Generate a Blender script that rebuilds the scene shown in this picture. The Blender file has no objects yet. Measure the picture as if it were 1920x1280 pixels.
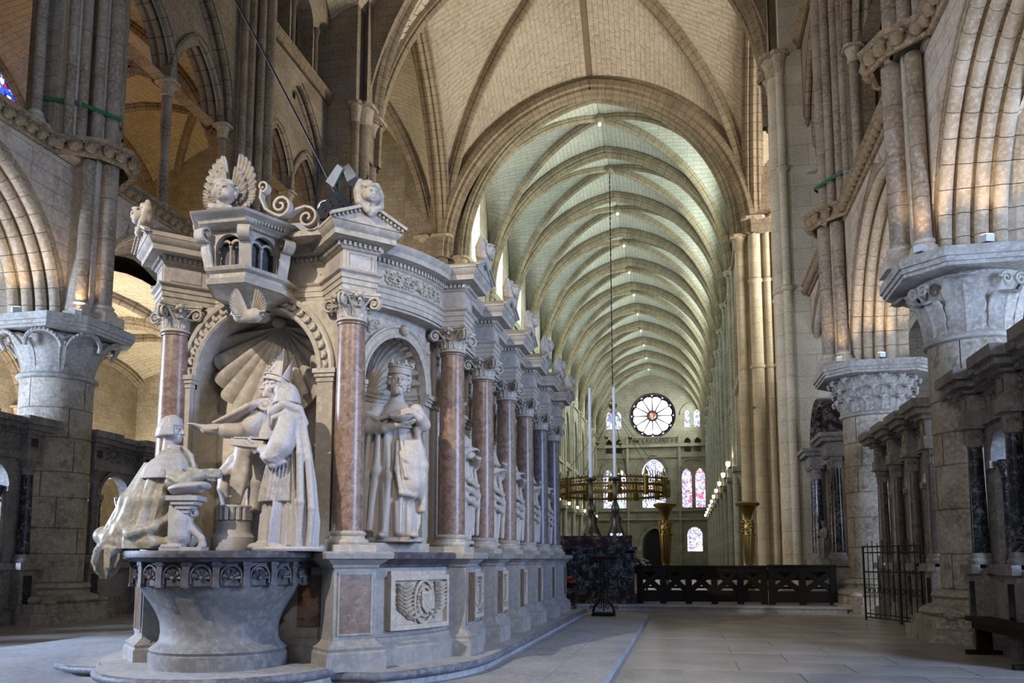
import bpy, math, random
import numpy as np
from mathutils import Vector, Matrix
random.seed(7)
scene = bpy.context.scene
COL = scene.collection
PI = math.pi
V = Vector

# ------------------------------------------------------------------ camera
cam_data = bpy.data.cameras.new('camera')
cam = bpy.data.objects.new('camera', cam_data)
COL.objects.link(cam)
cam_data.sensor_width = 36.0
cam_data.lens = 36.0 * 1550.0 / 1920.0
cam_data.shift_y = 231.0 / 1920.0
cam_data.clip_end = 400.0
cam.location = (0.0, 0.0, 1.35)
cam.rotation_euler = (math.radians(90 + 6.478), 0.0, math.radians(11.839))
scene.camera = cam

# ------------------------------------------------------------------ colour management, world
scene.view_settings.view_transform = 'Standard'
scene.view_settings.look = 'None'
scene.view_settings.gamma = 1.0
scene.view_settings.use_curve_mapping = False
scene.view_settings.exposure = 0.05
scene.cycles.max_bounces = 4
scene.cycles.diffuse_bounces = 3
scene.cycles.glossy_bounces = 2
scene.cycles.transmission_bounces = 0
scene.cycles.caustics_reflective = False
scene.cycles.use_adaptive_sampling = True
scene.cycles.adaptive_threshold = 0.035
scene.cycles.caustics_refractive = False
scene.cycles.sample_clamp_indirect = 6.0
world = bpy.data.worlds.new('daylight')
scene.world = world
world.use_nodes = True
bg = world.node_tree.nodes['Background']
bg.inputs['Color'].default_value = (0.62, 0.72, 0.95, 1)
bg.inputs['Strength'].default_value = 0.045

def lamp(kind, name, loc, target, energy, color, size=1.0, size_y=None, spot=None, blend=0.3, angle=None):
    d = bpy.data.lights.new(name, kind)
    d.energy = energy
    d.color = color
    if kind == 'AREA':
        d.size = size
        if angle: d.spread = angle
        if size_y:
            d.shape = 'RECTANGLE'; d.size_y = size_y
    elif kind == 'SPOT':
        d.spot_size = spot; d.spot_blend = blend; d.shadow_soft_size = size
    elif kind == 'POINT':
        d.shadow_soft_size = size
    o = bpy.data.objects.new(name, d)
    COL.objects.link(o)
    o.location = loc
    if target is not None:
        o.rotation_euler = (V(target) - V(loc)).to_track_quat('-Z', 'Y').to_euler()
    return o

COOL = (0.62, 0.76, 1.0); BLUE = (0.42, 0.6, 1.0); WARM = (1.0, 0.80, 0.58); GREEN = (0.86, 1.0, 0.92)
# spot lamp high on the pier behind the photographer, aimed at the tomb
lamp('SPOT', 'choir_spot_lamp', (-6.6, -2.2, 10.2), (-3.9, 8.6, 2.9), 6000, (1.0, 0.91, 0.77), 0.07, spot=math.radians(33), blend=0.3)
# second spot lamp on the opposite pier, aimed at the king's niche
lamp('SPOT', 'choir_spot_lamp', (3.2, -1.5, 8.2), (-3.0, 9.0, 2.6), 1900, (1.0, 0.89, 0.75), 0.06, spot=math.radians(22), blend=0.5)
# tall windows of the apse behind the photographer
lamp('AREA', 'apse_window', (-12.5, -7.5, 8.5), (-6, 12, 3), 80, (0.80, 0.87, 1.0), 3.0, 6.0)
lamp('AREA', 'apse_window', (3.5, -7.5, 8.5), (0, 14, 4), 150, (0.72, 0.82, 1.0), 3.0, 6.0)
lamp('AREA', 'apse_window', (-7.5, -10.5, 13.5), (3, 20, 12), 330, (1.0, 0.93, 0.84), 4.0, 7.0, angle=math.radians(80))
# windows of the ambulatory, right and left
lamp('AREA', 'ambulatory_window', (10.6, 4.2, 4.6), (-3, 12, 0.6), 2300, BLUE, 2.2, 5.0)
lamp('AREA', 'ambulatory_window', (10.9, 14.0, 3.8), (3, 13.5, 1.5), 620, COOL, 3.0, 5.0)
lamp('AREA', 'ambulatory_window', (10.9, 20.5, 4.2), (2, 20, 1.5), 320, COOL, 2.2, 5.0)
lamp('AREA', 'ambulatory_window', (-20.6, 5.8, 4.6), (-11.5, 11.0, 0), 3300, (0.52, 0.68, 1.0), 2.2, 5.0, angle=math.radians(120))
lamp('AREA', 'ambulatory_window', (-20.9, 19.5, 3.6), (-15, 19.5, 9), 1300, (1.0, 0.92, 0.78), 2.2, 4.0)
lamp('AREA', 'ambulatory_window', (-20.9, 27.0, 3.6), (-15, 26, 9), 500, (1.0, 0.92, 0.78), 2.2, 4.0)
lamp('POINT', 'ambulatory_fill', (-17.8, 20.8, 4.6), None, 260, (1.0, 0.92, 0.80), 0.3)  # two unseen fill lights, added to brighten the left ambulatory
lamp('POINT', 'ambulatory_fill', (-17.8, 12.5, 4.6), None, 200, (0.95, 0.95, 0.95), 0.3)
# great windows at the ends of the transept
lamp('AREA', 'transept_window', (12.0, 35.5, 14.0), (-3, 36.5, 22), 2500, (1.0, 0.93, 0.83), 5.0, 10.0, angle=math.radians(110))
lamp('AREA', 'transept_window', (-22.0, 33.0, 12.0), (4, 38, 8), 1300, (1.0, 0.92, 0.80), 4.0, 8.0)
lamp('POINT', 'transept_fill', (-19.0, 36.5, 13.0), None, 320, (1.0, 0.78, 0.46), 0.3)  # unseen warm light, added to brighten the left transept vault and wall
# dim amber lamps left burning up in the left gallery
lamp('POINT', 'gallery_lamp', (-17.5, 18.6, 11.6), None, 190, (1.0, 0.70, 0.36), 0.2)
lamp('POINT', 'gallery_lamp', (-17.5, 26.8, 11.6), None, 190, (1.0, 0.70, 0.36), 0.2)

# ------------------------------------------------------------------ mesh helpers
class MB:
    def __init__(s):
        s.v = []; s.f = []; s.uv = []
    def face(s, idx, uv=None):
        s.f.append(tuple(idx)); s.uv.append(uv)
    def poly(s, pts, uv=None):
        b = len(s.v); s.v.extend(tuple(p) for p in pts)
        s.face(range(b, b + len(pts)), uv)
    def box(s, x0, x1, y0, y1, z0, z1, taper=0.0, M=None):
        b = len(s.v)
        t = taper
        P = [(x0, y0, z0), (x1, y0, z0), (x1, y1, z0), (x0, y1, z0), (x0 + t, y0 + t, z1), (x1 - t, y0 + t, z1), (x1 - t, y1 - t, z1), (x0 + t, y1 - t, z1)]
        if M is not None: P = [tuple(M @ V(p)) for p in P]
        s.v.extend(P)
        for q in ((0, 3, 2, 1), (4, 5, 6, 7), (0, 1, 5, 4), (1, 2, 6, 5), (2, 3, 7, 6), (3, 0, 4, 7)):
            a = [P[i] for i in q]
            e = 0 if abs(a[0][0] - a[2][0]) > abs(a[0][1] - a[2][1]) else 1
            uv = [(p[e], p[2]) for p in a]
            s.face([b + i for i in q], uv)
        return s
    def prism(s, poly, z0, z1, inset=0.0):
        """vertical prism over a counter-clockwise plan polygon"""
        n = len(poly); b = len(s.v)
        c = (sum(p[0] for p in poly) / n, sum(p[1] for p in poly) / n)
        s.v.extend((p[0], p[1], z0) for p in poly)
        s.v.extend((p[0] + (c[0] - p[0]) * inset, p[1] + (c[1] - p[1]) * inset, z1) for p in poly)
        s.face([b + n + i for i in range(n)]); s.face([b + i for i in reversed(range(n))])
        L = 0
        for i in range(n):
            j = (i + 1) % n
            d = math.dist(poly[i], poly[j])
            s.face((b + i, b + j, b + n + j, b + n + i), [(L, z0), (L + d, z0), (L + d, z1), (L, z1)])
            L += d
        return s
    def grid(s, rows, closed=False, uv=None, flip=False):
        """rows: list of equally long point lists; closed wraps each row"""
        b = len(s.v); n = len(rows[0])
        for r in rows: s.v.extend(tuple(p) for p in r)
        m = n if closed else n - 1
        for i in range(len(rows) - 1):
            for j in range(m):
                k = (j + 1) % n
                q = (b + i * n + j, b + i * n + k, b + (i + 1) * n + k, b + (i + 1) * n + j)
                u = None
                if uv is not None:
                    kk = j + 1
                    u = [uv(i, j), uv(i, kk), uv(i + 1, kk), uv(i + 1, j)]
                if flip:
                    q = q[::-1]; u = u[::-1] if u else None
                s.face(q, u)
        return s
    def lathe(s, prof, c=(0, 0), n=24, a0=0.0, a1=2 * PI, caps=True, sx=1.0, sy=1.0):
        """prof: (radius, z) from bottom to top"""
        full = abs(a1 - a0 - 2 * PI) < 1e-6
        k = n if full else n + 1
        rows = [[(c[0] + sx * r * math.cos(a0 + (a1 - a0) * j / n), c[1] + sy * r * math.sin(a0 + (a1 - a0) * j / n), z) for j in range(k)] for r, z in prof]
        rm = max(r for r, z in prof)
        s.grid(rows, closed=full, uv=lambda i, j: ((a1 - a0) * j / n * rm, prof[i][1]))
        if caps and full:
            b = len(s.v) - k * len(prof)
            s.face([b + j for j in reversed(range(k))])
            b = len(s.v) - k
            s.face([b + j for j in range(k)])
        return s
    def sweep(s, path, prof, frames=None, closed_prof=True, closed_path=False, caps=False, twist=None, scale=None):
        """path of Vectors; frames: list of (n, b) per point, else parallel transport; prof in (n, b)"""
        path = [V(p) for p in path]
        N = len(path)
        if frames is None:
            frames = []
            t = (path[1] - path[0]).normalized()
            ref = V((0, 0, 1)) if abs(t.z) < 0.9 else V((1, 0, 0))
            nn = (ref - t * ref.dot(t)).normalized()
            for i in range(N):
                a = path[max(i - 1, 0)]; c = path[min(i + 1, N - 1)]
                t = (c - a).normalized()
                nn = (nn - t * nn.dot(t)).normalized()
                frames.append((nn, t.cross(nn)))
        rows = []; L = [0.0]
        for i in range(N):
            n_, b_ = frames[i]
            k = 1.0 if scale is None else scale(i / (N - 1))
            rows.append([path[i] + n_ * (p * k) + b_ * (q * k) for p, q in prof])
            if i: L.append(L[-1] + (path[i] - path[i - 1]).length)
        W = [0.0]
        for j in range(1, len(prof) + 1):
            a = prof[j - 1]; c = prof[j % len(prof)]
            W.append(W[-1] + math.dist(a, c))
        if closed_path:
            rows.append(rows[0]); L.append(L[-1] + (path[0] - path[-1]).length)
        b0 = len(s.v)
        s.grid(rows, closed=closed_prof, uv=lambda i, j: (W[j], L[i]))
        if caps and closed_prof:
            n = len(prof)
            s.face([b0 + j for j in reversed(range(n))])
            b = len(s.v) - n
            s.face([b + j for j in range(n)])
        return s
    def tube(s, path, r, n=8, caps=True, scale=None):
        return s.sweep(path, [(r * math.cos(2 * PI * k / n), r * math.sin(2 * PI * k / n)) for k in range(n)], caps=caps, scale=scale)
    def ball(s, c, r, n=10, m=6, sz=1.0, M=None):
        rows = []
        for i in range(m + 1):
            a = -PI / 2 + PI * i / m
            rr = r * max(math.cos(a), 0.02)
            rows.append([V((rr * math.cos(2 * PI * j / n), rr * math.sin(2 * PI * j / n), r * sz * math.sin(a))) for j in range(n)])
        if M is not None: rows = [[M @ p for p in row] for row in rows]
        rows = [[p + V(c) for p in row] for row in rows]
        s.grid(rows, closed=True)
        return s
    def add(s, o, M=None):
        b = len(s.v)
        s.v.extend(o.v if M is None else [tuple(M @ V(p)) for p in o.v])
        s.f.extend(tuple(b + i for i in f) for f in o.f)
        s.uv.extend(o.uv)
        return s

def mesh_of(name, mb, mat, smooth=True, angle=40):
    me = bpy.data.meshes.new(name)
    me.from_pydata(mb.v, [], mb.f)
    if any(u is not None for u in mb.uv):
        lay = me.uv_layers.new(name='UVMap')
        flat = []
        for f, u in zip(mb.f, mb.uv):
            if u is None:
                flat.extend([0.0] * (2 * len(f)))
            else:
                for a in u: flat.extend((a[0], a[1]))
        if len(flat) == 2 * len(me.loops):
            lay.data.foreach_set('uv', flat)
    me.materials.append(mat)
    if smooth and len(me.polygons):
        me.polygons.foreach_set('use_smooth', [True] * len(me.polygons))
        me.set_sharp_from_angle(angle=math.radians(angle))
    me.update()
    return me

def link(name, me, parent=None, loc=None, rotz=None, M=None):
    o = bpy.data.objects.new(name, me)
    COL.objects.link(o)
    if M is not None: o.matrix_basis = M
    if loc is not None: o.location = loc
    if rotz is not None: o.rotation_euler = (0, 0, rotz)
    if parent is not None:
        o.parent = parent
        o.matrix_parent_inverse = INV.get(parent.name, Matrix.Identity(4))
    return o

INV = {}
def part(name, mb, mat, parent, smooth=True, angle=40, label=None, kind=None):
    o = link(name, mesh_of(name, mb, mat, smooth, angle), parent)
    if label: o['label'] = label
    if kind: o['kind'] = kind
    return o

def thing(name, label, cat, loc=(0, 0, 0), group=None):
    o = bpy.data.objects.new(name, None)
    COL.objects.link(o)
    o.location = loc
    o.empty_display_size = 0.2
    INV[o.name] = Matrix.Translation(V(loc)).inverted()
    o['label'] = label; o['category'] = cat
    if group: o['group'] = group
    return o

def struct(name, label=None):
    o = bpy.data.objects.new(name, None)
    COL.objects.link(o)
    o['kind'] = 'structure'
    if label: o['label'] = label
    return o

def dup(root, M, label=None, suffix_parent=None):
    """copy a thing with its parts and sub-parts; M moves the copy"""
    r = root.copy(); COL.objects.link(r)
    r.matrix_basis = M @ root.matrix_basis
    if label: r['label'] = label
    for ch in root.children:
        c = ch.copy(); COL.objects.link(c); c.parent = r; c.matrix_parent_inverse = ch.matrix_parent_inverse
        for g in ch.children:
            d = g.copy(); COL.objects.link(d); d.parent = c; d.matrix_parent_inverse = g.matrix_parent_inverse
    return r

def sub_link(name, me, parent, **k):
    return link(name, me, parent, **k)

# ------------------------------------------------------------------ materials
def srgb(h):
    h = h.lstrip('#')
    c = [int(h[i:i + 2], 16) / 255 for i in (0, 2, 4)]
    return tuple(x / 12.92 if x <= 0.04045 else ((x + 0.055) / 1.055) ** 2.4 for x in c) + (1,)

def node_mat(name):
    m = bpy.data.materials.new(name)
    m.use_nodes = True
    nt = m.node_tree
    return m, nt, nt.nodes['Principled BSDF']

def N(nt, kind, **k):
    n = nt.nodes.new(kind)
    for a, b in k.items():
        if a.startswith('_'): setattr(n, a[1:], b)
        else:
            key = a.replace('__', ' ')
            n.inputs[key].default_value = b
    return n

def mixc(nt, fac, a, b, blend='MIX'):
    n = nt.nodes.new('ShaderNodeMix'); n.data_type = 'RGBA'; n.blend_type = blend
    for sock, val in ((n.inputs[0], fac), (n.inputs[6], a), (n.inputs[7], b)):
        if hasattr(val, 'links'): nt.links.new(val, sock)
        else: sock.default_value = val
    return n.outputs[2]

def ramp(nt, src, stops):
    r = nt.nodes.new('ShaderNodeValToRGB')
    e = r.color_ramp.elements
    while len(e) < len(stops): e.new(0.5)
    for el, (p, c) in zip(e, stops):
        el.position = p; el.color = c if len(c) == 4 else (*c, 1)
    nt.links.new(src, r.inputs[0])
    return r.outputs[0]

def stone(name, base, dark, light, rough=0.85, scale=0.9, joints=None, bump=0.25, stain=None, spec=0.25, fine=14.0):
    """weathered stone; joints = (block length, course height, mortar width, mortar colour)"""
    m, nt, bs = node_mat(name)
    L = nt.links.new
    tc = nt.nodes.new('ShaderNodeTexCoord')
    n1 = N(nt, 'ShaderNodeTexNoise', Scale=scale, Detail=3.0, Roughness=0.6)
    n2 = N(nt, 'ShaderNodeTexNoise', Scale=fine, Detail=2.0, Roughness=0.65)
    L(tc.outputs['Object'], n1.inputs['Vector']); L(tc.outputs['Object'], n2.inputs['Vector'])
    c = mixc(nt, ramp(nt, n1.outputs[0], [(0.32, (0, 0, 0)), (0.7, (1, 1, 1))]), srgb(dark), srgb(base))
    c = mixc(nt, ramp(nt, n2.outputs[0], [(0.45, (0, 0, 0)), (0.75, (0.8, 0.8, 0.8))]), c, srgb(light))
    if stain:
        n3 = N(nt, 'ShaderNodeTexNoise', Scale=scale * 2.3, Detail=3.0, Roughness=0.7)
        L(tc.outputs['Object'], n3.inputs['Vector'])
        c = mixc(nt, ramp(nt, n3.outputs[0], [(0.55, (0, 0, 0)), (0.68, (0.75, 0.75, 0.75))]), c, srgb(stain))
    bmp = N(nt, 'ShaderNodeBump', Strength=bump, Distance=0.02)
    L(n2.outputs[0], bmp.inputs['Height'])
    last = bmp
    if joints:
        bw, bh, mw, mc = joints
        uvn = nt.nodes.new('ShaderNodeUVMap')
        br = N(nt, 'ShaderNodeTexBrick', Scale=1.0)
        br.inputs['Mortar Size'].default_value = mw
        br.inputs['Mortar Smooth'].default_value = 0.25
        br.inputs['Brick Width'].default_value = bw
        br.inputs['Row Height'].default_value = bh
        br.inputs['Color1'].default_value = (0.80, 0.80, 0.80, 1)
        br.inputs['Color2'].default_value = (1.0, 0.98, 0.95, 1)
        br.inputs['Mortar'].default_value = (0.9, 0.9, 0.9, 1)
        L(uvn.outputs[0], br.inputs['Vector'])
        c = mixc(nt, 0.65, c, br.outputs['Color'], 'MULTIPLY')
        c = mixc(nt, br.outputs['Fac'], c, srgb(mc))
        b2 = N(nt, 'ShaderNodeBump', Strength=0.5, Distance=0.02)
        b2.invert = True
        L(br.outputs['Fac'], b2.inputs['Height']); L(bmp.outputs[0], b2.inputs['Normal'])
        last = b2
    L(last.outputs[0], bs.inputs['Normal'])
    L(c, bs.inputs['Base Color'])
    bs.inputs['Roughness'].default_value = rough
    bs.inputs['Specular IOR Level'].default_value = spec
    return m

def marble(name, a, b, vein, rough=0.22, scale=3.0, vs=5.0, vw=0.03, amt=0.8):
    m, nt, bs = node_mat(name)
    L = nt.links.new
    tc = nt.nodes.new('ShaderNodeTexCoord')
    n1 = N(nt, 'ShaderNodeTexNoise', Scale=scale, Detail=4.0, Roughness=0.7, Distortion=1.2)
    L(tc.outputs['Object'], n1.inputs['Vector'])
    c = mixc(nt, ramp(nt, n1.outputs[0], [(0.35, (0, 0, 0)), (0.62, (1, 1, 1))]), srgb(a), srgb(b))
    n2 = N(nt, 'ShaderNodeTexNoise', Scale=vs, Detail=4.0, Roughness=0.62, Distortion=2.2)
    L(tc.outputs['Object'], n2.inputs['Vector'])
    k = amt
    f = ramp(nt, n2.outputs[0], [(0.5 - vw * 2, (0, 0, 0)), (0.5 - vw * .4, (k, k, k)), (0.5 + vw * .4, (k, k, k)), (0.5 + vw * 2, (0, 0, 0))])
    n3 = N(nt, 'ShaderNodeTexNoise', Scale=scale * 1.3, Detail=2.0)
    L(tc.outputs['Object'], n3.inputs['Vector'])
    f2 = mixc(nt, 1.0, f, ramp(nt, n3.outputs[0], [(0.42, (0, 0, 0)), (0.6, (1, 1, 1))]), 'MULTIPLY')
    c = mixc(nt, f2, c, srgb(vein))
    L(c, bs.inputs['Base Color'])
    bs.inputs['Roughness'].default_value = rough
    bs.inputs['Specular IOR Level'].default_value = 0.45
    return m

def plain(name, col, rough=0.5, metal=0.0, var=0.25, scale=6.0, spec=0.5, bump=0.0):
    m, nt, bs = node_mat(name)
    L = nt.links.new
    tc = nt.nodes.new('ShaderNodeTexCoord')
    n1 = N(nt, 'ShaderNodeTexNoise', Scale=scale, Detail=4.0)
    L(tc.outputs['Object'], n1.inputs['Vector'])
    c0 = srgb(col)
    d = tuple(x * (1 - var) for x in c0[:3]) + (1,)
    l = tuple(min(1, x * (1 + var)) for x in c0[:3]) + (1,)
    L(mixc(nt, n1.outputs[0], d, l), bs.inputs['Base Color'])
    bs.inputs['Roughness'].default_value = rough
    bs.inputs['Metallic'].default_value = metal
    bs.inputs['Specular IOR Level'].default_value = spec
    if bump:
        b = N(nt, 'ShaderNodeBump', Strength=bump, Distance=0.01)
        L(n1.outputs[0], b.inputs['Height']); L(b.outputs[0], bs.inputs['Normal'])
    return m

def glow(name, col, strength):
    m, nt, bs = node_mat(name)
    bs.inputs['Base Color'].default_value = srgb(col)
    bs.inputs['Emission Color'].default_value = srgb(col)
    bs.inputs['Emission Strength'].default_value = strength
    return m

def stained(name, cols, strength, scale, thr=0.03, white=0.5):
    """lit stained glass: coloured cells between dark leads"""
    m, nt, bs = node_mat(name)
    L = nt.links.new
    tc = nt.nodes.new('ShaderNodeTexCoord')
    vo = N(nt, 'ShaderNodeTexVoronoi', Scale=scale)
    L(tc.outputs['Object'], vo.inputs['Vector'])
    ed = N(nt, 'ShaderNodeTexVoronoi', Scale=scale)
    ed.feature = 'DISTANCE_TO_EDGE'
    L(tc.outputs['Object'], ed.inputs['Vector'])
    sep = nt.nodes.new('ShaderNodeSeparateColor')
    L(vo.outputs['Color'], sep.inputs[0])
    st = [(i / len(cols), srgb(c)) for i, c in enumerate(cols)]
    c = ramp(nt, sep.outputs[0], st)
    nt.nodes[-1].color_ramp.interpolation = 'CONSTANT'
    k = ramp(nt, ed.outputs['Distance'], [(thr * .5, (0.02, 0.02, 0.02)), (thr, (1, 1, 1))])
    c = mixc(nt, 1.0, c, k, 'MULTIPLY')
    L(c, bs.inputs['Emission Color'])
    bs.inputs['Emission Strength'].default_value = strength
    bs.inputs['Base Color'].default_value = (0.02, 0.02, 0.03, 1)
    bs.inputs['Roughness'].default_value = 0.3
    return m

JD = '#6b5f4e'
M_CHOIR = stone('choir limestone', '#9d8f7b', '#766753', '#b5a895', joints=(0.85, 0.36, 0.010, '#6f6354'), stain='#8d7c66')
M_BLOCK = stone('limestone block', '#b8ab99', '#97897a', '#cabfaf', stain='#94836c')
M_ARCH = stone('arch limestone', '#b6a791', '#95866f', '#cabda9', scale=1.4)
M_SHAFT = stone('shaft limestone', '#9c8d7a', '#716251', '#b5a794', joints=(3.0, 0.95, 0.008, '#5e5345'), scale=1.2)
M_DRUM = stone('pier drum limestone', '#aea596', '#857a6a', '#c2bbb0', scale=1.6, stain='#6d6353', bump=0.35)
M_CAP = stone('carved capital stone', '#a9a49c', '#837d74', '#bfbab2', scale=2.0)
M_GOLDSTONE = stone('crocket stone', '#8d7a60', '#5f5140', '#a9977b', scale=3.0)
M_BRICK = stone('vault course stone', '#c3b6a1', '#aea08a', '#d3c8b6', scale=0.5, fine=6.0)
M_BRICKJ = stone('vault mortar', '#85765f', '#736550', '#93846d')
M_WEB = stone('vault web', '#c9bda2', '#ab9d80', '#d8cdb6', joints=(0.75, 0.22, 0.012, '#94866c'), scale=0.35)
M_NWEB = stone('nave vault web', '#b8bbae', '#9a9e91', '#cacdc2', joints=(0.8, 0.26, 0.014, '#858672'), scale=0.35)
M_RIB = stone('rib stone', '#9b8c76', '#796a55', '#b1a38d', joints=(9.0, 0.42, 0.014, '#5f523f'))
M_NRIB = stone('nave rib stone', '#978e77', '#6f6853', '#aca48e', joints=(9.0, 0.5, 0.016, '#5f5b49'))
M_RUBBLE = stone('rubble wall', '#b0a58f', '#8b7f69', '#c3b8a3', joints=(0.62, 0.24, 0.012, '#8f836d'), scale=1.6, bump=0.9, stain='#8f8068')
M_NWALL = stone('nave wall', '#aaa593', '#878270', '#bfbaaa', joints=(0.9, 0.4, 0.012, '#77735f'))
M_NSHAFT = stone('nave shaft', '#aeac9a', '#84826f', '#c4c2b2', joints=(3.0, 1.1, 0.01, '#66634f'))
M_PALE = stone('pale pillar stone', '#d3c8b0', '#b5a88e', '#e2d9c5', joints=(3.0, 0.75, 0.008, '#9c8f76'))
M_FLOORJ = stone('floor joint', '#837c77', '#716b66', '#8f8883')
M_SLAB = stone('floor slab stone', '#a39b95', '#827a73', '#b4aca5', rough=0.30, scale=0.8, bump=0.06, spec=0.4)
M_STEP = stone('step stone', '#a3a1a2', '#86858a', '#b5b3b2', rough=0.6, scale=1.0, bump=0.15)
M_NOSE = stone('step nosing', '#6d6e74', '#4f5056', '#8a8b8e', rough=0.55, scale=3.0, bump=0.3)
M_TOMB = stone('tomb stone', '#b0a596', '#978d80', '#bfb5a8', rough=0.7, scale=1.8, bump=0.12)
M_TOMBG = stone('tomb grey stone', '#918d89', '#7d7a77', '#a09c98', rough=0.65, scale=1.8, bump=0.15)
M_BASIN = stone('basin grey stone', '#787675', '#5d5c5f', '#8c8a88', rough=0.6, scale=1.6, bump=0.15)  # grey stone, made darker to carry the shade on the basin
M_TOMBD = stone('dark moulding stone', '#504d51', '#38363a', '#696669', rough=0.5, scale=2.5, bump=0.2)
M_PLASTER = stone('niche plaster', '#cdc3b2', '#bbb09e', '#d6cdbe', rough=0.8, scale=1.2, bump=0.05)
M_FRIEZE = stone('carved frieze', '#8d8a88', '#6f6d6d', '#a19d9a', rough=0.7, scale=2.5)
M_STAT = stone('statue marble', '#b3a89e', '#a3998f', '#bdb3a9', rough=0.5, scale=3.0, bump=0.05, spec=0.35, fine=30)
M_STAT2 = stone('grey statue marble', '#aba4a1', '#9a9491', '#b5afac', rough=0.5, scale=3.0, bump=0.05, spec=0.35, fine=30)
M_STATK = stone('soiled statue marble', '#a8a195', '#827a6a', '#bbb4a8', rough=0.45, scale=4.0, bump=0.08, spec=0.35, fine=24)
M_RED = marble('red marble', '#63493c', '#8a705e', '#c6b6a6', rough=0.34, scale=9.0, vs=14.0, vw=0.012, amt=0.55)
M_REDP = marble('red marble panel', '#4c372b', '#735c4a', '#a89a8a', rough=0.34, scale=6.0, vs=12.0, vw=0.014, amt=0.45)
M_PURP = marble('purple grey marble', '#473c3c', '#6f6362', '#a89f9d', rough=0.32, scale=8.0, vs=14.0, vw=0.012, amt=0.5)
M_GREYM = marble('pale grey marble', '#968c86', '#b0a6a0', '#c8beb8', rough=0.35, scale=6.0, vs=10.0, vw=0.015, amt=0.4)
M_BLACK = marble('black marble', '#0f1013', '#24262c', '#8b8e96', rough=0.2, scale=4.0, vs=5.0, vw=0.022, amt=0.7)
M_DKRED = marble('dark red marble', '#1e1516', '#352526', '#8c7c78', rough=0.25, scale=4.0, vs=5.0)
M_BLUEP = marble('black inlay', '#14161c', '#20242e', '#3a404c', rough=0.2)
M_SCREEN = stone('screen stone', '#8b8580', '#625d5a', '#a09a95', rough=0.7, scale=2.0)
M_WOOD = plain('dark oak', '#17100b', 0.6, 0, 0.4, 9.0, spec=0.2)
M_IRON = plain('black iron', '#121214', 0.45, 0.6, 0.3, 20.0)
M_GOLD = plain('gilt bronze', '#9a8048', 0.36, 1.0, 0.35, 14.0)
M_BRASS = plain('brass', '#97895c', 0.35, 1.0, 0.3, 10.0)
M_PEWTER = plain('pewter', '#5d5648', 0.4, 0.9, 0.4, 10.0)
M_WAX = plain('white wax', '#d7dbe0', 0.4, 0, 0.08, 5.0)
M_STRAP = plain('green strap', '#1f5a35', 0.7, 0, 0.2)
M_DARK = plain('dark cloth', '#26282d', 0.6, 0, 0.5, 12.0, bump=0.4)
M_METAL = plain('dull zinc', '#8d9196', 0.4, 0.7, 0.3, 9.0, bump=0.3)
M_LEAF = plain('leaf green', '#27421f', 0.6, 0, 0.4, 30.0)
M_REDFL = plain('red petals', '#c02a14', 0.5, 0, 0.3, 30.0)
M_WHITEFL = plain('cream petals', '#e3dcb4', 0.6, 0, 0.2, 30.0)
M_LAMP = plain('lamp housing', '#c9c9c4', 0.4, 0.2, 0.1)
M_BULB = glow('lamp glow', '#ffdca6', 14.0)
M_NBULB = glow('nave lamp glow', '#ffe6bd', 5.0)
M_VOID = plain('dark oak door', '#0d0b0b', 0.7, 0, 0.3)
# ================================================================== THE BUILDING
AXN = -4.25          # axis of the nave
XL, XR = -13.55, 4.35   # inner faces of the choir walls
Z_AB, Z_STR, Z_TRI = 6.4, 10.6, 19.6

def arch2(w, h, n=16):
    """pointed (or elliptical) arch outline: (a, z, na, nz) from (-w,0) over (0,h) to (w,0)"""
    out = []
    half = []
    if h >= w:
        R = (w * w + h * h) / (2 * w)
        th = math.asin(min(1, h / R)) if h <= R else PI / 2
        cx = R - w
        th = math.atan2(h, cx)
        for i in range(n + 1):
            a = PI - (PI - (PI - th)) * i / n      # from angle pi down to pi-th
            half.append((cx + R * math.cos(a), R * math.sin(a), math.cos(a), math.sin(a)))
    else:
        for i in range(n + 1):
            a = PI - PI / 2 * i / n
            nx, nz = math.cos(a) / w, math.sin(a) / h
            l = math.hypot(nx, nz)
            half.append((w * math.cos(a), h * math.sin(a), nx / l, nz / l))
    out = half + [(-a, z, -na, nz) for a, z, na, nz in reversed(half[:-1])]
    return out

def arch_wall(mb, T, a0, a1, z0, z1, ac, w, zs, h, d0, d1, n=12, sill=None):
    """wall slab a0..a1 x z0..z1, thickness d0..d1, with one arched opening; T maps (a, d, z)"""
    zb = z0 if sill is None else sill
    A = [(ac + a, zs + z) for a, z, _, _ in arch2(w, h, n)]
    def Q(d, pts, rev):
        p = [(a, z) for a, z in pts]
        if rev: p = p[::-1]
        mb.poly([T(a, d, z) for a, z in p], [(a, z) for a, z in p])
    for d, rev in ((d0, False), (d1, True)):
        Q(d, [(a0, z0), (ac - w, z0), (ac - w, z1), (a0, z1)], rev)
        Q(d, [(ac + w, z0), (a1, z0), (a1, z1), (ac + w, z1)], rev)
        if sill is not None: Q(d, [(ac - w, z0), (ac + w, z0), (ac + w, sill), (ac - w, sill)], rev)
        for i in range(len(A) - 1):
            Q(d, [A[i], A[i + 1], (A[i + 1][0], z1), (A[i][0], z1)], rev)
    O = [(ac - w, zb)] + A + [(ac + w, zb)]
    L = 0
    for i in range(len(O) - 1):
        l = math.dist(O[i], O[i + 1])
        mb.poly([T(O[i][0], d0, O[i][1]), T(O[i][0], d1, O[i][1]), T(O[i + 1][0], d1, O[i + 1][1]), T(O[i + 1][0], d0, O[i + 1][1])], [(0, L), (d1 - d0, L), (d1 - d0, L + l), (0, L + l)])
        L += l
    if sill is not None:
        mb.poly([T(ac - w, d0, sill), T(ac + w, d0, sill), T(ac + w, d1, sill), T(ac - w, d1, sill)])

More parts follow.
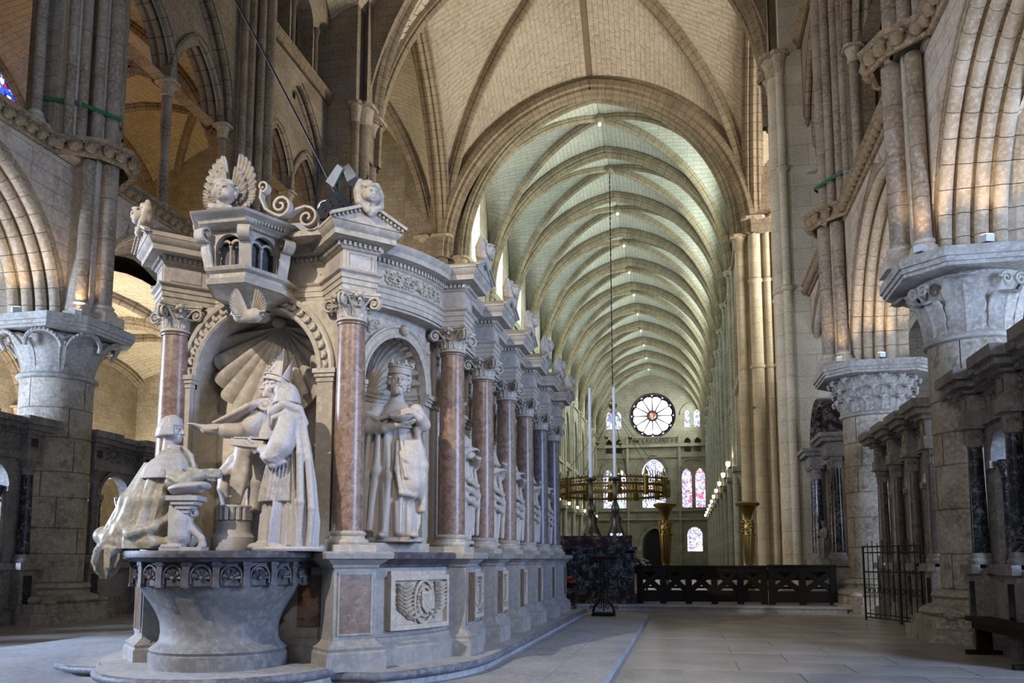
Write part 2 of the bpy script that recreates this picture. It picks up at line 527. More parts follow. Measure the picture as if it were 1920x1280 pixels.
def roll_profile(steps, r, p0, th):
    """moulded arch section in (radial, depth): rolls stepping inwards, then the soffit"""
    P = [(p0, 0.0)]
    for i in range(steps):
        pc = p0 - (i + 1) * (p0 - r) / steps + r * 0.1
        qc = r * 1.0 + i * (r * 2.15)
        for k in range(6):
            a = math.radians(150 - k * 48)
            P.append((pc + r * math.cos(a) * -1 * 0.0 + r * math.sin(a - PI / 2) * 1.0, qc - r * math.cos(a - PI / 2)))
        P.append((pc + r * 0.2, qc + r * 1.08))
    P.append((0.0, th)); P.append((p0, th))
    return P

def voussoirs(T, ac, w, zs, h, prof, parent, mat, num=15, name='voussoir', halves=(0, 1), sub=3, gap=0.012):
    """cut an arch of section prof into separate stones"""
    ol = arch2(w, h, num * sub)
    m = len(ol)
    tot = num * 2
    for k in range(tot):
        if (k < num and 0 not in halves) or (k >= num and 1 not in halves): continue
        mb = MB()
        rows = []
        for j in range(sub + 1):
            i = k * sub + j
            a, z, na, nz = ol[i]
            if j in (0, sub):
                o = ol[i + 1] if j == 0 else ol[i - 1]
                l = math.dist(o[:2], (a, z)) or 1
                a += (o[0] - a) / l * gap * .5; z += (o[1] - z) / l * gap * .5
            rows.append([T(ac + a + na * p, q, zs + z + nz * p) for p, q in prof])
        mb.grid(rows, closed=True, flip=True)
        n = len(prof)
        mb.face([j for j in range(n)]); mb.face([len(mb.v) - n + j for j in reversed(range(n))])
        part(name, mb, mat, parent, angle=50)

def arch_sweep(mb, T, ac, w, zs, h, prof, n=14):
    rows = []
    L = 0; last = None; LL = []
    for a, z, na, nz in arch2(w, h, n):
        rows.append([T(ac + a + na * p, q, zs + z + nz * p) for p, q in prof])
        if last: L += math.dist(last, (a, z))
        last = (a, z); LL.append(L)
    W = [0]
    for j in range(1, len(prof) + 1): W.append(W[-1] + math.dist(prof[j - 1], prof[j % len(prof)]))
    mb.grid(rows, closed=True, uv=lambda i, j: (W[j], LL[i]), flip=True)

# ---------------------------------------------------------------- floor
floor = struct('floor', 'pale stone slab floor of the choir and nave')
fm = MB().box(-26, 16, -4, 118, -0.3, -0.012)
part('floor_bed', fm, M_FLOORJ, floor)
def slabs(x0, x1, y0, y1, sx, sy, z, parent):
    rnd = random.Random(3)
    meshes = []
    for k in range(6):
        mb = MB()
        g = 0.0035
        mb.box(-sx / 2 + g, sx / 2 - g, -sy / 2 + g, sy / 2 - g, -0.05, rnd.uniform(-0.0015, 0.0015), 0.003)
        meshes.append(mesh_of('slab', mb, M_SLAB, False))
    j = 0
    y = y0
    while y < y1:
        off = (j % 2) * sx / 2
        x = x0 + off
        while x < x1:
            link('slab', rnd.choice(meshes), parent, M=Matrix.Translation((x + sx / 2, y + sy / 2, z)))
            x += sx
        y += sy; j += 1
slabs(-0.75, 4.6, 8.6, 22.0, 1.35, 1.0, 0.0, floor)
slabs(-14.4, -6.2, 8.2, 18.8, 1.1, 0.85, 0.0, floor)
far = MB().box(-20, 12, 22.0, 117, -0.05, 0.0)
part('floor_far', far, M_SLAB, floor)
for a in ((-25, -14.4, -3, 22), (-14.4, 12, -3, 8.7), (5.2, 12, 8.2, 22), (-14.4, -6.2, 18.9, 22), (-6.1, 0.6, 8.0, 22)):
    part('floor_far', MB().box(a[0], a[1], a[2], a[3], -0.05, -0.002), M_SLAB, floor)

# ---------------------------------------------------------------- choir piers
def leaf_strip(w0, w1, h, out, curl, n=8, rib=0.012, lobes=0):
    """upright leaf standing at the origin, face towards -y, curling out at the tip"""
    mb = MB()
    rows = []
    for i in range(n + 1):
        t = i / n
        wdt = (w0 + (w1 - w0) * t) * (1 - max(0, t - 0.75) * 2.2)
        if lobes: wdt *= 1 + 0.16 * abs(math.sin(t * PI * lobes))
        z = h * min(t, 0.88) / 0.88 - max(0, t - 0.80) * curl * 1.2
        y = -out * (t ** 2.2) - max(0, t - 0.72) * curl
        row = []
        for j in range(7):
            s = (j - 3) / 3
            row.append((s * wdt / 2, y + abs(s) * 0.03 * (w0 / 0.2) - (rib if j == 3 else 0) - (rib * 0.7 if j in (1, 5) else 0), z))
        rows.append(row)
    mb.grid(rows)
    back = [[(p[0], p[1] + 0.02 + 0.02 * w0 / 0.2, p[2] - 0.01) for p in r] for r in rows]
    mb.grid(back, flip=True)
    e = len(rows[0])
    for side in (0, e - 1):
        mb.grid([[r[side] for r in rows], [r[side] for r in back]], flip=(side == 0))
    mb.grid([rows[-1], back[-1]])
    return mb

def spiral_tube(turns, r0, r1, rad, n=26, plane='xz', flip=1, taper=0.5):
    pts = []
    for i in range(n + 1):
        t = i / n
        a = turns * 2 * PI * t
        r = r0 + (r1 - r0) * t
        pts.append(V((flip * r * math.cos(a), 0, r * math.sin(a))))
    return MB().tube(pts, rad, 6, scale=lambda t: 1 - taper * t)

def drum_courses(cx, cy, r, z0, z1, parent, mat, seed, hmin=0.55, hmax=0.8):
    rnd = random.Random(seed)
    z = z0
    while z < z1 - 0.05:
        hh = rnd.uniform(hmin, hmax)
        if z + hh > z1 - 0.3: hh = z1 - z
        n = rnd.choice((3, 4))
        a = rnd.uniform(0, 6)
        for k in range(n):
            a0 = a + 2 * PI * k / n + 0.012; a1 = a + 2 * PI * (k + 1) / n - 0.012
            rr = r * (1 + rnd.uniform(-0.006, 0.006))
            pr = [(rr - 0.02, z + 0.004), (rr, z + 0.022), (rr, z + hh - 0.022), (rr - 0.02, z + hh - 0.004)]
            mb = MB().lathe(pr, (cx, cy), 12, a0, a1, caps=False)
            part('drum_stone', mb, mat, parent)
        z += hh
    part('drum_core', MB().lathe([(r - 0.028, z0), (r - 0.028, z1)], (cx, cy), 32), M_FLOORJ, parent)

def oct_poly(cx, cy, w, ch):
    a = w / 2; b = a - ch
    return [(cx - b, cy - a), (cx + b, cy - a), (cx + a, cy - b), (cx + a, cy + b), (cx + b, cy + a), (cx - b, cy + a), (cx - a, cy + b), (cx - a, cy - b)]

def round_pier(cx, cy, r, zneck, zab, label, style, seed):
    t = thing('choir_pier', label, 'pillar', (cx, cy, 0), 'round choir piers')
    part('plinth', MB().prism(oct_poly(cx, cy, 2 * r + 0.9, 0.45), 0, 0.22).prism(oct_poly(cx, cy, 2 * r + 0.62, 0.38), 0.22, 0.40), M_DRUM, t, False)
    bp = [(r + 0.28, 0.40), (r + 0.33, 0.46), (r + 0.30, 0.55), (r + 0.14, 0.60), (r + 0.10, 0.68), (r + 0.17, 0.73), (r + 0.13, 0.80), (r, 0.84)]
    part('base_moulding', MB().lathe(bp, (cx, cy), 40), M_DRUM, t)
    for k in range(4):
        a = PI / 4 + k * PI / 2
        M = Matrix.Translation((cx + (r + 0.36) * math.cos(a), cy + (r + 0.36) * math.sin(a), 0.40)) @ Matrix.Rotation(a + PI / 2, 4, 'Z')
        mb = MB().ball((0, 0, 0.03), 0.17, 10, 6, 0.55)
        part('base_claw', MB().add(mb, M), M_DRUM, t)
    drum_courses(cx, cy, r, 0.84, zneck, t, M_DRUM, seed)
    part('necking', MB().lathe([(r, zneck - 0.03), (r + 0.07, zneck), (r + 0.09, zneck + 0.05), (r + 0.05, zneck + 0.10), (r - 0.01, zneck + 0.12)], (cx, cy), 40), M_CAP, t)
    H = zab - 0.30 - zneck - 0.10
    zb = zneck + 0.10
    R1 = r + 0.48
    bell = [(r - 0.01, zb)]
    for i in range(1, 9):
        q = i / 8
        bell.append((r - 0.01 + (R1 - 0.30 - r) * q ** 2.6, zb + H * q))
    part('capital_bell', MB().lathe(bell, (cx, cy), 40), M_CAP, t)
    if style == 'leaf':
        big = mesh_of('leaf', leaf_strip(0.46, 0.66, H * 0.98, 0.40, 0.50, 12, 0.028, 4), M_CAP)
        small = mesh_of('leaf', leaf_strip(0.40, 0.50, H * 0.66, 0.24, 0.36, 10, 0.024, 3), M_CAP)
        vol = MB()
        for s in (-1, 1):
            vol.add(spiral_tube(1.6, 0.11, 0.015, 0.034, 24, flip=s, taper=0.4), Matrix.Translation((s * 0.13, 0, 0)))
        volm = mesh_of('volute', vol, M_CAP)
        for k in range(8):
            a = -PI / 2 + k * PI / 4 + PI / 8
            M = Matrix.Translation((cx, cy, zb)) @ Matrix.Rotation(a + PI / 2, 4, 'Z') @ Matrix.Translation((0, -r - 0.03, 0))
            link('leaf', big if k % 2 else small, t, M=M)
            M2 = Matrix.Translation((cx, cy, zb + H * 0.80)) @ Matrix.Rotation(a + PI / 2, 4, 'Z') @ Matrix.Translation((0, -r - 0.30, 0))
            if k % 2 == 0: link('volute', volm, t, M=M2)
    elif style == 'crocket':
        rows_ = ((0.0, 0.0, .30, .34, .30), (.5, .24, .28, .40, .32), (0.0, .46, .26, .46, .36))
        nl_ = 14
        kn = MB()
        for dx, dz, rr_ in ((0, 0, .060), (-.055, .025, .045), (.055, .025, .045), (0, -.055, .04)): kn.ball((dx, 0, dz), rr_, 7, 5)
        kn = mesh_of('crocket_knob', kn, M_CAP)
        for off, z0_, w_, hh_, cu_ in rows_:
            ro = (R1 - 0.30 - r) * ((z0_ + .1) / 1.0) ** 2.0
            lf = mesh_of('leaf', leaf_strip(w_, w_ * 1.25, H * hh_ * 1.25, .12 + .14 * z0_, cu_, 9, 0.03, 3), M_CAP)
            for k in range(nl_):
                a = (k + off) * 2 * PI / nl_
                Mr = Matrix.Translation((cx, cy, zb + H * z0_)) @ Matrix.Rotation(a, 4, 'Z')
                link('leaf', lf, t, M=Mr @ Matrix.Translation((0, -r - .02 - ro, 0)))
                link('crocket_knob', kn, t, M=Mr @ Matrix.Translation((0, -r - .20 - ro - .1 * z0_, H * hh_ * 1.02)))
    else:   # smooth water leaves under beaded arches
        lf = mesh_of('leaf', leaf_strip(0.62, 0.92, H * 0.98, 0.42, 0.26, 10, 0.004), M_CAP)
        bead = MB()
        pts = [V((0.36 * math.cos(PI * i / 14), -0.03 - 0.22 * math.sin(PI * i / 14), 0.30 * math.sin(PI * i / 14))) for i in range(15)]
        bead.tube(pts, 0.045, 7)
        for p in pts: bead.ball(p + V((0, -0.03, 0.015)), 0.034, 6, 4)
        bm = mesh_of('bead_arch', bead, M_CAP)
        fan = mesh_of('leaf_fan', leaf_strip(0.12, 0.34, H * 0.5, 0.2, 0.2, 8, 0.02, 2), M_CAP)
        for k in range(8):
            a = k * PI / 4 + PI / 8
            R_ = Matrix.Rotation(a + PI / 2, 4, 'Z')
            link('leaf', lf, t, M=Matrix.Translation((cx, cy, zb)) @ R_ @ Matrix.Translation((0, -r - 0.01, 0)))
            link('bead_arch', bm, t, M=Matrix.Translation((cx, cy, zb + H * 0.62)) @ R_ @ Matrix.Translation((0, -r - 0.22, 0)))
            R2_ = Matrix.Rotation(a + PI / 2 + PI / 8, 4, 'Z')
            link('leaf_fan', fan, t, M=Matrix.Translation((cx, cy, zb + H * 0.35)) @ R2_ @ Matrix.Translation((0, -r - 0.02, 0)))
    W = 2 * r + 1.18
    ab = MB()
    for z0, z1, w in ((zab - 0.30, zab - 0.24, W - 0.16), (zab - 0.24, zab - 0.16, W - 0.08), (zab - 0.16, zab, W)):
        ab.prism(oct_poly(cx, cy, w, 0.55), z0, z1)
    part('abacus', ab, M_CAP, t, False)
    return t

R1, R2, L1, L2 = (4.95, 15.4), (4.95, 23.0), (-13.85, 15.9), (-13.95, 23.2)
round_pier(*R1, 0.70, 5.02, Z_AB, 'thick round pier with broad leaf capital beside the dark bench', 'leaf', 1)
round_pier(*R2, 0.80, 5.02, 6.3, 'thick pale round pier with crocket leaf capital behind the iron gate', 'crocket', 2)
round_pier(*L1, 0.75, 5.3, 6.55, 'thick round pier with smooth leaf capital beyond the kneeling statue', 'water', 3)
round_pier(*L2, 0.75, 5.02, Z_AB, 'round pier seen behind the tomb through the left arcade', 'crocket', 4)

# ---------------------------------------------------------------- choir walls
def TY(x, s): return lambda a, d, z: V((x + s * d, a, z))
def TX(y, s): return lambda a, d, z: V((a, y + s * d, z))
ARCHP = roll_profile(4, 0.115, 0.62, 1.25)
RNDP = roll_profile(2, 0.10, 0.34, 0.6)

CROCK = MB()
CROCK.add(spiral_tube(1.7, 0.125, 0.02, 0.038, 26, taper=0.45))
CROCK.ball((0, 0.03, 0), 0.11, 10, 6)
CROCK.ball((0, -0.05, 0), 0.04, 8, 5)
CROCK_ME = mesh_of('crocket', CROCK, M_GOLDSTONE)

def crockets(pts, z, out, parent, step=0.30):
    """string course along a plan polyline with curled crockets on its lower face"""
    path = [V((p[0], p[1], z)) for p in pts]
    prof = [(0.0, -0.34), (0.06, -0.34), (0.09, -0.29), (0.07, -0.06), (0.20, -0.02), (0.26, 0.05), (0.0, 0.05)]
    fr = []
    for i in range(len(path)):
        a = path[max(i - 1, 0)]; b = path[min(i + 1, len(path) - 1)]
        d = (b - a).normalized()
        fr.append((V((d.y, -d.x, 0)) * out, V((0, 0, 1))))
    mb = MB().sweep(path, prof, fr, caps=True)
    part('string_course', mb, M_GOLDSTONE, parent, angle=30)
    for i in range(len(path) - 1):
        a, b = path[i], path[i + 1]
        d = b - a; n = max(1, round(d.length / step))
        t = d.normalized()
        nrm = V((t.y, -t.x, 0)) * out
        ang = math.atan2(nrm.y, nrm.x) + PI / 2
        for k in range(n):
            p = a + d * ((k + 0.5) / n) + nrm * 0.17 + V((0, 0, -0.165))
            link('crocket', CROCK_ME, parent, M=Matrix.Translation(p) @ Matrix.Rotation(ang, 4, 'Z') @ Matrix.Rotation(random.uniform(-.4, .4), 4, 'Y') @ Matrix.Scale(1.12, 4))

def shaft(x, y, z0, z1, r, parent, mat=None, base=True, cap=True, joints=3, name='shaft'):
    mat = mat or M_SHAFT
    n = max(1, joints)
    zz = z0
    for k in range(n):
        za = z0 + (z1 - z0) * k / n + (0.006 if k else 0); zb = z0 + (z1 - z0) * (k + 1) / n
        part(name, MB().lathe([(r, za), (r, zb)], (x, y), 14, caps=False), mat, parent)
    if base:
        part('shaft_base', MB().lathe([(r * 1.55, z0), (r * 1.7, z0 + 0.05), (r * 1.5, z0 + 0.11), (r * 1.2, z0 + 0.15), (r * 1.35, z0 + 0.20), (r, z0 + 0.26)], (x, y), 14).box(x - r * 1.75, x + r * 1.75, y - r * 1.75, y + r * 1.75, z0 - 0.22, z0 + 0.0), M_BLOCK, parent)
    if cap:
        small_cap(x, y, z1, r, parent)

LF_S = {}
def small_cap(x, y, z, r, parent, h=None, mat=None):
    """little crocket capital whose top is at z"""
    mat = mat or M_ARCH
    h = h or r * 3.0
    key = (round(r, 3), round(h, 3), mat.name)
    if key not in LF_S:
        mb = MB().lathe([(r, 0), (r * 1.18, 0.03), (r * 1.0, 0.07), (r * 1.05, h * 0.4), (r * 1.5, h * 0.85)], (0, 0), 12)
        lf = leaf_strip(r * 0.8, r * 0.9, h * 0.9, r * 0.75, r * 0.9, 6, 0.01, 2)
        for k in range(8):
            mb.add(lf, Matrix.Rotation(k * PI / 4, 4, 'Z') @ Matrix.Translation((0, -r * 1.02, 0.05)))
        mb.prism(oct_poly(0, 0, r * 3.7, r * 0.7), h * 0.88, h * 1.05)
        LF_S[key] = mesh_of('shaft_capital', mb, mat)
    link('shaft_capital', LF_S[key], parent, M=Matrix.Translation((x, y, z - h)))

def ashlar(T, a0, a1, z0, z1, lo, hi, parent, mat, seed, ch=0.36, d=-0.012, lmin=0.55, lmax=1.0):
    """separate blocks between the limits lo(z) and hi(z); slanted where an arch cuts them"""
    rnd = random.Random(seed)
    z = z0
    while z < z1 - 0.02:
        zt = min(z + ch, z1)
        x0b, x0t, x1b, x1t = lo(z), lo(zt), hi(z), hi(zt)
        x = max(x0b, x0t) if False else min(x0b, x0t)
        end = max(x1b, x1t)
        a = x
        while a < end - 0.02:
            b = a + rnd.uniform(lmin, lmax)
            if b > end - 0.35: b = end
            g = 0.005
            pa, pb = max(a, x0b), max(a, x0t)
            qa, qb = min(b, x1b), min(b, x1t)
            if qa - pa > 0.03 or qb - pb > 0.03:
                qa = max(qa, pa + 0.01); qb = max(qb, pb + 0.01)
                P = [(pa + g, z + g), (qa - g, z + g), (qb - g, zt - g), (pb + g, zt - g)]
                mb = MB()
                F = [T(p[0], d, p[1]) for p in P]; B = [T(p[0], d + 0.035, p[1]) for p in P]
                mb.poly(F)
                for i in range(4):
                    j = (i + 1) % 4
                    mb.poly([F[i], B[i], B[j], F[j]])
                part('block', mb, mat, parent, False)
            a = b
        z = zt

def ext_half(w, h, p):
    """half width of the outer line of an arch (offset p) as a function of height over the springing"""
    pts = [(a + na * p, z + nz * p) for a, z, na, nz in arch2(w, h, 40)]
    pts = [q for q in pts if q[0] <= 0]
    zs = [q[1] for q in pts]; xs = [-q[0] for q in pts]
    def f(z):
        if z >= zs[-1]: return 0.0
        return float(np.interp(z, zs, xs))
    return f

def choir_bay(side, wallx, s, yA, yB, parent, detail=True, halves=(0, 1), seed=1, zab=Z_AB):
    T = TY(wallx, s)
    yc = (yA + yB) / 2
    w = (yB - yA) / 2 - 0.86; h = 3.05
    mb = MB()
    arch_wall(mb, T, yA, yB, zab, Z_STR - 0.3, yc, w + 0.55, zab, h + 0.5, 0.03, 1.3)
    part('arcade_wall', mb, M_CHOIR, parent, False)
    if detail:
        voussoirs(T, yc, w, zab, h, [(p, q + 0.05) for p, q in ARCHP], parent, M_ARCH, 13, halves=halves)
        e = ext_half(w, h, 0.66)
        zt = Z_STR - 0.32
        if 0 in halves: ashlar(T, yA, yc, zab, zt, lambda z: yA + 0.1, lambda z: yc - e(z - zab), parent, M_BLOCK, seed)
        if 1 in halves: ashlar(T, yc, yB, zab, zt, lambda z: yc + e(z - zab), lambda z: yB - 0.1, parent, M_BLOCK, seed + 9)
    else:
        mb = MB(); arch_sweep(mb, T, yc, w, zab, h, ARCHP)
        part('arcade_arch', mb, M_ARCH, parent)

def tribune_bay(wallx, s, yA, yB, parent, open_=True, halves=True):
    """gallery: two arches on a slim shaft under one big relieving arch, triforium above"""
    T = TY(wallx, s)
    yc = (yA + yB) / 2
    w = (yB - yA) / 2 - 1.22; zs = 14.7; hw = 4.0
    mb = MB()
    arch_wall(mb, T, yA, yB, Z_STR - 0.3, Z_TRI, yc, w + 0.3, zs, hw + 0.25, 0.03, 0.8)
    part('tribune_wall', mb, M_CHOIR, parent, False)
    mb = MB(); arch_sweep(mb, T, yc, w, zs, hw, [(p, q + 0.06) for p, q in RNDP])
    part('relieving_arch', mb, M_RIB, parent)
    sw = w / 2 - 0.12
    tm = MB()
    ol = [(a, z) for a, z, _, _ in arch2(w + 0.05, hw, 12)]
    for k in (-1, 1):
        arch_wall(tm, T, min(yc, yc + k * (w)), max(yc, yc + k * w), zs, zs + 0.01, yc + k * w / 2, sw, zs, 0.005, 0.35, 0.75, 3)
    # tympanum: masonry between the two small arches and the big one
    e = arch2(sw, 1.9, 10)
    for k in (-1, 1):
        for i in range(len(e) - 1):
            a0, z0 = e[i][0] + k * w / 2, e[i][1]
            a1, z1 = e[i + 1][0] + k * w / 2, e[i + 1][1]
            f = ext_half(w, hw, 0.02)
            def top(a):
                lo, hi = 0.0, hw
                for _ in range(18):
                    m_ = (lo + hi) / 2
                    if f(m_) > abs(a): lo = m_
                    else: hi = m_
                return lo
            t0, t1 = max(top(a0), z0), max(top(a1), z1)
            q = [(yc + a0, zs + z0), (yc + a1, zs + z1), (yc + a1, zs + t1), (yc + a0, zs + t0)]
            tm.poly([T(a, 0.38, z) for a, z in q], q)
            tm.poly([T(a, 0.7, z) for a, z in reversed(q)], q[::-1])
        m0 = 0
    mid = [(yc - w / 2 + sw, zs), (yc + w / 2 - sw, zs), (yc + w / 2 - sw, zs + hw - 0.3), (yc - w / 2 + sw, zs + hw - 0.3)]
    tm.poly([T(a, 0.38, z) for a, z in mid], mid)
    part('tympanum', tm, M_CHOIR, parent, False)
    for k in (-1, 1):
        mb = MB(); arch_sweep(mb, T, yc + k * w / 2, sw - 0.02, zs, 1.88, [(p, q + 0.28) for p, q in RNDP])
        part('tribune_arch', mb, M_RIB, parent)
    p = T(yc, 0.5, 0)
    shaft(p.x, p.y, Z_STR + 0.3, zs - 0.4, 0.14, parent, joints=1, cap=False)
    small_cap(p.x, p.y, zs, 0.16, parent, 0.42)
    for k in (-1, 1):
        p = T(yc + k * (w + 0.02), 0.25, 0)
        shaft(p.x, p.y, Z_STR + 0.3, zs - 0.35, 0.12, parent, joints=1, cap=False)
        small_cap(p.x, p.y, zs, 0.14, parent, 0.40)
    # sill behind the string course
    part('sill', MB().box(min(wallx, wallx + s * 1.25), max(wallx, wallx + s * 1.25), yA, yB, Z_STR - 0.3, Z_STR + 0.04), M_BLOCK, parent, False)

def triforium_bay(wallx, s, yA, yB, parent):
    T = TY(wallx, s)
    n = 3
    wd = (yB - yA - 1.6) / n
    for k in range(n):
        a0 = yA + 0.8 + k * wd
        mb = MB(); arch_wall(mb, T, a0, a0 + wd, Z_TRI, 23.6, a0 + wd / 2, wd / 2 - 0.22, 21.7, 0.9, 0.03, 0.7, 6)
        part('triforium_wall', mb, M_CHOIR, parent, False)
        for j in (0, 1):
            p = T(a0 + j * wd, 0.05, 0)
            part('triforium_shaft', MB().lathe([(0.16, Z_TRI + .05), (0.11, Z_TRI + .2), (0.11, 21.3), (0.2, 21.7)], (p.x, p.y), 10, caps=False), M_SHAFT, parent)
    mb = MB()
    for a, b in ((yA, yA + .8), (yB - .8, yB)):
        mb.box(min(wallx + s * .03, wallx + s * .7), max(wallx + s * .03, wallx + s * .7), a, b, Z_TRI, 23.6)
    mb.box(min(wallx + s * .03, wallx + s * .7), max(wallx + s * .03, wallx + s * .7), yA, yB, 23.6, 27.5)
    part('clerestory_wall', mb, M_CHOIR, parent, False)
    part('triforium_back', MB().box(min(wallx + s * 1.6, wallx + s * 1.7), max(wallx + s * 1.6, wallx + s * 1.7), yA, yB, Z_TRI, 27.5), M_RUBBLE, parent, False)

def bundle(pts, z0, z1, parent, mat=None, cap_at=None, joints=3, base=True):
    for x, y, r in pts:
        shaft(x, y, z0, z1, r, parent, mat, base, cap_at is not None, joints)

wl = struct('wall_left', 'left side of the choir, pointed arcade below a dark gallery')
wr = struct('wall_right', 'right side of the choir, pointed arcade with moulded arches')
Y0L, Y0R = L1[1] - 7.3, R1[1] - 7.6
YC = 30.4
for (side, x, s, ys, par) in (('l', XL, -1, (Y0L, L1[1], L2[1], YC), wl), ('r', XR, 1, (Y0R, R1[1], R2[1], YC), wr)):
    for i in range(3):
        choir_bay(side, x, s, ys[i], ys[i + 1], par, detail=True, halves=((1,) if i == 0 else (0, 1)), seed=20 + i + (5 if side == 'l' else 0), zab=(6.55 if side == 'l' and i < 2 else Z_AB))
        tribune_bay(x, s, ys[i], ys[i + 1], par)
        triforium_bay(x, s, ys[i], ys[i + 1], par)
        part('upper_string', MB().sweep([V((x, ys[i], Z_TRI)), V((x, ys[i + 1], Z_TRI))], [(0, -0.3), (0.1, -0.3), (0.12, -0.1), (0.22, 0), (0.22, 0.08), (0, 0.08)], [(V((-s, 0, 0)), V((0, 0, 1)))] * 2), M_GOLDSTONE, par)
# shaft bundles standing on the abaci and rising to the vault
def pier_shafts(c, s, zab, parent, zt=26.0):
    x0 = c[0] - s * 0.60
    fx = x0 - s * 0.46
    pts = [(fx, c[1], 0.185), (fx + s * 0.28, c[1] - 0.37, 0.14), (fx + s * 0.28, c[1] + 0.37, 0.14), (fx + s * 0.52, c[1] - 0.78, 0.14), (fx + s * 0.52, c[1] + 0.78, 0.14)]
    part('pier_core', MB().box(min(fx + s * .12, fx + s * 1.3), max(fx + s * .12, fx + s * 1.3), c[1] - 0.30, c[1] + 0.30, zab, zt).box(min(fx + s * .42, fx + s * 1.3), max(fx + s * .42, fx + s * 1.3), c[1] - 0.82, c[1] + 0.82, Z_STR - .3, zt), M_BLOCK, parent, False)
    bundle(pts[:3], zab + 0.22, Z_STR - 0.3, parent, joints=3)
    up = [(fx + s * .04, c[1], 0.16), (fx + s * .18, c[1] - 0.32, 0.12), (fx + s * .18, c[1] + 0.32, 0.12), (fx + s * .36, c[1] - 0.58, 0.11), (fx + s * .36, c[1] + 0.58, 0.11), (fx + s * .5, c[1] - 0.82, 0.11), (fx + s * .5, c[1] + 0.82, 0.11)]
    bundle(up, Z_STR + 0.1, zt, parent, base=False, joints=4)
    return fx
strl = [(XL + 0.02, Y0L)]
for c in (L1, L2):
    fx = pier_shafts(c, -1, 6.55 if c is L1 else Z_AB, wl)
    strl += [(XL + 0.02, c[1] - 1.0), (fx + 0.10, c[1] - 0.5), (fx + 0.32, c[1]), (fx + 0.10, c[1] + 0.5), (XL + 0.02, c[1] + 1.0)]
strl.append((XL + 0.02, YC - 1.0))
crockets(strl, Z_STR, 1, wl)
strr = [(XR - 0.02, Y0R)]
for c in (R1, R2):
    fx = pier_shafts(c, 1, Z_AB if c is R1 else 6.3, wr)
    strr += [(XR - 0.02, c[1] - 1.0), (fx - 0.10, c[1] - 0.5), (fx - 0.32, c[1]), (fx - 0.10, c[1] + 0.5), (XR - 0.02, c[1] + 1.0)]
strr.append((XR - 0.02, YC - 1.0))
crockets(strr, Z_STR, -1, wr)

# ---------------------------------------------------------------- vaults
def half_curve(P, Q, h, n=16):
    """springing P (3d) to crown above Q (plan), rise h: list of points, equal steps of angle"""
    d = V((Q[0] - P[0], Q[1] - P[1], 0)); w = d.length; d.normalize()
    o = arch2(w, h, n)[:n + 1]
    return [V((P[0], P[1], P[2])) + d * (a + w) + V((0, 0, z)) for a, z, _, _ in o]

RIBP = [(-0.08, -0.20), (0.10, -0.20), (0.14, -0.13), (0.20, -0.15), (0.28, -0.10), (0.33, 0.0), (0.28, 0.10), (0.20, 0.15), (0.14, 0.13), (0.10, 0.20), (-0.08, 0.20)]
TRANP = [(-0.1, -0.42), (0.12, -0.42), (0.15, -0.30), (0.26, -0.30), (0.34, -0.22), (0.30, -0.13), (0.38, -0.10), (0.44, 0.0), (0.38, 0.10), (0.30, 0.13), (0.34, 0.22), (0.26, 0.30), (0.15, 0.30), (0.12, 0.42), (-0.1, 0.42)]

def rib(mb, pts, prof, k=1.0):
    d = pts[-1] - pts[0]; d.z = 0; d.normalize()
    b = d.cross(V((0, 0, 1))).normalized()
    fr = []
    N_ = len(pts)
    for i in range(N_):
        t = (pts[min(i + 1, N_ - 1)] - pts[max(i - 1, 0)]).normalized()
        n = t.cross(b)
        if n.z > 0 or (abs(n.z) < 1e-3 and n.dot(d) < 0): n = -n
        if n.dot(d) < 0 and n.z > -0.05: n = -n
        fr.append((n, b))
    mb.sweep(pts, [(p * k, q * k) for p, q in prof], fr)

def web_cells(x0, x1, y0, y1, zs, hx, hy, hd, n=14, m=5, bulge=0.25, zsw=None, hx0=None):
    """half cells of a four-part vault: list of (S(s,t), length s, length t, side); hx rise of arches along x, hy along y"""
    cx, cy = (x0 + x1) / 2, (y0 + y1) / 2
    zw = zs if zsw is None else zsw
    cells = []
    for X, Y in ((x0, y0), (x1, y0), (x1, y1), (x0, y1)):
        D = half_curve((X, Y, zs), (cx, cy), hd, n)
        Ax = half_curve((X, Y, zs), (cx, Y), hx if Y == y1 or hx0 is None else hx0, n)
        Ay = half_curve((X, Y, zw), (X, cy), hy - (zw - zs), n)
        for A, side in ((Ax, 'S' if Y == y0 else 'N'), (Ay, 'W' if X == x0 else 'E')):
            cells.append((A, D, side, (X, Y)))
    return cells

def web_mesh(mb, cells, m=5, bulge=0.3, sides='SNWE'):
    for A, D, side, c in cells:
        if side not in sides: continue
        n = len(A) - 1
        rows = []; L = [0]
        for i in range(n + 1):
            rows.append([A[i].lerp(D[i], j / m) + V((0, 0, bulge * math.sin(PI * j / m) * (i / n))) for j in range(m + 1)])
            if i: L.append(L[-1] + ((A[i] - A[i - 1]).length + (D[i] - D[i - 1]).length) / 2)
        W = [(A[i] - D[i]).length for i in range(n + 1)]
        mb.grid(rows, uv=lambda i, j: (W[i] * (j / m - 0.0), L[i]))

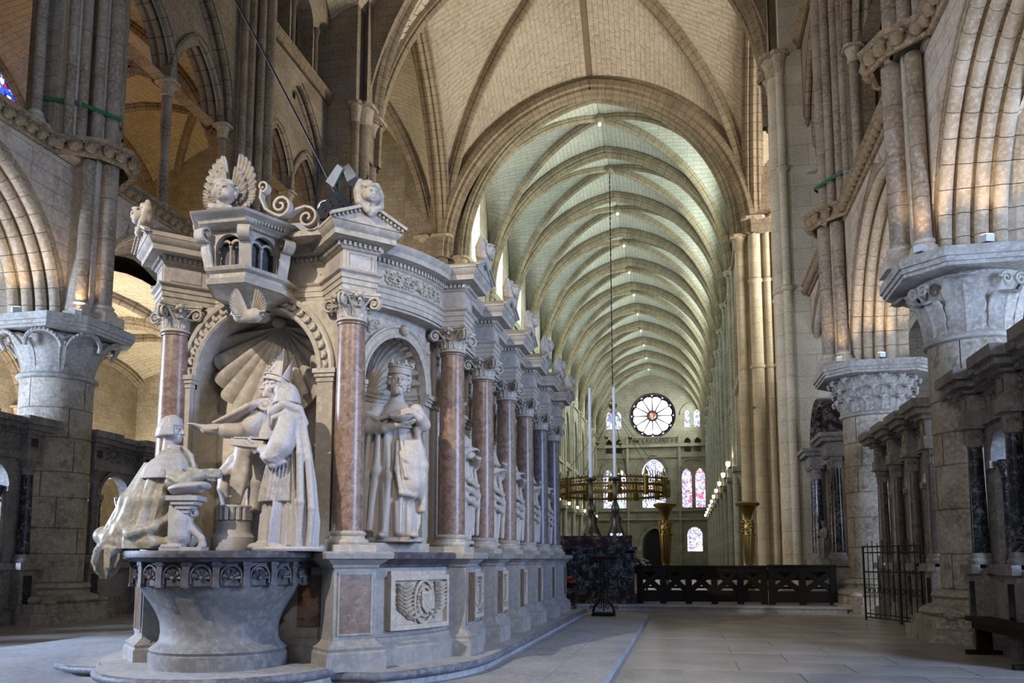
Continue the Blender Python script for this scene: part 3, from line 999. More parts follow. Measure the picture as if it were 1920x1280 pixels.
def web_bricks(mb, cells, sides, ch=0.30, bl=0.80, bulge=0.3, gap=0.016, off=0.03):
    rnd = random.Random(5)
    for A, D, side, c in cells:
        if side not in sides: continue
        n = len(A) - 1
        L = [0]
        for i in range(1, n + 1): L.append(L[-1] + ((A[i] - A[i - 1]).length + (D[i] - D[i - 1]).length) / 2)
        NC = int(L[-1] / ch)
        idx = np.arange(n + 1)
        def S(s, l):
            f = float(np.interp(l, L, idx)); i = min(int(f), n - 1); u = f - i
            a = A[i].lerp(A[i + 1], u); d = D[i].lerp(D[i + 1], u)
            return a.lerp(d, s) + V((0, 0, bulge * math.sin(PI * s) * (f / n)))
        for k in range(NC):
            l0, l1 = k * ch, (k + 1) * ch
            f = float(np.interp(l0 + ch / 2, L, idx)); i = min(int(f), n - 1)
            Wd = (A[i] - D[i]).length
            if Wd < 0.15: continue
            x = -rnd.random() * bl
            while x < Wd:
                e = x + bl * rnd.uniform(0.75, 1.2)
                s0 = max(0, (x + gap / 2) / Wd); s1 = min(1, (e - gap / 2) / Wd)
                x = e
                if s1 - s0 < 0.01: continue
                P = [S(s0, l0 + gap / 2), S(s1, l0 + gap / 2), S(s1, l1 - gap / 2), S(s0, l1 - gap / 2)]
                nn = (P[1] - P[0]).cross(P[3] - P[0]).normalized()
                if nn.z > 0: nn = -nn
                o = off + rnd.uniform(-0.006, 0.006)
                F = [p + nn * o for p in P]
                B = [p + nn * 0.004 for p in P]
                b = len(mb.v)
                mb.v.extend(tuple(p) for p in F + B)
                fl = [(b, b + 1, b + 2, b + 3)] + [(b + q, b + 4 + q, b + 4 + (q + 1) % 4, b + (q + 1) % 4) for q in range(4)]
                for q in fl: mb.face(q)

ceil = struct('ceiling', 'ribbed stone vaults over choir, crossing and nave')
XC0, XC1, YC0, YC1 = -12.4, 3.65, YC, 41.0
ZS, HX, HD = 17.2, 8.8, 13.0
HX0, HY = 12.4, 10.8
cc = web_cells(XC0, XC1, YC0, YC1, ZS, HX, HY, HD, n=18, hx0=HX0)
for nm, sd in (('N', 'N'), ('W', 'W'), ('E', 'E'), ('S', 'S')):
    mb = MB(); web_mesh(mb, cc, 6, 0.3, sd)
    part('vault_web', mb, M_BRICKJ, ceil)
    mb = MB(); web_bricks(mb, cc, sd)
    part('web_stones', mb, M_BRICK, ceil, False, kind='stuff')
cx, cy = (XC0 + XC1) / 2, (YC0 + YC1) / 2
for X, Y in ((XC0, YC0), (XC1, YC0), (XC1, YC1), (XC0, YC1)):
    mb = MB(); rib(mb, half_curve((X, Y, ZS), (cx, cy), HD, 22), RIBP, 1.25)
    part('diagonal_rib', mb, M_RIB, ceil)
for Y in (YC0, YC1):
    for X in (XC0, XC1):
        mb = MB(); rib(mb, half_curve((X, Y, ZS if Y == YC1 else 19.0), (cx, Y), HX if Y == YC1 else HX0 - 1.8, 22), TRANP, 1.35)
        part('crossing_arch', mb, M_RIB, ceil)
for X in (XC0, XC1):
    for Y in (YC0, YC1):
        mb = MB(); rib(mb, half_curve((X, Y, ZS), (X, cy), HY, 22), TRANP, 1.2)
        part('crossing_arch', mb, M_RIB, ceil)
# choir vault (above the picture, it closes the room)
c2 = web_cells(XL, XR, 8.6, YC0, 19.6, 7.6, 7.0, 8.0, n=10)
mb = MB(); web_mesh(mb, c2, 4)
part('choir_vault', mb, M_WEB, ceil)

# crossing piers
def crossing_pier(x, y, sx, sy, zcap, parent, mat, wide=False):
    """bundle at a corner of the crossing; (sx, sy) points to the middle of the crossing"""
    part('crossing_core', MB().box(min(x - sx * 1.9, x), max(x - sx * 1.9, x), min(y - sy * 1.4, y), max(y - sy * 1.4, y), 0, 27.5), M_CHOIR if mat is not M_PALE else M_PALE, parent, False)
    P = [(x + sx * 0.02, y + sy * 0.02, 0.30), (x + sx * 0.10, y - sy * 0.55, 0.17), (x + sx * 0.14, y - sy * 1.0, 0.27), (x + sx * 0.02, y - sy * 1.42, 0.15), (x - sx * 0.55, y + sy * 0.10, 0.17), (x - sx * 1.0, y + sy * 0.14, 0.24)]
    for px, py, r in P:
        shaft(px, py, 0.3, zcap - 0.75, r, parent, mat, True, False, 5)
        small_cap(px, py, zcap, r * 1.1, parent, 0.75)
        for zr in (Z_STR, 14.9):
            part('shaft_ring', MB().lathe([(r, zr - .12), (r + .07, zr - .05), (r + .07, zr + .05), (r, zr + .12)], (px, py), 14, caps=False), mat, parent)
wc = struct('wall_crossing', 'clustered piers and walls of the crossing')
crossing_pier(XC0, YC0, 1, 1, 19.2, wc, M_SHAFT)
crossing_pier(XC1, YC0, -1, 1, 19.2, wc, M_PALE)  # paler stone puts the bright transept light into this pier's colour
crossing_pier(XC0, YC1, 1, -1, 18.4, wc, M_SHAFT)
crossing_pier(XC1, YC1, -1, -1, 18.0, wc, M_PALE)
# wall heads above the crossing arches
for Y, s in ((YC0, -1), (YC1, 1)):
    mb = MB(); arch_wall(mb, TX(Y, s), XC0 - 2, XC1 + 2, ZS, 31, cx, (XC1 - XC0) / 2 + 0.1, ZS, (HX if Y == YC1 else HX0) + 0.15, -0.45, 0.6, 20)
    part('crossing_wall_head', mb, M_CHOIR, wc, False)
for X, s in ((XC0, -1), (XC1, 1)):
    mb = MB(); arch_wall(mb, TY(X, s), YC0 - 1, YC1 + 1, ZS, 29, cy, (YC1 - YC0) / 2 + 0.1, ZS, HY + 0.15, -0.3, 0.7, 20)
    part('crossing_wall_head', mb, M_CHOIR, wc, False)

# left transept arm: vault with a rib, rubble end wall
wt = struct('wall_transept', 'rough rubble masonry wall of the transept')
part('end_wall', MB().box(-24.3, -23.5, YC0 - 1, YC1 + 1, 0, 29), M_RUBBLE, wt, False)
part('side_wall', MB().box(-24, XC0 - 1.9, YC1 - 0.2, YC1 + 0.9, 0, 29), M_RUBBLE, wt, False)
part('side_wall', MB().box(-24, XC0 - 1.9, YC0 - 1.4, YC0 - 0.4, 0, 29), M_RUBBLE, wt, False)
ct = web_cells(-23.5, XC0 - 0.5, YC0, YC1, ZS, 9.8, HY - 0.3, 11.2, n=12)
mb = MB(); web_mesh(mb, ct, 5)
part('transept_vault', mb, M_WEB, ceil)
for X, Y in ((XC0 - .5, YC0), (XC0 - .5, YC1), (-23.5, YC0), (-23.5, YC1)):
    mb = MB(); rib(mb, half_curve((X, Y, ZS), ((-23.5 + XC0 - .5) / 2, cy), 11.2, 16), RIBP, 1.3)
    part('transept_rib', mb, M_RIB, ceil)
part('end_wall', MB().box(13.2, 14, YC0 - 1, YC1 + 1, 0, 29), M_CHOIR, wt, False)
ct = web_cells(XC1 + 0.5, 13.2, YC0, YC1, ZS, 9.8, HY - 0.3, 11.2, n=8)
mb = MB(); web_mesh(mb, ct, 4)
part('transept_vault', mb, M_WEB, ceil)
part('side_wall', MB().box(XC1 + 1.9, 13.5, YC1 - 0.2, YC1 + 0.9, 0, 29), M_PALE, wt, False)
part('side_wall', MB().box(XC1 + 1.9, 13.5, YC0 - 1.4, YC0 - 0.4, 0, 29), M_CHOIR, wt, False)

# ambulatory behind the arcades
for (x, s, xo, ys, par) in ((XL - 1.0, -1, -21.5, (Y0L - 7.3, Y0L, L1[1], L2[1], YC), wl), (XR + 1.0, 1, 11.6, (Y0R, R1[1], R2[1], YC), wr)):
    part('outer_wall', MB().box(min(xo, xo + s * .5), max(xo, xo + s * .5), ys[0] - 1, YC0 - 1, 0, 29), M_RUBBLE, par, False)
    part('tribune_floor', MB().box(min(x, xo), max(x, xo), ys[0], YC0, 9.95, 10.3), M_BLOCK, par, False)
    part('tribune_roof', MB().box(min(x, xo), max(x, xo), ys[0], YC0, 19.3, 19.5), M_BLOCK, par, False)
    part('outer_wall', MB().box(min(x, xo), max(x, xo), YC0 - 1.3, YC0 - 1.0, 0, 29), M_RUBBLE, par, False)
    for i in range(len(ys) - 1):
        xa, xb = min(x, xo), max(x, xo)
        for zs, h1, mat in ((6.3, 3.0, M_WEB), (13.6, 4.6, M_WEB)):
            ca = web_cells(xa, xb, ys[i], ys[i + 1], zs, h1 - 0.2, h1 - 0.3, h1 + 0.2, n=9)
            mb = MB(); web_mesh(mb, ca, 4, 0.12)
            part('ambulatory_vault', mb, mat, par)
            for X, Y in ((xa, ys[i]), (xb, ys[i]), (xb, ys[i + 1]), (xa, ys[i + 1])):
                mb = MB(); rib(mb, half_curve((X, Y, zs), ((xa + xb) / 2, (ys[i] + ys[i + 1]) / 2), h1 + 0.2, 12), RIBP, 0.75)
                part('ambulatory_rib', mb, M_RIB, par)
            mb = MB()
            for X in (xa, xb):
                rib(mb, half_curve((X, ys[i + 1], zs), ((xa + xb) / 2, ys[i + 1]), h1 - 0.2, 12), TRANP, 0.7)
            part('ambulatory_arch', mb, M_RIB, par)
            for Y in (ys[i], ys[i + 1]):
                mb = MB(); rib(mb, half_curve((xo, Y, zs), (xo, (ys[i] + ys[i + 1]) / 2), h1 - 0.3, 12), TRANP, 0.55)
                part('wall_rib', mb, M_RIB, par)
        for zb, zt in ((0.2, 6.3), (10.3, 13.6)):
            for dx, dy, r in ((0.35, 0, .2), (0.15, -.3, .13), (0.15, .3, .13)):
                shaft(xo - s * dx, ys[i] + dy, zb, zt - 0.3, r, par, M_PALE, True, False, 1)
                small_cap(xo - s * dx, ys[i] + dy, zt, r, par, 0.4)

# ---------------------------------------------------------------- nave
NB, Y_N0, BL = 11, 41.4, 6.25
HW = 7.2
NX0, NX1 = AXN - HW, AXN + HW
ZN, HNX, HND, HNY = 17.4, 8.4, 8.9, 8.2
M_NWIN_R = glow('clerestory glass', '#eef8f3', 36.0)
M_NWIN_L = glow('clerestory glass', '#e4f1fb', 10.0)
base_cells = web_cells(NX0, NX1, 0, BL, ZN, HNX, HNY, HND, n=14, zsw=20.0)
mbw = MB(); web_mesh(mbw, base_cells, 5, 0.25)
me_web = mesh_of('nave_web', mbw, M_NWEB)
me_rib = []
for X, Y in ((NX0, 0), (NX1, 0), (NX1, BL), (NX0, BL)):
    mb = MB(); rib(mb, half_curve((X, Y, ZN), (AXN, BL / 2), HND, 18), RIBP, 1.0)
    me_rib.append(mesh_of('diagonal_rib', mb, M_NRIB))
me_tr = []
for X in (NX0, NX1):
    mb = MB(); rib(mb, half_curve((X, 0, ZN), (AXN, 0), HNX, 18), TRANP, 1.0)
    me_tr.append(mesh_of('transverse_arch', mb, M_NRIB))
mb = MB().lathe([(0.05, -0.42), (0.25, -0.40), (0.36, -0.28), (0.36, -0.05), (0.3, 0.1)], (0, 0), 14)
me_boss = mesh_of('boss', mb, M_NRIB)
for k in range(NB):
    M = Matrix.Translation((0, Y_N0 + k * BL, 0))
    link('nave_web', me_web, ceil, M=M)
    for m_ in me_rib: link('diagonal_rib', m_, ceil, M=M)
    for m_ in me_tr: link('transverse_arch', m_, ceil, M=M)
    link('boss', me_boss, ceil, M=Matrix.Translation((AXN, Y_N0 + (k + .5) * BL, ZN + HND)))
YW = Y_N0 + NB * BL
for xa_, xb_ in ((NX1 - .02, NX1 + 1.3), (NX0 - 1.3, NX0 + .02)):
    part('nave_end_pier', MB().box(xa_, xb_, Y_N0 - .15, Y_N0 + .35, 0, 27.0), M_PALE, wc, False)
    shaft((xa_ + xb_) / 2 - .62 * (1 if xa_ > AXN else -1), Y_N0 - .1, .3, 17.3, .26, wc, M_PALE, True, True, 5)
wnl = struct('wall_nave_left', 'left wall of the nave with shafts, arcade and clerestory windows')
wnr = struct('wall_nave_right', 'right wall of the nave with shafts, arcade and clerestory windows')
for x, s, par, mg in ((NX0, -1, wnl, M_NWIN_L), (NX1, 1, wnr, M_NWIN_R)):
    T = TY(x, s)
    mb = MB(); arch_wall(mb, T, 0, BL, Z_AB, Z_STR, BL / 2, 2.3, Z_AB, 2.9, 0.02, 1.2, 8)
    arch_wall(mb, T, 0, BL, Z_STR, 17.6, BL / 2, 1.9, 13.6, 2.6, 0.02, 1.2, 8, sill=11.0)
    arch_wall(mb, T, 0, BL, 17.6, 27.0, BL / 2, 0.95, 22.0, 1.4, 0.02, 1.2, 8, sill=18.2)
    me_w = mesh_of('bay_wall', mb, M_NWALL, False)
    mb = MB(); arch_sweep(mb, T, BL / 2, 2.1, Z_AB, 2.7, RNDP, 10); arch_sweep(mb, T, BL / 2, 1.7, 13.6, 2.5, RNDP, 10)
    me_a = mesh_of('bay_arches', mb, M_NSHAFT)
    mb = MB().box(min(x + s * 0.62, x + s * .68), max(x + s * 0.62, x + s * .68), BL / 2 - 1.0, BL / 2 + 1.0, 18.1, 23.5)
    me_g = mesh_of('clerestory_pane', mb, mg, False)
    mb = MB().lathe([(0.75, 0), (0.75, 0.3), (0.6, 0.5), (0.52, 0.6), (0.52, 5.3)], (x + s * 0.62, 0), 16)
    me_p = mesh_of('nave_pillar', mb, M_NWALL)
    mb = MB().lathe([(0.52, 5.3), (0.56, 5.4), (0.6, 5.7), (0.85, 6.15)], (x + s * 0.62, 0), 16).box(x + s * .62 - .95, x + s * .62 + .95, -.95, .95, 6.12, Z_AB)
    me_c = mesh_of('nave_capital', mb, M_NSHAFT)
    mb = MB().box(min(x - s * 0.16, x), max(x - s * .16, x), 0, BL, Z_STR - .2, Z_STR).box(min(x - s * 0.14, x), max(x - s * .14, x), 0, BL, 17.5, 17.7)
    me_s = mesh_of('nave_string', mb, M_NSHAFT, False)
    shm = {}
    for r in (0.2, 0.12):
        for a, b in ((0.0, 17.6), (Z_AB, 17.6)):
            shm[(r, a)] = mesh_of('nave_shaft', MB().lathe([(r * 1.5, a), (r * 1.6, a + .1), (r, a + .3), (r, b - .5), (r * 1.25, b - .45), (r * 1.1, b - .3), (r * 1.9, b), (r * 1.9, b + .15)], (0, 0), 10), M_NSHAFT)
    part('aisle_wall', MB().box(min(x + s * 6.2, x + s * 6.8), max(x + s * 6.2, x + s * 6.8), Y_N0, YW, 0, 12), M_NWALL, par, False)
    part('aisle_roof', MB().box(min(x + s * 1.1, x + s * 6.6), max(x + s * 1.1, x + s * 6.6), Y_N0, YW, 10.2, 10.5), M_NWALL, par, False)
    part('gallery_back', MB().box(min(x + s * 3, x + s * 3.2), max(x + s * 3, x + s * 3.2), Y_N0, YW, 10.5, 18), M_NWALL, par, False)
    for k in range(NB):
        M = Matrix.Translation((0, Y_N0 + k * BL, 0))
        for nm, me in (('bay_wall', me_w), ('bay_arches', me_a), ('clerestory_pane', me_g), ('nave_string', me_s)): link(nm, me, par, M=M)
        if k:
            link('nave_pillar', me_p, par, M=M); link('nave_capital', me_c, par, M=M)
            for dx, dy, r, a in ((0.12, 0, .2, 0.0), (0.0, -.38, .12, Z_AB), (0.0, .38, .12, Z_AB), (-.0, -.7, .12, Z_AB), (0, .7, .12, Z_AB)):
                link('nave_shaft', shm[(r, a)], par, M=Matrix.Translation((x - s * dx, Y_N0 + k * BL + dy, 0)))

# ---------------------------------------------------------------- west wall with rose window
ww = struct('wall_west', 'far end wall of the nave with rose window and lancets')
WALLW = TX(YW, 1)
AXW = -4.0
def pane_arch(x, zb, w, zs, h, y, mat, name, n=10):
    pts = [(x - w, zb)] + [(x + a, zs + z) for a, z, _, _ in arch2(w, h, n)] + [(x + w, zb)]
    mb = MB()
    c = (x, (zb + zs) / 2)
    for i in range(len(pts)):
        j = (i + 1) % len(pts)
        mb.poly([(c[0], y, c[1]), (pts[i][0], y, pts[i][1]), (pts[j][0], y, pts[j][1])])
    return mb
def west_bays():
    # bays across: side, middle, side; storeys up
    xs = (NX0 - 0.5, AXW - 3.4, AXW + 3.4, NX1 + 0.5)
    mb = MB()
    for i in range(3):
        a0, a1 = xs[i], xs[i + 1]; c = (a0 + a1) / 2
        if i == 1:
            arch_wall(mb, WALLW, a0, a1, 0, 6.6, c, 1.6, 3.2, 2.1, 0, 0.8, 8)
            arch_wall(mb, WALLW, a0, a1, 6.6, 16.5, c, 1.55, 12.6, 1.9, 0, 0.8, 8, sill=8.0)
        else:
            cc_ = AXW + (5.15 if i == 2 else -5.15) * 1.0
            arch_wall(mb, WALLW, a0, a1, 0, 6.6, cc_, 1.0, 4.4, 1.1, 0, 0.8, 8, sill=2.3)
            for k, q in ((0, -1), (1, 1)):
                b0, b1 = (a0, cc_) if k == 0 else (cc_, a1)
                arch_wall(mb, WALLW, b0, b1, 6.6, 14.6, cc_ + q * 0.86, 0.68, 12.0, 1.2, 0, 0.8, 8, sill=8.0)
                arch_wall(mb, WALLW, b0, b1, 14.6, 17.9, cc_ + q * 0.66, 0.42, 16.6, 0.6, 0, 0.8, 6, sill=15.3)
                arch_wall(mb, WALLW, b0, b1, 17.9, 28, cc_ + q * 0.62, 0.40, 20.4, 0.6, 0, 0.8, 6, sill=18.6)
    # disc opening for the rose
    zc, R = 20.3, 3.05
    n = 48
    a0, a1, z0, z1 = xs[1], xs[2], 16.5, 28.0
    for d in (0,):
        for i in range(n):
            t0, t1 = 2 * PI * i / n, 2 * PI * (i + 1) / n
            def edge(t):
                ux, uz = math.cos(t), math.sin(t)
                k = 1e9
                if ux > 1e-6: k = min(k, (a1 - AXW) / ux)
                if ux < -1e-6: k = min(k, (a0 - AXW) / ux)
                if uz > 1e-6: k = min(k, (z1 - zc) / uz)
                if uz < -1e-6: k = min(k, (z0 - zc) / uz)
                return (AXW + ux * k, zc + uz * k)
            e0, e1 = edge(t0), edge(t1)
            p0 = (AXW + R * math.cos(t0), zc + R * math.sin(t0)); p1 = (AXW + R * math.cos(t1), zc + R * math.sin(t1))
            mb.poly([(p0[0], YW, p0[1]), (e0[0], YW, e0[1]), (e1[0], YW, e1[1]), (p1[0], YW, p1[1])], [p0, e0, e1, p1])
            mb.poly([(p0[0], YW, p0[1]), (p1[0], YW, p1[1]), (p1[0], YW + .7, p1[1]), (p0[0], YW + .7, p0[1])])
    for cxr, czr in ((a0, z1), (a1, z1), (a0, z0), (a1, z0)):
        pass
    part('west_wall_face', mb, M_NWALL, ww, False)
    part('west_wall_back', MB().box(NX0 - 2, NX1 + 2, YW + 1.2, YW + 1.5, 0, 30), M_NWALL, ww, False)
west_bays()
for z, h_, o in ((6.6, 0.25, 0.3), (7.7, 0.2, 0.25), (14.75, 0.15, 0.15), (16.4, 0.4, 0.35)):
    part('string_course', MB().box(NX0, NX1, YW - o, YW, z - h_, z), M_NSHAFT, ww, False)
for x in (AXW - 3.4, AXW + 3.4):
    part('wall_shaft', MB().lathe([(0.2, 0), (0.2, 17.5)], (x, YW - 0.1), 10), M_NSHAFT, ww)
for q in (-1, 1):
    mb = MB(); arch_sweep(mb, TX(YW - 0.15, 1), AXW + q * 5.15, 1.55, 12.6, 1.6, RNDP, 8); arch_sweep(mb, TX(YW - 0.15, 1), AXW + q * 5.15, 1.2, 20.2, 1.4, RNDP, 8)
    part('blind_arch', mb, M_NSHAFT, ww)
mb = MB(); arch_sweep(mb, TX(YW - 0.15, 1), AXW, 1.75, 12.7, 2.1, RNDP, 8); arch_sweep(mb, TX(YW - 0.15, 1), AXW, 1.8, 3.3, 2.4, RNDP, 8)
part('blind_arch', mb, M_NSHAFT, ww)
# pierced balustrade under the rose
mb = MB().box(AXW - 3.3, AXW + 3.3, YW - 0.32, YW - 0.1, 17.25, 17.4)
for k in range(12):
    xk = AXW - 3.05 + k * 0.555
    mb.sweep([V((xk + .22 * math.cos(a), YW - .2, 16.85 + .36 * math.sin(a))) for a in [2 * PI * i / 8 for i in range(8)]], [(-.05, -.05), (.05, -.05), (.05, .05), (-.05, .05)], closed_path=True)
part('balustrade', mb, M_NSHAFT, ww)
GLASS = ['#eef4ff', '#dfe9ff', '#f7f1ff', '#a9c3ff', '#ffffff', '#f2d7e6', '#c9a2b8', '#e8f0ff', '#7e8fd6', '#ffffff']
M_GL_W = stained('white stained glass', GLASS, 1.9, 3.2, 0.06)
M_GL_P = stained('pink stained glass', ['#f3c9dc', '#d97fa3', '#ffffff', '#8fa4ea', '#f7e3ee', '#cf6a8f', '#eef2ff', '#b9c6ff'], 1.9, 3.6, 0.06)
M_GL_B = stained('blue stained glass', ['#1836b8', '#0c1f86', '#3c63ff', '#c92a2a', '#86a8ff', '#142b9c', '#ffffff', '#1f48d8'], 1.5, 7.0, 0.05)
M_GL_R = stained('rose petal glass', ['#ffffff', '#f4f4ff', '#ffffff', '#e6ecff', '#fff6fb', '#ffffff'], 2.6, 2.2, 0.02)
M_GL_C = stained('rose small glass', ['#d8402e', '#3a53c8', '#e8c04a', '#5f9a4b', '#ffffff', '#a03a70'], 1.3, 5.0, 0.06)
yg = YW + 0.45
WN = 0
def window(name_label, panes, mat, frame=None):
    global WN
    WN += 1
    w = struct('window_%d' % WN, name_label)
    for p in panes:
        part('pane', pane_arch(*p, yg, None, ''), mat, w, False)
    return w
cL, cR = AXW - 5.15, AXW + 5.15
window('tall bright middle lancet window below the rose', [(AXW, 8.0, 1.5, 12.6, 1.85)], M_GL_W)
window('pair of white and blue lancets beside the middle window, behind the crown chandelier', [(cL - .86, 8.0, .62, 12.0, 1.15), (cL + .86, 8.0, .62, 12.0, 1.15)], M_GL_W)
window('pair of pink lancets beside the middle window', [(cR - .86, 8.0, .62, 12.0, 1.15), (cR + .86, 8.0, .62, 12.0, 1.15)], M_GL_P)
window('small twin windows on the candle side of the rose', [(cL - .62, 18.6, .38, 20.4, .58), (cL + .62, 18.6, .38, 20.4, .58)], M_GL_W)
window('small twin windows on the lamp side of the rose', [(cR - .62, 18.6, .38, 20.4, .58), (cR + .62, 18.6, .38, 20.4, .58)], M_GL_W)
window('low round-headed window above the black altar', [(cL, 2.3, .95, 4.4, 1.05)], M_GL_W)
window('low round-headed window beside the dark doorway', [(cR, 2.3, .95, 4.4, 1.05)], M_GL_W)
# iron saddle bars across the panes
# rose: twelve petals around a hub with small lights in the rim
WN += 1
rose = struct('window_%d' % WN, 'round rose window with twelve white petals')
zc, R = 20.3, 3.05
mbf = MB()
for i in range(12):
    a = 2 * PI * (i + .5) / 12
    mb = MB()
    pts = []
    for k in range(13):
        t = k / 12
        rr = 0.72 + 1.95 * t
        hw_ = (0.15 + 0.575 * t) if t < 0.8 else 0.61 * math.sqrt(max(0.0, 1 - ((t - .8) / .2) ** 2))
        pts.append((rr, hw_))
    loop = [(r_, w_) for r_, w_ in pts] + [(r_, -w_) for r_, w_ in reversed(pts[:-1])]
    P = [V((AXW + r_ * math.cos(a) - w_ * math.sin(a), yg, zc + r_ * math.sin(a) + w_ * math.cos(a))) for r_, w_ in loop]
    c_ = V((AXW + 1.7 * math.cos(a), yg, zc + 1.7 * math.sin(a)))
    for k in range(len(P)):
        mb.poly([c_, P[k], P[(k + 1) % len(P)]])
    part('petal_pane', mb, M_GL_R, rose, False)
    mbt = MB().tube(P + [P[0]], 0.05, 5)
    part('petal_tracery', mbt, M_TOMBD, rose)
    b = 2 * PI * i / 12
    part('rim_light', MB().lathe([(0.02, 0), (0.17, 0)], (0, 0), 8, caps=False).add(MB()), M_GL_C, rose, False).matrix_basis = Matrix.Translation((AXW + 2.76 * math.cos(b), yg - .02, zc + 2.76 * math.sin(b))) @ Matrix.Rotation(PI / 2, 4, 'X')
part('hub_light', MB().add(MB().lathe([(0.02, 0), (0.5, 0)], (0, 0), 16, caps=False), Matrix.Translation((AXW, yg - .02, zc)) @ Matrix.Rotation(PI / 2, 4, 'X')), M_GL_C, rose, False)
mb = MB()
for rr, tb in ((0.62, 0.09), (2.95, 0.12)):
    mb.tube([V((AXW + rr * math.cos(2 * PI * i / 36), yg - .03, zc + rr * math.sin(2 * PI * i / 36))) for i in range(37)], tb, 6)
part('rose_ring', mb, M_TOMBD, rose)
part('rose_field', MB().add(MB().lathe([(0.02, 0), (3.06, 0)], (0, 0), 40, caps=False), Matrix.Translation((AXW, yg + .06, zc)) @ Matrix.Rotation(PI / 2, 4, 'X')), M_VOID, rose, False)
d1 = struct('door_1', 'dark pointed west doorway')
part('door_leaf', pane_arch(AXW + .25, 0, 1.55, 3.2, 2.1, yg, None, ''), M_VOID, d1, False)
# gallery window of the left ambulatory with blue glass
WN += 1
wb = struct('window_%d' % WN, 'blue stained glass window up in the dark left gallery')
def pane_arch_x(y, zb, w, zs, h, x):
    mb = pane_arch(y, zb, w, zs, h, 0, None, '')
    mb.v = [(x, a[0], a[2]) for a in mb.v]
    return mb
for yy in (21.3,):
    part('pane', pane_arch_x(yy, 12.6, 1.1, 16.0, 1.5, -21.42), M_GL_B, wb, False)
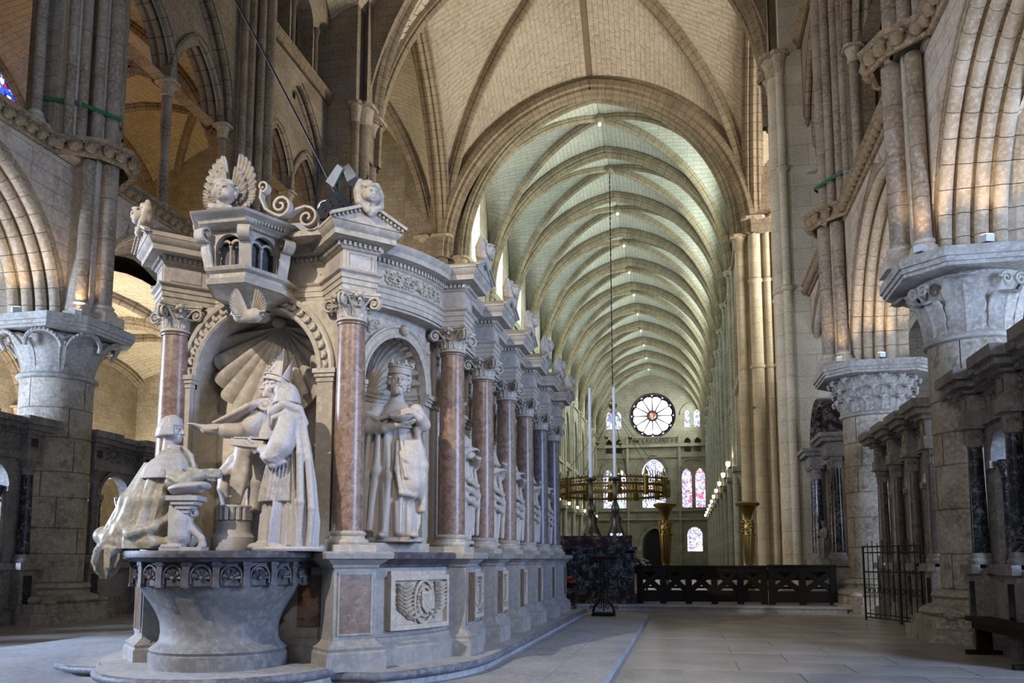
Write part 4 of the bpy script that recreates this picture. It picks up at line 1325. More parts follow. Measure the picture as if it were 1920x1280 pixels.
# ================================================================== SCULPTING: smooth solids on a voxel grid
class Clay:
    def __init__(s, lo, hi, h):
        s.h = h
        s.lo = np.array(lo, float)
        s.n = np.maximum(2, np.ceil((np.array(hi, float) - s.lo) / h).astype(int) + 1)
        s.F = np.full(tuple(s.n), 9.0, np.float32)
        s.ax = [np.arange(s.n[i], dtype=np.float32) * h + s.lo[i] for i in range(3)]
    def _win(s, lo, hi, pad):
        a = np.clip(np.floor((np.array(lo) - pad - s.lo) / s.h).astype(int), 0, s.n)
        b = np.clip(np.ceil((np.array(hi) + pad - s.lo) / s.h).astype(int) + 1, 0, s.n)
        if np.any(b <= a): return None
        sl = tuple(slice(a[i], b[i]) for i in range(3))
        X = s.ax[0][sl[0]][:, None, None]; Y = s.ax[1][sl[1]][None, :, None]; Z = s.ax[2][sl[2]][None, None, :]
        return sl, X, Y, Z
    def _put(s, sl, d, k, cut=False):
        f = s.F[sl]
        if cut:
            d = -d
            if k > 0:
                t = np.clip(0.5 - 0.5 * (d - f) / k, 0, 1)
                s.F[sl] = d + (f - d) * t + k * t * (1 - t)
            else: s.F[sl] = np.maximum(f, d)
            return
        if k > 0:
            t = np.clip(0.5 + 0.5 * (f - d) / k, 0, 1)
            s.F[sl] = f + (d - f) * t - k * t * (1 - t)
        else: s.F[sl] = np.minimum(f, d)
    def cap(s, a, b, ra, rb=None, k=0.02, cut=False):
        rb = ra if rb is None else rb
        a = np.array(a, float); b = np.array(b, float)
        w = s._win(np.minimum(a, b), np.maximum(a, b), max(ra, rb) + k + 3 * s.h)
        if w is None: return s
        sl, X, Y, Z = w
        d = b - a; L2_ = float(d @ d) or 1e-9
        t = np.clip(((X - a[0]) * d[0] + (Y - a[1]) * d[1] + (Z - a[2]) * d[2]) / L2_, 0, 1)
        D = np.sqrt((X - a[0] - t * d[0]) ** 2 + (Y - a[1] - t * d[1]) ** 2 + (Z - a[2] - t * d[2]) ** 2) - (ra + (rb - ra) * t)
        s._put(sl, D, k, cut); return s
    def chain(s, pts, rs, k=0.02, cut=False):
        if not hasattr(rs, '__len__'): rs = [rs] * len(pts)
        for i in range(len(pts) - 1): s.cap(pts[i], pts[i + 1], rs[i], rs[i + 1], k, cut)
        return s
    def ell(s, c, r, k=0.02, rot=None, cut=False):
        c = np.array(c, float); r = np.array(r, float)
        R = float(max(r))
        w = s._win(c - R, c + R, k + 3 * s.h)
        if w is None: return s
        sl, X, Y, Z = w
        x, y, z = X - c[0], Y - c[1], Z - c[2]
        if rot is not None:
            m = np.array(rot.to_3x3().transposed())
            x, y, z = (m[0][0] * x + m[0][1] * y + m[0][2] * z, m[1][0] * x + m[1][1] * y + m[1][2] * z, m[2][0] * x + m[2][1] * y + m[2][2] * z)
        q = np.sqrt((x / r[0]) ** 2 + (y / r[1]) ** 2 + (z / r[2]) ** 2)
        q2 = np.sqrt((x / r[0] ** 2) ** 2 + (y / r[1] ** 2) ** 2 + (z / r[2] ** 2) ** 2) + 1e-6
        s._put(sl, q * (q - 1) / q2, k, cut); return s
    def box(s, c, hsz, r=0.01, k=0.01, rot=None, cut=False):
        c = np.array(c, float); hsz = np.array(hsz, float)
        R = float(np.linalg.norm(hsz))
        w = s._win(c - R, c + R, k + 3 * s.h)
        if w is None: return s
        sl, X, Y, Z = w
        x, y, z = X - c[0], Y - c[1], Z - c[2]
        if rot is not None:
            m = np.array(rot.to_3x3().transposed())
            x, y, z = (m[0][0] * x + m[0][1] * y + m[0][2] * z, m[1][0] * x + m[1][1] * y + m[1][2] * z, m[2][0] * x + m[2][1] * y + m[2][2] * z)
        qx, qy, qz = np.abs(x) - hsz[0] + r, np.abs(y) - hsz[1] + r, np.abs(z) - hsz[2] + r
        D = np.sqrt(np.maximum(qx, 0) ** 2 + np.maximum(qy, 0) ** 2 + np.maximum(qz, 0) ** 2) + np.minimum(np.maximum(qx, np.maximum(qy, qz)), 0) - r
        s._put(sl, D, k, cut); return s
    def robe(s, secs, folds, k=0.03, seed=0):
        """stack of elliptical sections (z, cx, cy, rx, ry, fold depth); folds: list of (count, phase, twist per metre, weight)"""
        secs = sorted(secs)
        zs = [q[0] for q in secs]
        rm = max(max(q[3], q[4]) + q[5] for q in secs)
        lo = (min(q[1] for q in secs) - rm, min(q[2] for q in secs) - rm, zs[0]); hi = (max(q[1] for q in secs) + rm, max(q[2] for q in secs) + rm, zs[-1])
        w = s._win(lo, hi, k + 3 * s.h)
        if w is None: return s
        sl, X, Y, Z = w
        zz = Z.ravel()
        I = [np.interp(zz, zs, [q[j] for q in secs])[None, None, :] for j in range(1, 6)]
        x = X - I[0]; y = Y - I[1]
        th = np.arctan2(y / I[3], x / I[2])
        rho = np.sqrt((x / I[2]) ** 2 + (y / I[3]) ** 2)
        mod = np.zeros_like(th)
        for cnt, ph, tw, wt in folds:
            u = cnt * th + ph + tw * Z
            mod = mod + wt * (1 - 2 * np.abs(np.sin(u / 2)) ** 0.8)
        D = (rho - 1) * np.minimum(I[2], I[3]) * 0.85 - mod * I[4]
        D = np.maximum(D, np.maximum(zs[0] - Z, Z - zs[-1])) * 0.8
        s._put(sl, D.astype(np.float32), k); return s
    def mesh(s, M=None):
        """naive surface nets"""
        F = s.F
        S = F < 0
        nx, ny, nz = F.shape
        c = np.zeros((nx - 1, ny - 1, nz - 1), np.int8)
        for i in (0, 1):
            for j in (0, 1):
                for k in (0, 1):
                    c += S[i:nx - 1 + i, j:ny - 1 + j, k:nz - 1 + k]
        act = (c > 0) & (c < 8)
        I = np.argwhere(act)
        idx = np.full(act.shape, -1, np.int64)
        idx[act] = np.arange(len(I))
        P = np.zeros((len(I), 3)); W = np.zeros(len(I))
        co = [(i, j, k) for i in (0, 1) for j in (0, 1) for k in (0, 1)]
        val = {q: F[I[:, 0] + q[0], I[:, 1] + q[1], I[:, 2] + q[2]] for q in co}
        for q in co:
            for a in range(3):
                if q[a]: continue
                r = list(q); r[a] = 1; r = tuple(r)
                v0, v1 = val[q], val[r]
                m = (v0 < 0) != (v1 < 0)
                t = np.where(m, v0 / np.where(m, v0 - v1, 1), 0)
                p = np.tile(np.array(q, float), (len(I), 1)); p[:, a] += t
                P += p * m[:, None]; W += m
        P = (P / np.maximum(W, 1)[:, None] + I) * s.h + s.lo
        faces = []
        for a in range(3):
            b, d = (a + 1) % 3, (a + 2) % 3
            sl0 = [slice(None)] * 3; sl1 = [slice(None)] * 3
            sl0[a] = slice(0, -1); sl1[a] = slice(1, None)
            x = S[tuple(sl0)] != S[tuple(sl1)]
            E_ = np.argwhere(x)
            ok = (E_[:, b] > 0) & (E_[:, d] > 0) & (E_[:, b] < F.shape[b] - 1) & (E_[:, d] < F.shape[d] - 1)
            E_ = E_[ok]
            fl = S[E_[:, 0], E_[:, 1], E_[:, 2]]
            def cid(db, dd):
                q = E_.copy(); q[:, b] -= db; q[:, d] -= dd
                return idx[q[:, 0], q[:, 1], q[:, 2]]
            Q = np.stack([cid(1, 1), cid(0, 1), cid(0, 0), cid(1, 0)], 1)
            Q[~fl] = Q[~fl][:, ::-1]
            faces.append(Q)
        Fc = np.concatenate(faces)
        Fc = Fc[(Fc >= 0).all(1)]
        mb = MB()
        if M is not None:
            m = np.array(M)
            P = P @ m[:3, :3].T + m[:3, 3]
        mb.v = [tuple(p) for p in P.tolist()]; mb.f = [tuple(f) for f in Fc.tolist()]; mb.uv = [None] * len(mb.f)
        return mb

def head(c, s=1.0, hair=None, beard=False, child=False, h=0.0045, part_='head', cap_only=False):
    """head with face towards -y at the origin of its neck pit; c is a Clay to add to"""
    E = c.ell
    cz = 0.13
    if child:
        E((0, 0.0, 0.13), (0.098, 0.108, 0.112), 0.01)
        for q in (-1, 1): E((q * 0.045, -0.062, 0.092), (0.045, 0.044, 0.044), 0.02)
        E((0, -0.068, 0.062), (0.03, 0.03, 0.026), 0.02)
        E((0, -0.104, 0.112), (0.019, 0.02, 0.018), 0.012)
        E((0, -0.10, 0.155), (0.05, 0.02, 0.03), 0.02)
        for q in (-1, 1):
            E((q * 0.040, -0.104, 0.137), (0.022, 0.016, 0.012), 0.008, cut=True)
            E((q * 0.039, -0.090, 0.135), (0.017, 0.012, 0.011), 0.004)
            E((q * 0.098, 0.01, 0.12), (0.02, 0.03, 0.035), 0.01)
        E((0, -0.106, 0.087), (0.02, 0.012, 0.008), 0.005); E((0, -0.102, 0.077), (0.016, 0.012, 0.008), 0.005)
        c.cap((-0.018, -0.116, 0.082), (0.018, -0.116, 0.082), 0.004, k=0.003, cut=True)
        rnd = random.Random(2)
        for i in range(46):
            a = rnd.uniform(-0.35, PI + 0.35); b = rnd.uniform(0.15, 1.5)
            p = (0.104 * math.cos(a) * math.cos(b), 0.02 + 0.105 * math.sin(a) * math.cos(b) * (1 if math.sin(a) > 0 else .3), 0.14 + 0.112 * math.sin(b))
            E(p, (0.024, 0.024, 0.02), 0.006)
        for i in range(9):
            x = -0.08 + 0.02 * i
            E((x, -0.055 - 0.03 * (1 - abs(x) / .08), 0.215 - abs(x) * .25), (0.02, 0.02, 0.02), 0.006)
        c.cap((0, 0.01, 0.06), (0, 0.02, -0.05), 0.055, 0.06, 0.02)
        return c
    E((0, 0.012, 0.150), (0.077, 0.098, 0.088), 0.01)       # skull
    E((0, -0.018, 0.095), (0.060, 0.074, 0.080), 0.03)      # face
    E((0, -0.050, 0.042), (0.036, 0.034, 0.030), 0.03)      # chin
    for q in (-1, 1):
        E((q * 0.046, -0.038, 0.098), (0.026, 0.036, 0.032), 0.02)   # cheek
        E((q * 0.030, -0.090, 0.128), (0.023, 0.020, 0.014), 0.010, cut=True)   # eye socket
        E((q * 0.030, -0.076, 0.125), (0.015, 0.012, 0.010), 0.003)
        c.cap((q * 0.012, -0.092, 0.142), (q * 0.052, -0.076, 0.143), 0.009, 0.007, 0.008)  # brow
        E((q * 0.078, 0.012, 0.118), (0.014, 0.024, 0.034), 0.008)   # ear
    c.cap((0, -0.086, 0.135), (0, -0.113, 0.094), 0.011, 0.014, 0.010)   # nose
    for q in (-1, 1): E((q * 0.013, -0.100, 0.090), (0.010, 0.012, 0.008), 0.006)
    E((0, -0.089, 0.068), (0.022, 0.012, 0.006), 0.006); E((0, -0.085, 0.056), (0.019, 0.012, 0.007), 0.006)
    c.cap((-0.020, -0.098, 0.062), (0.020, -0.098, 0.062), 0.0035, k=0.003, cut=True)
    c.cap((0, 0.015, 0.08), (0, 0.03, -0.10), 0.055, 0.066, 0.02)    # neck
    if hair == 'bowl':
        rnd = random.Random(4)
        for i in range(36):
            a = -0.62 + (PI + 1.24) * i / 35 + rnd.uniform(-.03, .03)
            ca, sa = math.cos(a), math.sin(a)
            pts = []; rs = []
            for t in (0, .2, .4, .6, .8, 1):
                b = PI / 2 * (1 - t * 0.94)
                zz = 0.152 + 0.104 * math.sin(b) - 0.075 * t * t
                rr = math.cos(b)
                w = .003 * math.sin(t * 9 + i)
                pts.append((0.092 * ca * rr + w * sa, 0.014 + 0.112 * sa * rr + w * ca, zz)); rs.append(0.010 + 0.008 * t)
            c.chain(pts, rs, 0.0015)
        E((0, 0.02, 0.145), (0.086, 0.102, 0.10), 0.004)
        for i in range(13):
            a = PI + 0.45 + (PI - 0.9) * i / 12
            c.chain([(0.03 * math.cos(a), 0.0 + .03 * math.sin(a), 0.25), (0.07 * math.cos(a), 0.01 + 0.085 * math.sin(a), 0.215), (0.078 * math.cos(a), 0.008 + 0.098 * math.sin(a), 0.168)], [0.014, 0.016, 0.011], 0.006)
    if hair == 'curl':
        rnd = random.Random(6)
        for i in range(60):
            a = rnd.uniform(-0.55, PI + 0.55); z = rnd.uniform(0.055, 0.20)
            rr = math.sqrt(max(0, 1 - ((z - .15) / .1) ** 2)) if z > .15 else 1
            E((0.086 * math.cos(a) * rr, 0.016 + 0.100 * math.sin(a) * rr, z), (0.024, 0.024, 0.020), 0.006)
    if beard:
        rnd = random.Random(8)
        for i in range(40):
            a = PI + rnd.uniform(0.15, PI - 0.15); t = rnd.random()
            E((0.062 * math.cos(a) * (1 - .3 * t), -0.012 + 0.072 * math.sin(a), 0.075 - 0.065 * t), (0.017, 0.018, 0.022), 0.006)
        for q in (-1, 1): c.chain([(0, -0.105, 0.076), (q * 0.025, -0.098, 0.072), (q * 0.042, -0.080, 0.052)], [0.009, 0.011, 0.009], 0.005)
    return c

def hand(c, M, s=1.0, curl=0.5, thumb=1):
    """hand from the wrist along -z of M, palm towards -y; fingers bend towards the palm"""
    P = lambda x, y, z: tuple(M @ V((x * s, y * s, z * s)))
    c.cap(P(0, 0, 0.02), P(0, 0, -0.03), 0.030 * s, 0.032 * s, 0.01)
    for i, x in enumerate((-0.030, -0.010, 0.011, 0.030)):
        c.cap(P(x * .7, 0, -0.01), P(x, 0, -0.085), 0.017 * s, 0.016 * s, 0.012)
        L = (0.070, 0.082, 0.078, 0.060)[i]
        a = 0.0; p = V((x, 0, -0.085)); pts = [P(*p)]; rs = [0.0125 * s]
        for j in range(3):
            a += curl * (0.55, 0.8, 0.6)[j]
            p = p + V((x * .12, -math.sin(a), -math.cos(a))) * L * (0.45, 0.32, 0.25)[j]
            pts.append(P(*p)); rs.append((0.0115 - 0.0012 * j) * s)
        c.chain(pts, rs, 0.003)
    c.chain([P(thumb * 0.022, -0.005, -0.018), P(thumb * 0.050, -0.018, -0.052), P(thumb * 0.052, -0.034 - .01 * curl, -0.085), P(thumb * 0.044, -0.045 - .02 * curl, -0.105)], [0.018 * s, 0.015 * s, 0.012 * s, 0.010 * s], 0.006)

# ================================================================== THE TOMB
TXC = -4.49
RC = 2.05
CCR = (-4.77, 9.55)         # centre of the rounded corner, right; mirrored about TXC for the left one
XW = CCR[0] + RC            # -2.72 straight side
YB = 17.75
ZP, ZT = 0.25, 1.42         # platform top, pedestal top
ZN_, ZA = 3.83, 4.14        # neck and abacus top of the columns
tomb = thing('tomb_monument', 'tall carved stone tomb with red marble columns and statue niches', 'tomb', (TXC, 8.05, 0))

def mir(p): return (2 * TXC - p[0],) + tuple(p[1:])
def plan(off, seg=10, front=True, yb=YB):
    """outline of the tomb, counter-clockwise seen from above, pushed out by off"""
    P = []
    R = RC + off
    for i in range(seg + 1):
        a = -PI / 4 + PI / 4 * i / seg
        P.append((CCR[0] + R * math.cos(a), CCR[1] + R * math.sin(a)))
    P.append((XW + off, yb + off)); P.append((2 * TXC - XW - off, yb + off))
    P += [mir(p) for p in reversed(P[:seg + 1])]
    return P

def ring_sweep(prof, mat, name, parent, front=False, off0=0.0, seg=10):
    """moulding along the right side and rounded corner (and mirrored); prof = (outwards, z)"""
    rows = []
    N_ = len(plan(0, seg))
    levels = [plan(off0 + o, seg) for o, z in prof]
    rows = [[(p[0], p[1], z) for p in lv] for lv, (o, z) in zip(levels, prof)]
    mb = MB().grid(rows, closed=True)
    return part(name, mb, mat, parent, angle=35)

# platform under the tomb, with its moulded nosing, and the round step under the basin
def nosed(poly_fn, z0, z1, name, parent, c=None):
    prof = [(-0.05, z0), (-0.05, z1 - 0.10), (-0.02, z1 - 0.085), (0.015, z1 - 0.075), (0.03, z1 - 0.045), (0.02, z1 - 0.012), (-0.01, z1)]
    rows = [[(p[0], p[1], z) for p in poly_fn(o)] for o, z in prof]
    n = len(rows[0])
    riser = MB().grid(rows[:2], closed=True)
    nose = MB().grid(rows[1:], closed=True)
    top = MB().poly(rows[-1])
    t_ = MB(); t_.poly(rows[-1])
    part('riser', riser, M_STEP, parent)
    part('nosing', nose, M_NOSE, parent, angle=60)
    part('tread', t_, M_STEP, parent, False)
plat = thing('tomb_platform', 'stone step with dark moulded edge around the tomb', 'step', (TXC, 12, 0))
nosed(lambda o: plan(0.50 + o, 16, yb=YB + 0.3), 0.09, ZP, 'platform', plat)
BC = (-4.62, 7.70)
def circ(o, r, c, n=48): return [(c[0] + (r + o) * math.cos(2 * PI * i / n), c[1] + (r + o) * math.sin(2 * PI * i / n)) for i in range(n)]
rstep = thing('basin_step', 'round step with moulded rim under the grey basin', 'step', (BC[0], BC[1], 0))
nosed(lambda o: circ(o, 1.22, (BC[0] + .02, BC[1] + .12)), 0.09, 0.30, 'round', rstep)
lstep = thing('corner_step', 'lower projecting step beside the round basin step', 'step', (-6.4, 8.4, 0))
nosed(lambda o: [(-6.92 - o, 8.62 + o), (-6.92 - o, 8.20 - o), (-6.55, 7.95 - o), (-5.6, 7.95 - o), (-5.6, 9.9 + o), (-6.55, 9.9 + o)], 0.0, 0.20, 'corner', lstep)
low = thing('low_step', 'broad low step of pale slabs beside the tomb', 'step', (-2, 12, 0))
lp = [(-9.6, 9.0), (-8.0, 7.0), (-5.0, 5.4), (-0.86, 5.4), (-0.86, 19.6), (-1.4, 19.9), (-9.6, 19.9)]
part('riser', MB().prism(lp, 0, 0.088), M_STEP, low, False)
rnd = random.Random(9)
# slabs on the low step, right of the tomb
y = 6.2
while y < 19.3:
    ln = rnd.uniform(1.1, 1.7)
    for x0_, x1_ in ((-2.18, -1.5), (-1.49, -0.87)):
        part('slab', MB().box(x0_ + .004, x1_ - .004, y + .004, min(y + ln, 19.5) - .004, 0.06, 0.094, 0.003), M_STEP, low, False)
    y += ln

# pedestal zone
ring_sweep([(0.0, ZP), (0.0, ZT - 0.05)], M_TOMBG, 'pedestal_wall', tomb)
ring_sweep([(0.0, ZP), (0.10, ZP), (0.10, ZP + 0.17), (0.075, ZP + 0.19), (0.085, ZP + 0.22), (0.05, ZP + 0.24), (0.03, ZP + 0.28), (0.0, ZP + 0.29)], M_TOMBG, 'pedestal_base', tomb)
ring_sweep([(0.0, ZT - 0.16), (0.02, ZT - 0.16), (0.03, ZT - 0.13), (0.07, ZT - 0.11), (0.10, ZT - 0.08), (0.15, ZT - 0.07), (0.16, ZT - 0.02), (0.14, ZT), (-0.6, ZT)], M_TOMBD, 'pedestal_cornice', tomb)

def rect_stack(prof, x0, x1, y0, y1):
    """prof: (offset, z); rectangle grown by the offset at each level (not on the back side y1)"""
    rows = [[(x0 - o, y0 - o, z), (x1 + o, y0 - o, z), (x1 + o, y1, z), (x0 - o, y1, z)] for o, z in prof]
    mb = MB().grid(rows, closed=True)
    b = len(mb.v)
    mb.face([b - 4 + i for i in range(4)]); mb.face([b - 4 * len(prof) + i for i in reversed(range(4))])
    return mb

# ---- meshes of one column bay unit, local frame: column axis at origin, outwards = -y
pw = 0.225
ped = mesh_of('pedestal', rect_stack([(0.09, ZP), (0.09, ZP + 0.17), (0.07, ZP + 0.19), (0.08, ZP + 0.22), (0.04, ZP + 0.25), (0.0, ZP + 0.29), (0.0, ZT - 0.16), (0.02, ZT - 0.16), (0.03, ZT - 0.13), (0.06, ZT - 0.11), (0.09, ZT - 0.08), (0.13, ZT - 0.07), (0.14, ZT - 0.02), (0.12, ZT)], -pw, pw, -0.24, 0.10), M_TOMBG, angle=30)
pp = MB()
pp.box(-0.165, 0.165, -0.252, -0.236, ZP + 0.36, ZT - 0.23)
pedpan = mesh_of('marble_panel', pp, M_REDP, False)
pf = MB()
for a in ((-0.185, -0.165, ZP + .34, ZT - .21), (0.165, 0.185, ZP + .34, ZT - .21)): pf.box(a[0], a[1], -0.258, -0.236, a[2], a[3])
for z in (ZP + .34, ZT - .23): pf.box(-0.165, 0.165, -0.258, -0.236, z + (.0 if z > 1 else 0), z + .02)
pedfr = mesh_of('panel_frame', pf, M_TOMBG, False)
zb0 = ZT
base = mesh_of('column_base', MB().box(-0.225, 0.225, -0.225, 0.225, zb0, zb0 + 0.07).lathe([(0.215, zb0 + .07), (0.225, zb0 + .095), (0.215, zb0 + .125), (0.185, zb0 + .135), (0.178, zb0 + .16), (0.19, zb0 + .17), (0.195, zb0 + .19), (0.18, zb0 + .205), (0.165, zb0 + .215)], (0, 0), 28), M_TOMB)
sh = [(0.163, zb0 + .21)]
for i in range(9):
    t = i / 8
    sh.append((0.163 - 0.022 * t ** 1.6, zb0 + .22 + (ZN_ - zb0 - .25) * t))
sh += [(0.155, ZN_ - .025), (0.157, ZN_ - .01), (0.14, ZN_)]
shaft_me = mesh_of('shaft', MB().lathe(sh, (0, 0), 32), M_RED)
shaft_me2 = mesh_of('shaft', MB().lathe(sh, (0, 0), 32), M_PURP)
# capital
cp = MB()
H = ZA - ZN_
cp.lathe([(0.14, 0), (0.165, 0.012), (0.165, 0.03), (0.142, 0.042), (0.14, 0.1), (0.15, 0.2), (0.19, H - 0.06)], (0, 0), 24)
lf1 = leaf_strip(0.10, 0.115, 0.13, 0.045, 0.09, 8, 0.010, 3)
lf2 = leaf_strip(0.085, 0.10, 0.20, 0.05, 0.07, 8, 0.010, 4)
for k in range(8):
    cp.add(lf1, Matrix.Rotation(k * PI / 4, 4, 'Z') @ Matrix.Translation((0, -0.144, 0.04)))
    cp.add(lf2, Matrix.Rotation(k * PI / 4 + PI / 8, 4, 'Z') @ Matrix.Translation((0, -0.148, 0.05)))
for k in range(4):
    Rz = Matrix.Rotation(PI / 4 + k * PI / 2, 4, 'Z')
    for q in (-1, 1):
        sp = MB()
        pts = []
        for i in range(30):
            t = i / 29
            a = PI * 0.5 - t * 2 * PI * 1.6
            r = 0.062 * (1 - t) + 0.006
            pts.append(V((q * 0.022 * (1 - t * 0.2), -0.255 - r * math.cos(a), H - 0.115 + r * math.sin(a))))
        pts = [V((q * 0.07, -0.12, 0.10)), V((q * 0.06, -0.16, 0.17)), V((q * 0.04, -0.21, H - 0.07))] + pts
        sp.tube(pts, 0.016, 6, scale=lambda t: 1 - 0.4 * t)
        cp.add(sp, Rz)
    cp.add(MB().ball((0, -0.25, H - 0.115), 0.028, 8, 6), Rz)
    Rf = Matrix.Rotation(k * PI / 2, 4, 'Z')
    cp.add(MB().ball((0, -0.205, H - 0.035), 0.04, 8, 6, 0.8).ball((-.035, -0.20, H - 0.05), 0.026, 7, 5).ball((.035, -0.20, H - 0.05), 0.026, 7, 5).ball((0, -0.2, H - .085), .024, 7, 5), Rf)
for z0_, z1_, e in ((H - 0.055, H - 0.03, 0.0), (H - 0.03, H, 0.018)):
    poly = []
    for k in range(4):
        a0 = -PI / 2 - PI / 4 + k * PI / 2
        c0 = V((math.cos(a0), math.sin(a0))) * (0.325 + e); c1 = V((math.cos(a0 + PI / 2), math.sin(a0 + PI / 2))) * (0.325 + e)
        for i in range(7):
            t = (i + 0.35) / 6.7
            p = c0.lerp(c1, t); m = (c0 + c1).normalized()
            p = p - m * (0.062 * math.sin(PI * t))
            poly.append((p.x, p.y))
    cp.prism(poly, z0_, z1_)
cap_me = mesh_of('capital', cp, M_TOMB)
# entablature block above a column
EP = [(0.0, ZA), (0.0, ZA + .055), (0.012, ZA + .06), (0.012, ZA + .115), (0.024, ZA + .12), (0.024, ZA + .17), (0.055, ZA + .19), (0.06, ZA + .205), (0.0, ZA + .21), (0.0, ZA + .42), (0.02, ZA + .43), (0.035, ZA + .45)]
ECOR = [(0.035, ZA + .45), (0.035, ZA + .50), (0.075, ZA + .51), (0.15, ZA + .52), (0.155, ZA + .575), (0.165, ZA + .585), (0.18, ZA + .60), (0.20, ZA + .63), (0.205, ZA + .645), (0.185, ZA + .65)]
ebx = (-0.19, 0.19, -0.19, 0.45)
ent_me = mesh_of('entablature_block', rect_stack(EP, *ebx), M_TOMB, angle=25)
ecor_me = mesh_of('block_cornice', rect_stack(ECOR, *ebx), M_TOMB, angle=25)
dn = MB()
def dent_line(mb, P0, P1, nrm, z, w=0.030, step=0.052, h=0.045, d=0.03):
    L_ = math.dist(P0, P1); n = max(1, int(L_ / step))
    t = ((P1[0] - P0[0]) / L_, (P1[1] - P0[1]) / L_)
    for k in range(n):
        c = (P0[0] + t[0] * (k + .5) * L_ / n, P0[1] + t[1] * (k + .5) * L_ / n)
        q = [(c[0] - t[0] * w / 2, c[1] - t[1] * w / 2), (c[0] + t[0] * w / 2, c[1] + t[1] * w / 2)]
        mb.prism([q[0], q[1], (q[1][0] + nrm[0] * d, q[1][1] + nrm[1] * d), (q[0][0] + nrm[0] * d, q[0][1] + nrm[1] * d)], z, z + h)
e_ = 0.035
dent_line(dn, (-.19 - e_, -.19 - e_), (.19 + e_, -.19 - e_), (0, -1), ZA + .453)
dent_line(dn, (.19 + e_, -.19 - e_), (.19 + e_, .4), (1, 0), ZA + .453)
dent_line(dn, (-.19 - e_, -.19 - e_), (-.19 - e_, .4), (-1, 0), ZA + .453)
dent_me = mesh_of('dentils', dn, M_TOMB, False)
pm = MB()
pm.box(-0.12, 0.12, -0.197, -0.185, ZA + .24, ZA + .39)
pm.box(0.185, 0.197, -0.12, 0.2, ZA + .24, ZA + .39); pm.box(-0.197, -0.185, -0.12, 0.2, ZA + .24, ZA + .39)
pan_me = mesh_of('frieze_panel', pm, M_GREYM, False)
fm_ = MB()
for s_ in (-1, 1):
    fm_.box(s_ * .14 - .012, s_ * .14 + .012, -0.203, -0.185, ZA + .225, ZA + .405)
for z in (ZA + .225, ZA + .385): fm_.box(-0.128, 0.128, -0.203, -0.185, z, z + .02)
panf_me = mesh_of('panel_frame', fm_, M_TOMB, False)
# gable roof over the block with carved rake
zg = ZA + .65
gb = MB()
W_ = 0.40; F_ = -0.40
gable = [(-W_, zg), (-W_, zg + 0.03), (0, zg + 0.20), (W_, zg + 0.03), (W_, zg)]
front = [(x, F_, z) for x, z in gable]; backp = [(x, 0.55, z) for x, z in gable]
gb.poly(front); gb.poly(backp[::-1])
for i in range(5):
    j = (i + 1) % 5
    gb.poly([front[i], backp[i], backp[j], front[j]])
for q in (-1, 1):
    n_ = 9
    for k in range(n_):
        t = (k + .5) / n_
        gb.ball((q * W_ * t, F_ - 0.012, zg + 0.155 - 0.17 * t + 0.02), 0.021, 6, 4)
    gb.sweep([V((0, F_ - .015, zg + .215)), V((q * (W_ + .02), F_ - .015, zg + .03))], [(-.016, -.03), (.016, -.03), (.016, .03), (-.016, .03)], caps=True)
gab_me = mesh_of('gable', gb, M_TOMB, False)
# cherub acroterion
ck = Clay((-0.21, -0.16, -0.15), (0.21, 0.20, 0.32), 0.006)
head(ck, child=True)
ck.chain([(-0.10, 0.06, 0.27), (-0.14, 0.03, 0.15), (-0.12, -0.02, 0.02), (-0.03, -0.05, -0.06), (0.0, -0.05, -0.10)], [0.03, 0.035, 0.04, 0.035, 0.02], 0.02)
ck.chain([(0.10, 0.06, 0.27), (0.14, 0.03, 0.15), (0.12, -0.02, 0.02), (0.03, -0.05, -0.06), (0.0, -0.05, -0.10)], [0.03, 0.035, 0.04, 0.035, 0.02], 0.02)
ck.ell((0, 0.07, 0.14), (0.14, 0.06, 0.17), 0.03); ck.ell((0, 0.03, 0.03), (0.12, 0.05, 0.09), 0.03)
ck.ell((0, 0.02, 0.265), (0.03, 0.03, 0.03), 0.02)
for q in (-1, 1): ck.ell((q * .115, .045, .13), (.05, .06, .13), .02)
cher_me = mesh_of('cherub_head', ck.mesh(Matrix.Diagonal((0.95, 0.95, 0.95, 1))), M_TOMB)

COLS = [((-5.52, 8.05), -PI / 4, 'near'), ((-3.43, 8.05), PI / 4, 'near')] + [((-2.75, 9.57 + 1.55 * k), PI / 2, 'side') for k in range(6)] + [((2 * TXC + 2.75, 9.57), -PI / 2, 'side')]
for i, (c, rot, kd) in enumerate(COLS):
    M = Matrix.Translation((c[0], c[1], 0)) @ Matrix.Rotation(rot, 4, 'Z')
    p = link('pedestal', ped, tomb, M=M)
    for nm, me in (('marble_panel', pedpan), ('panel_frame', pedfr)):
        link(nm, me, p)
    col = link('column', shaft_me2 if i in (6, 7) else shaft_me, tomb, M=M)
    link('column_base', base, col); link('capital', cap_me, col, M=Matrix.Translation((0, 0, ZN_)))
    e = link('entablature_block', ent_me, tomb, M=M)
    for nm, me in (('block_cornice', ecor_me), ('frieze_panel', pan_me), ('panel_frame', panf_me), ('gable', gab_me)): link(nm, me, e)
    d_ = link('dentils', dent_me, e); d_['kind'] = 'stuff'
    link('cherub_head', cher_me, e, M=Matrix.Translation((0, -0.40, zg + 0.20)) @ Matrix.Rotation(0.12, 4, 'X'))

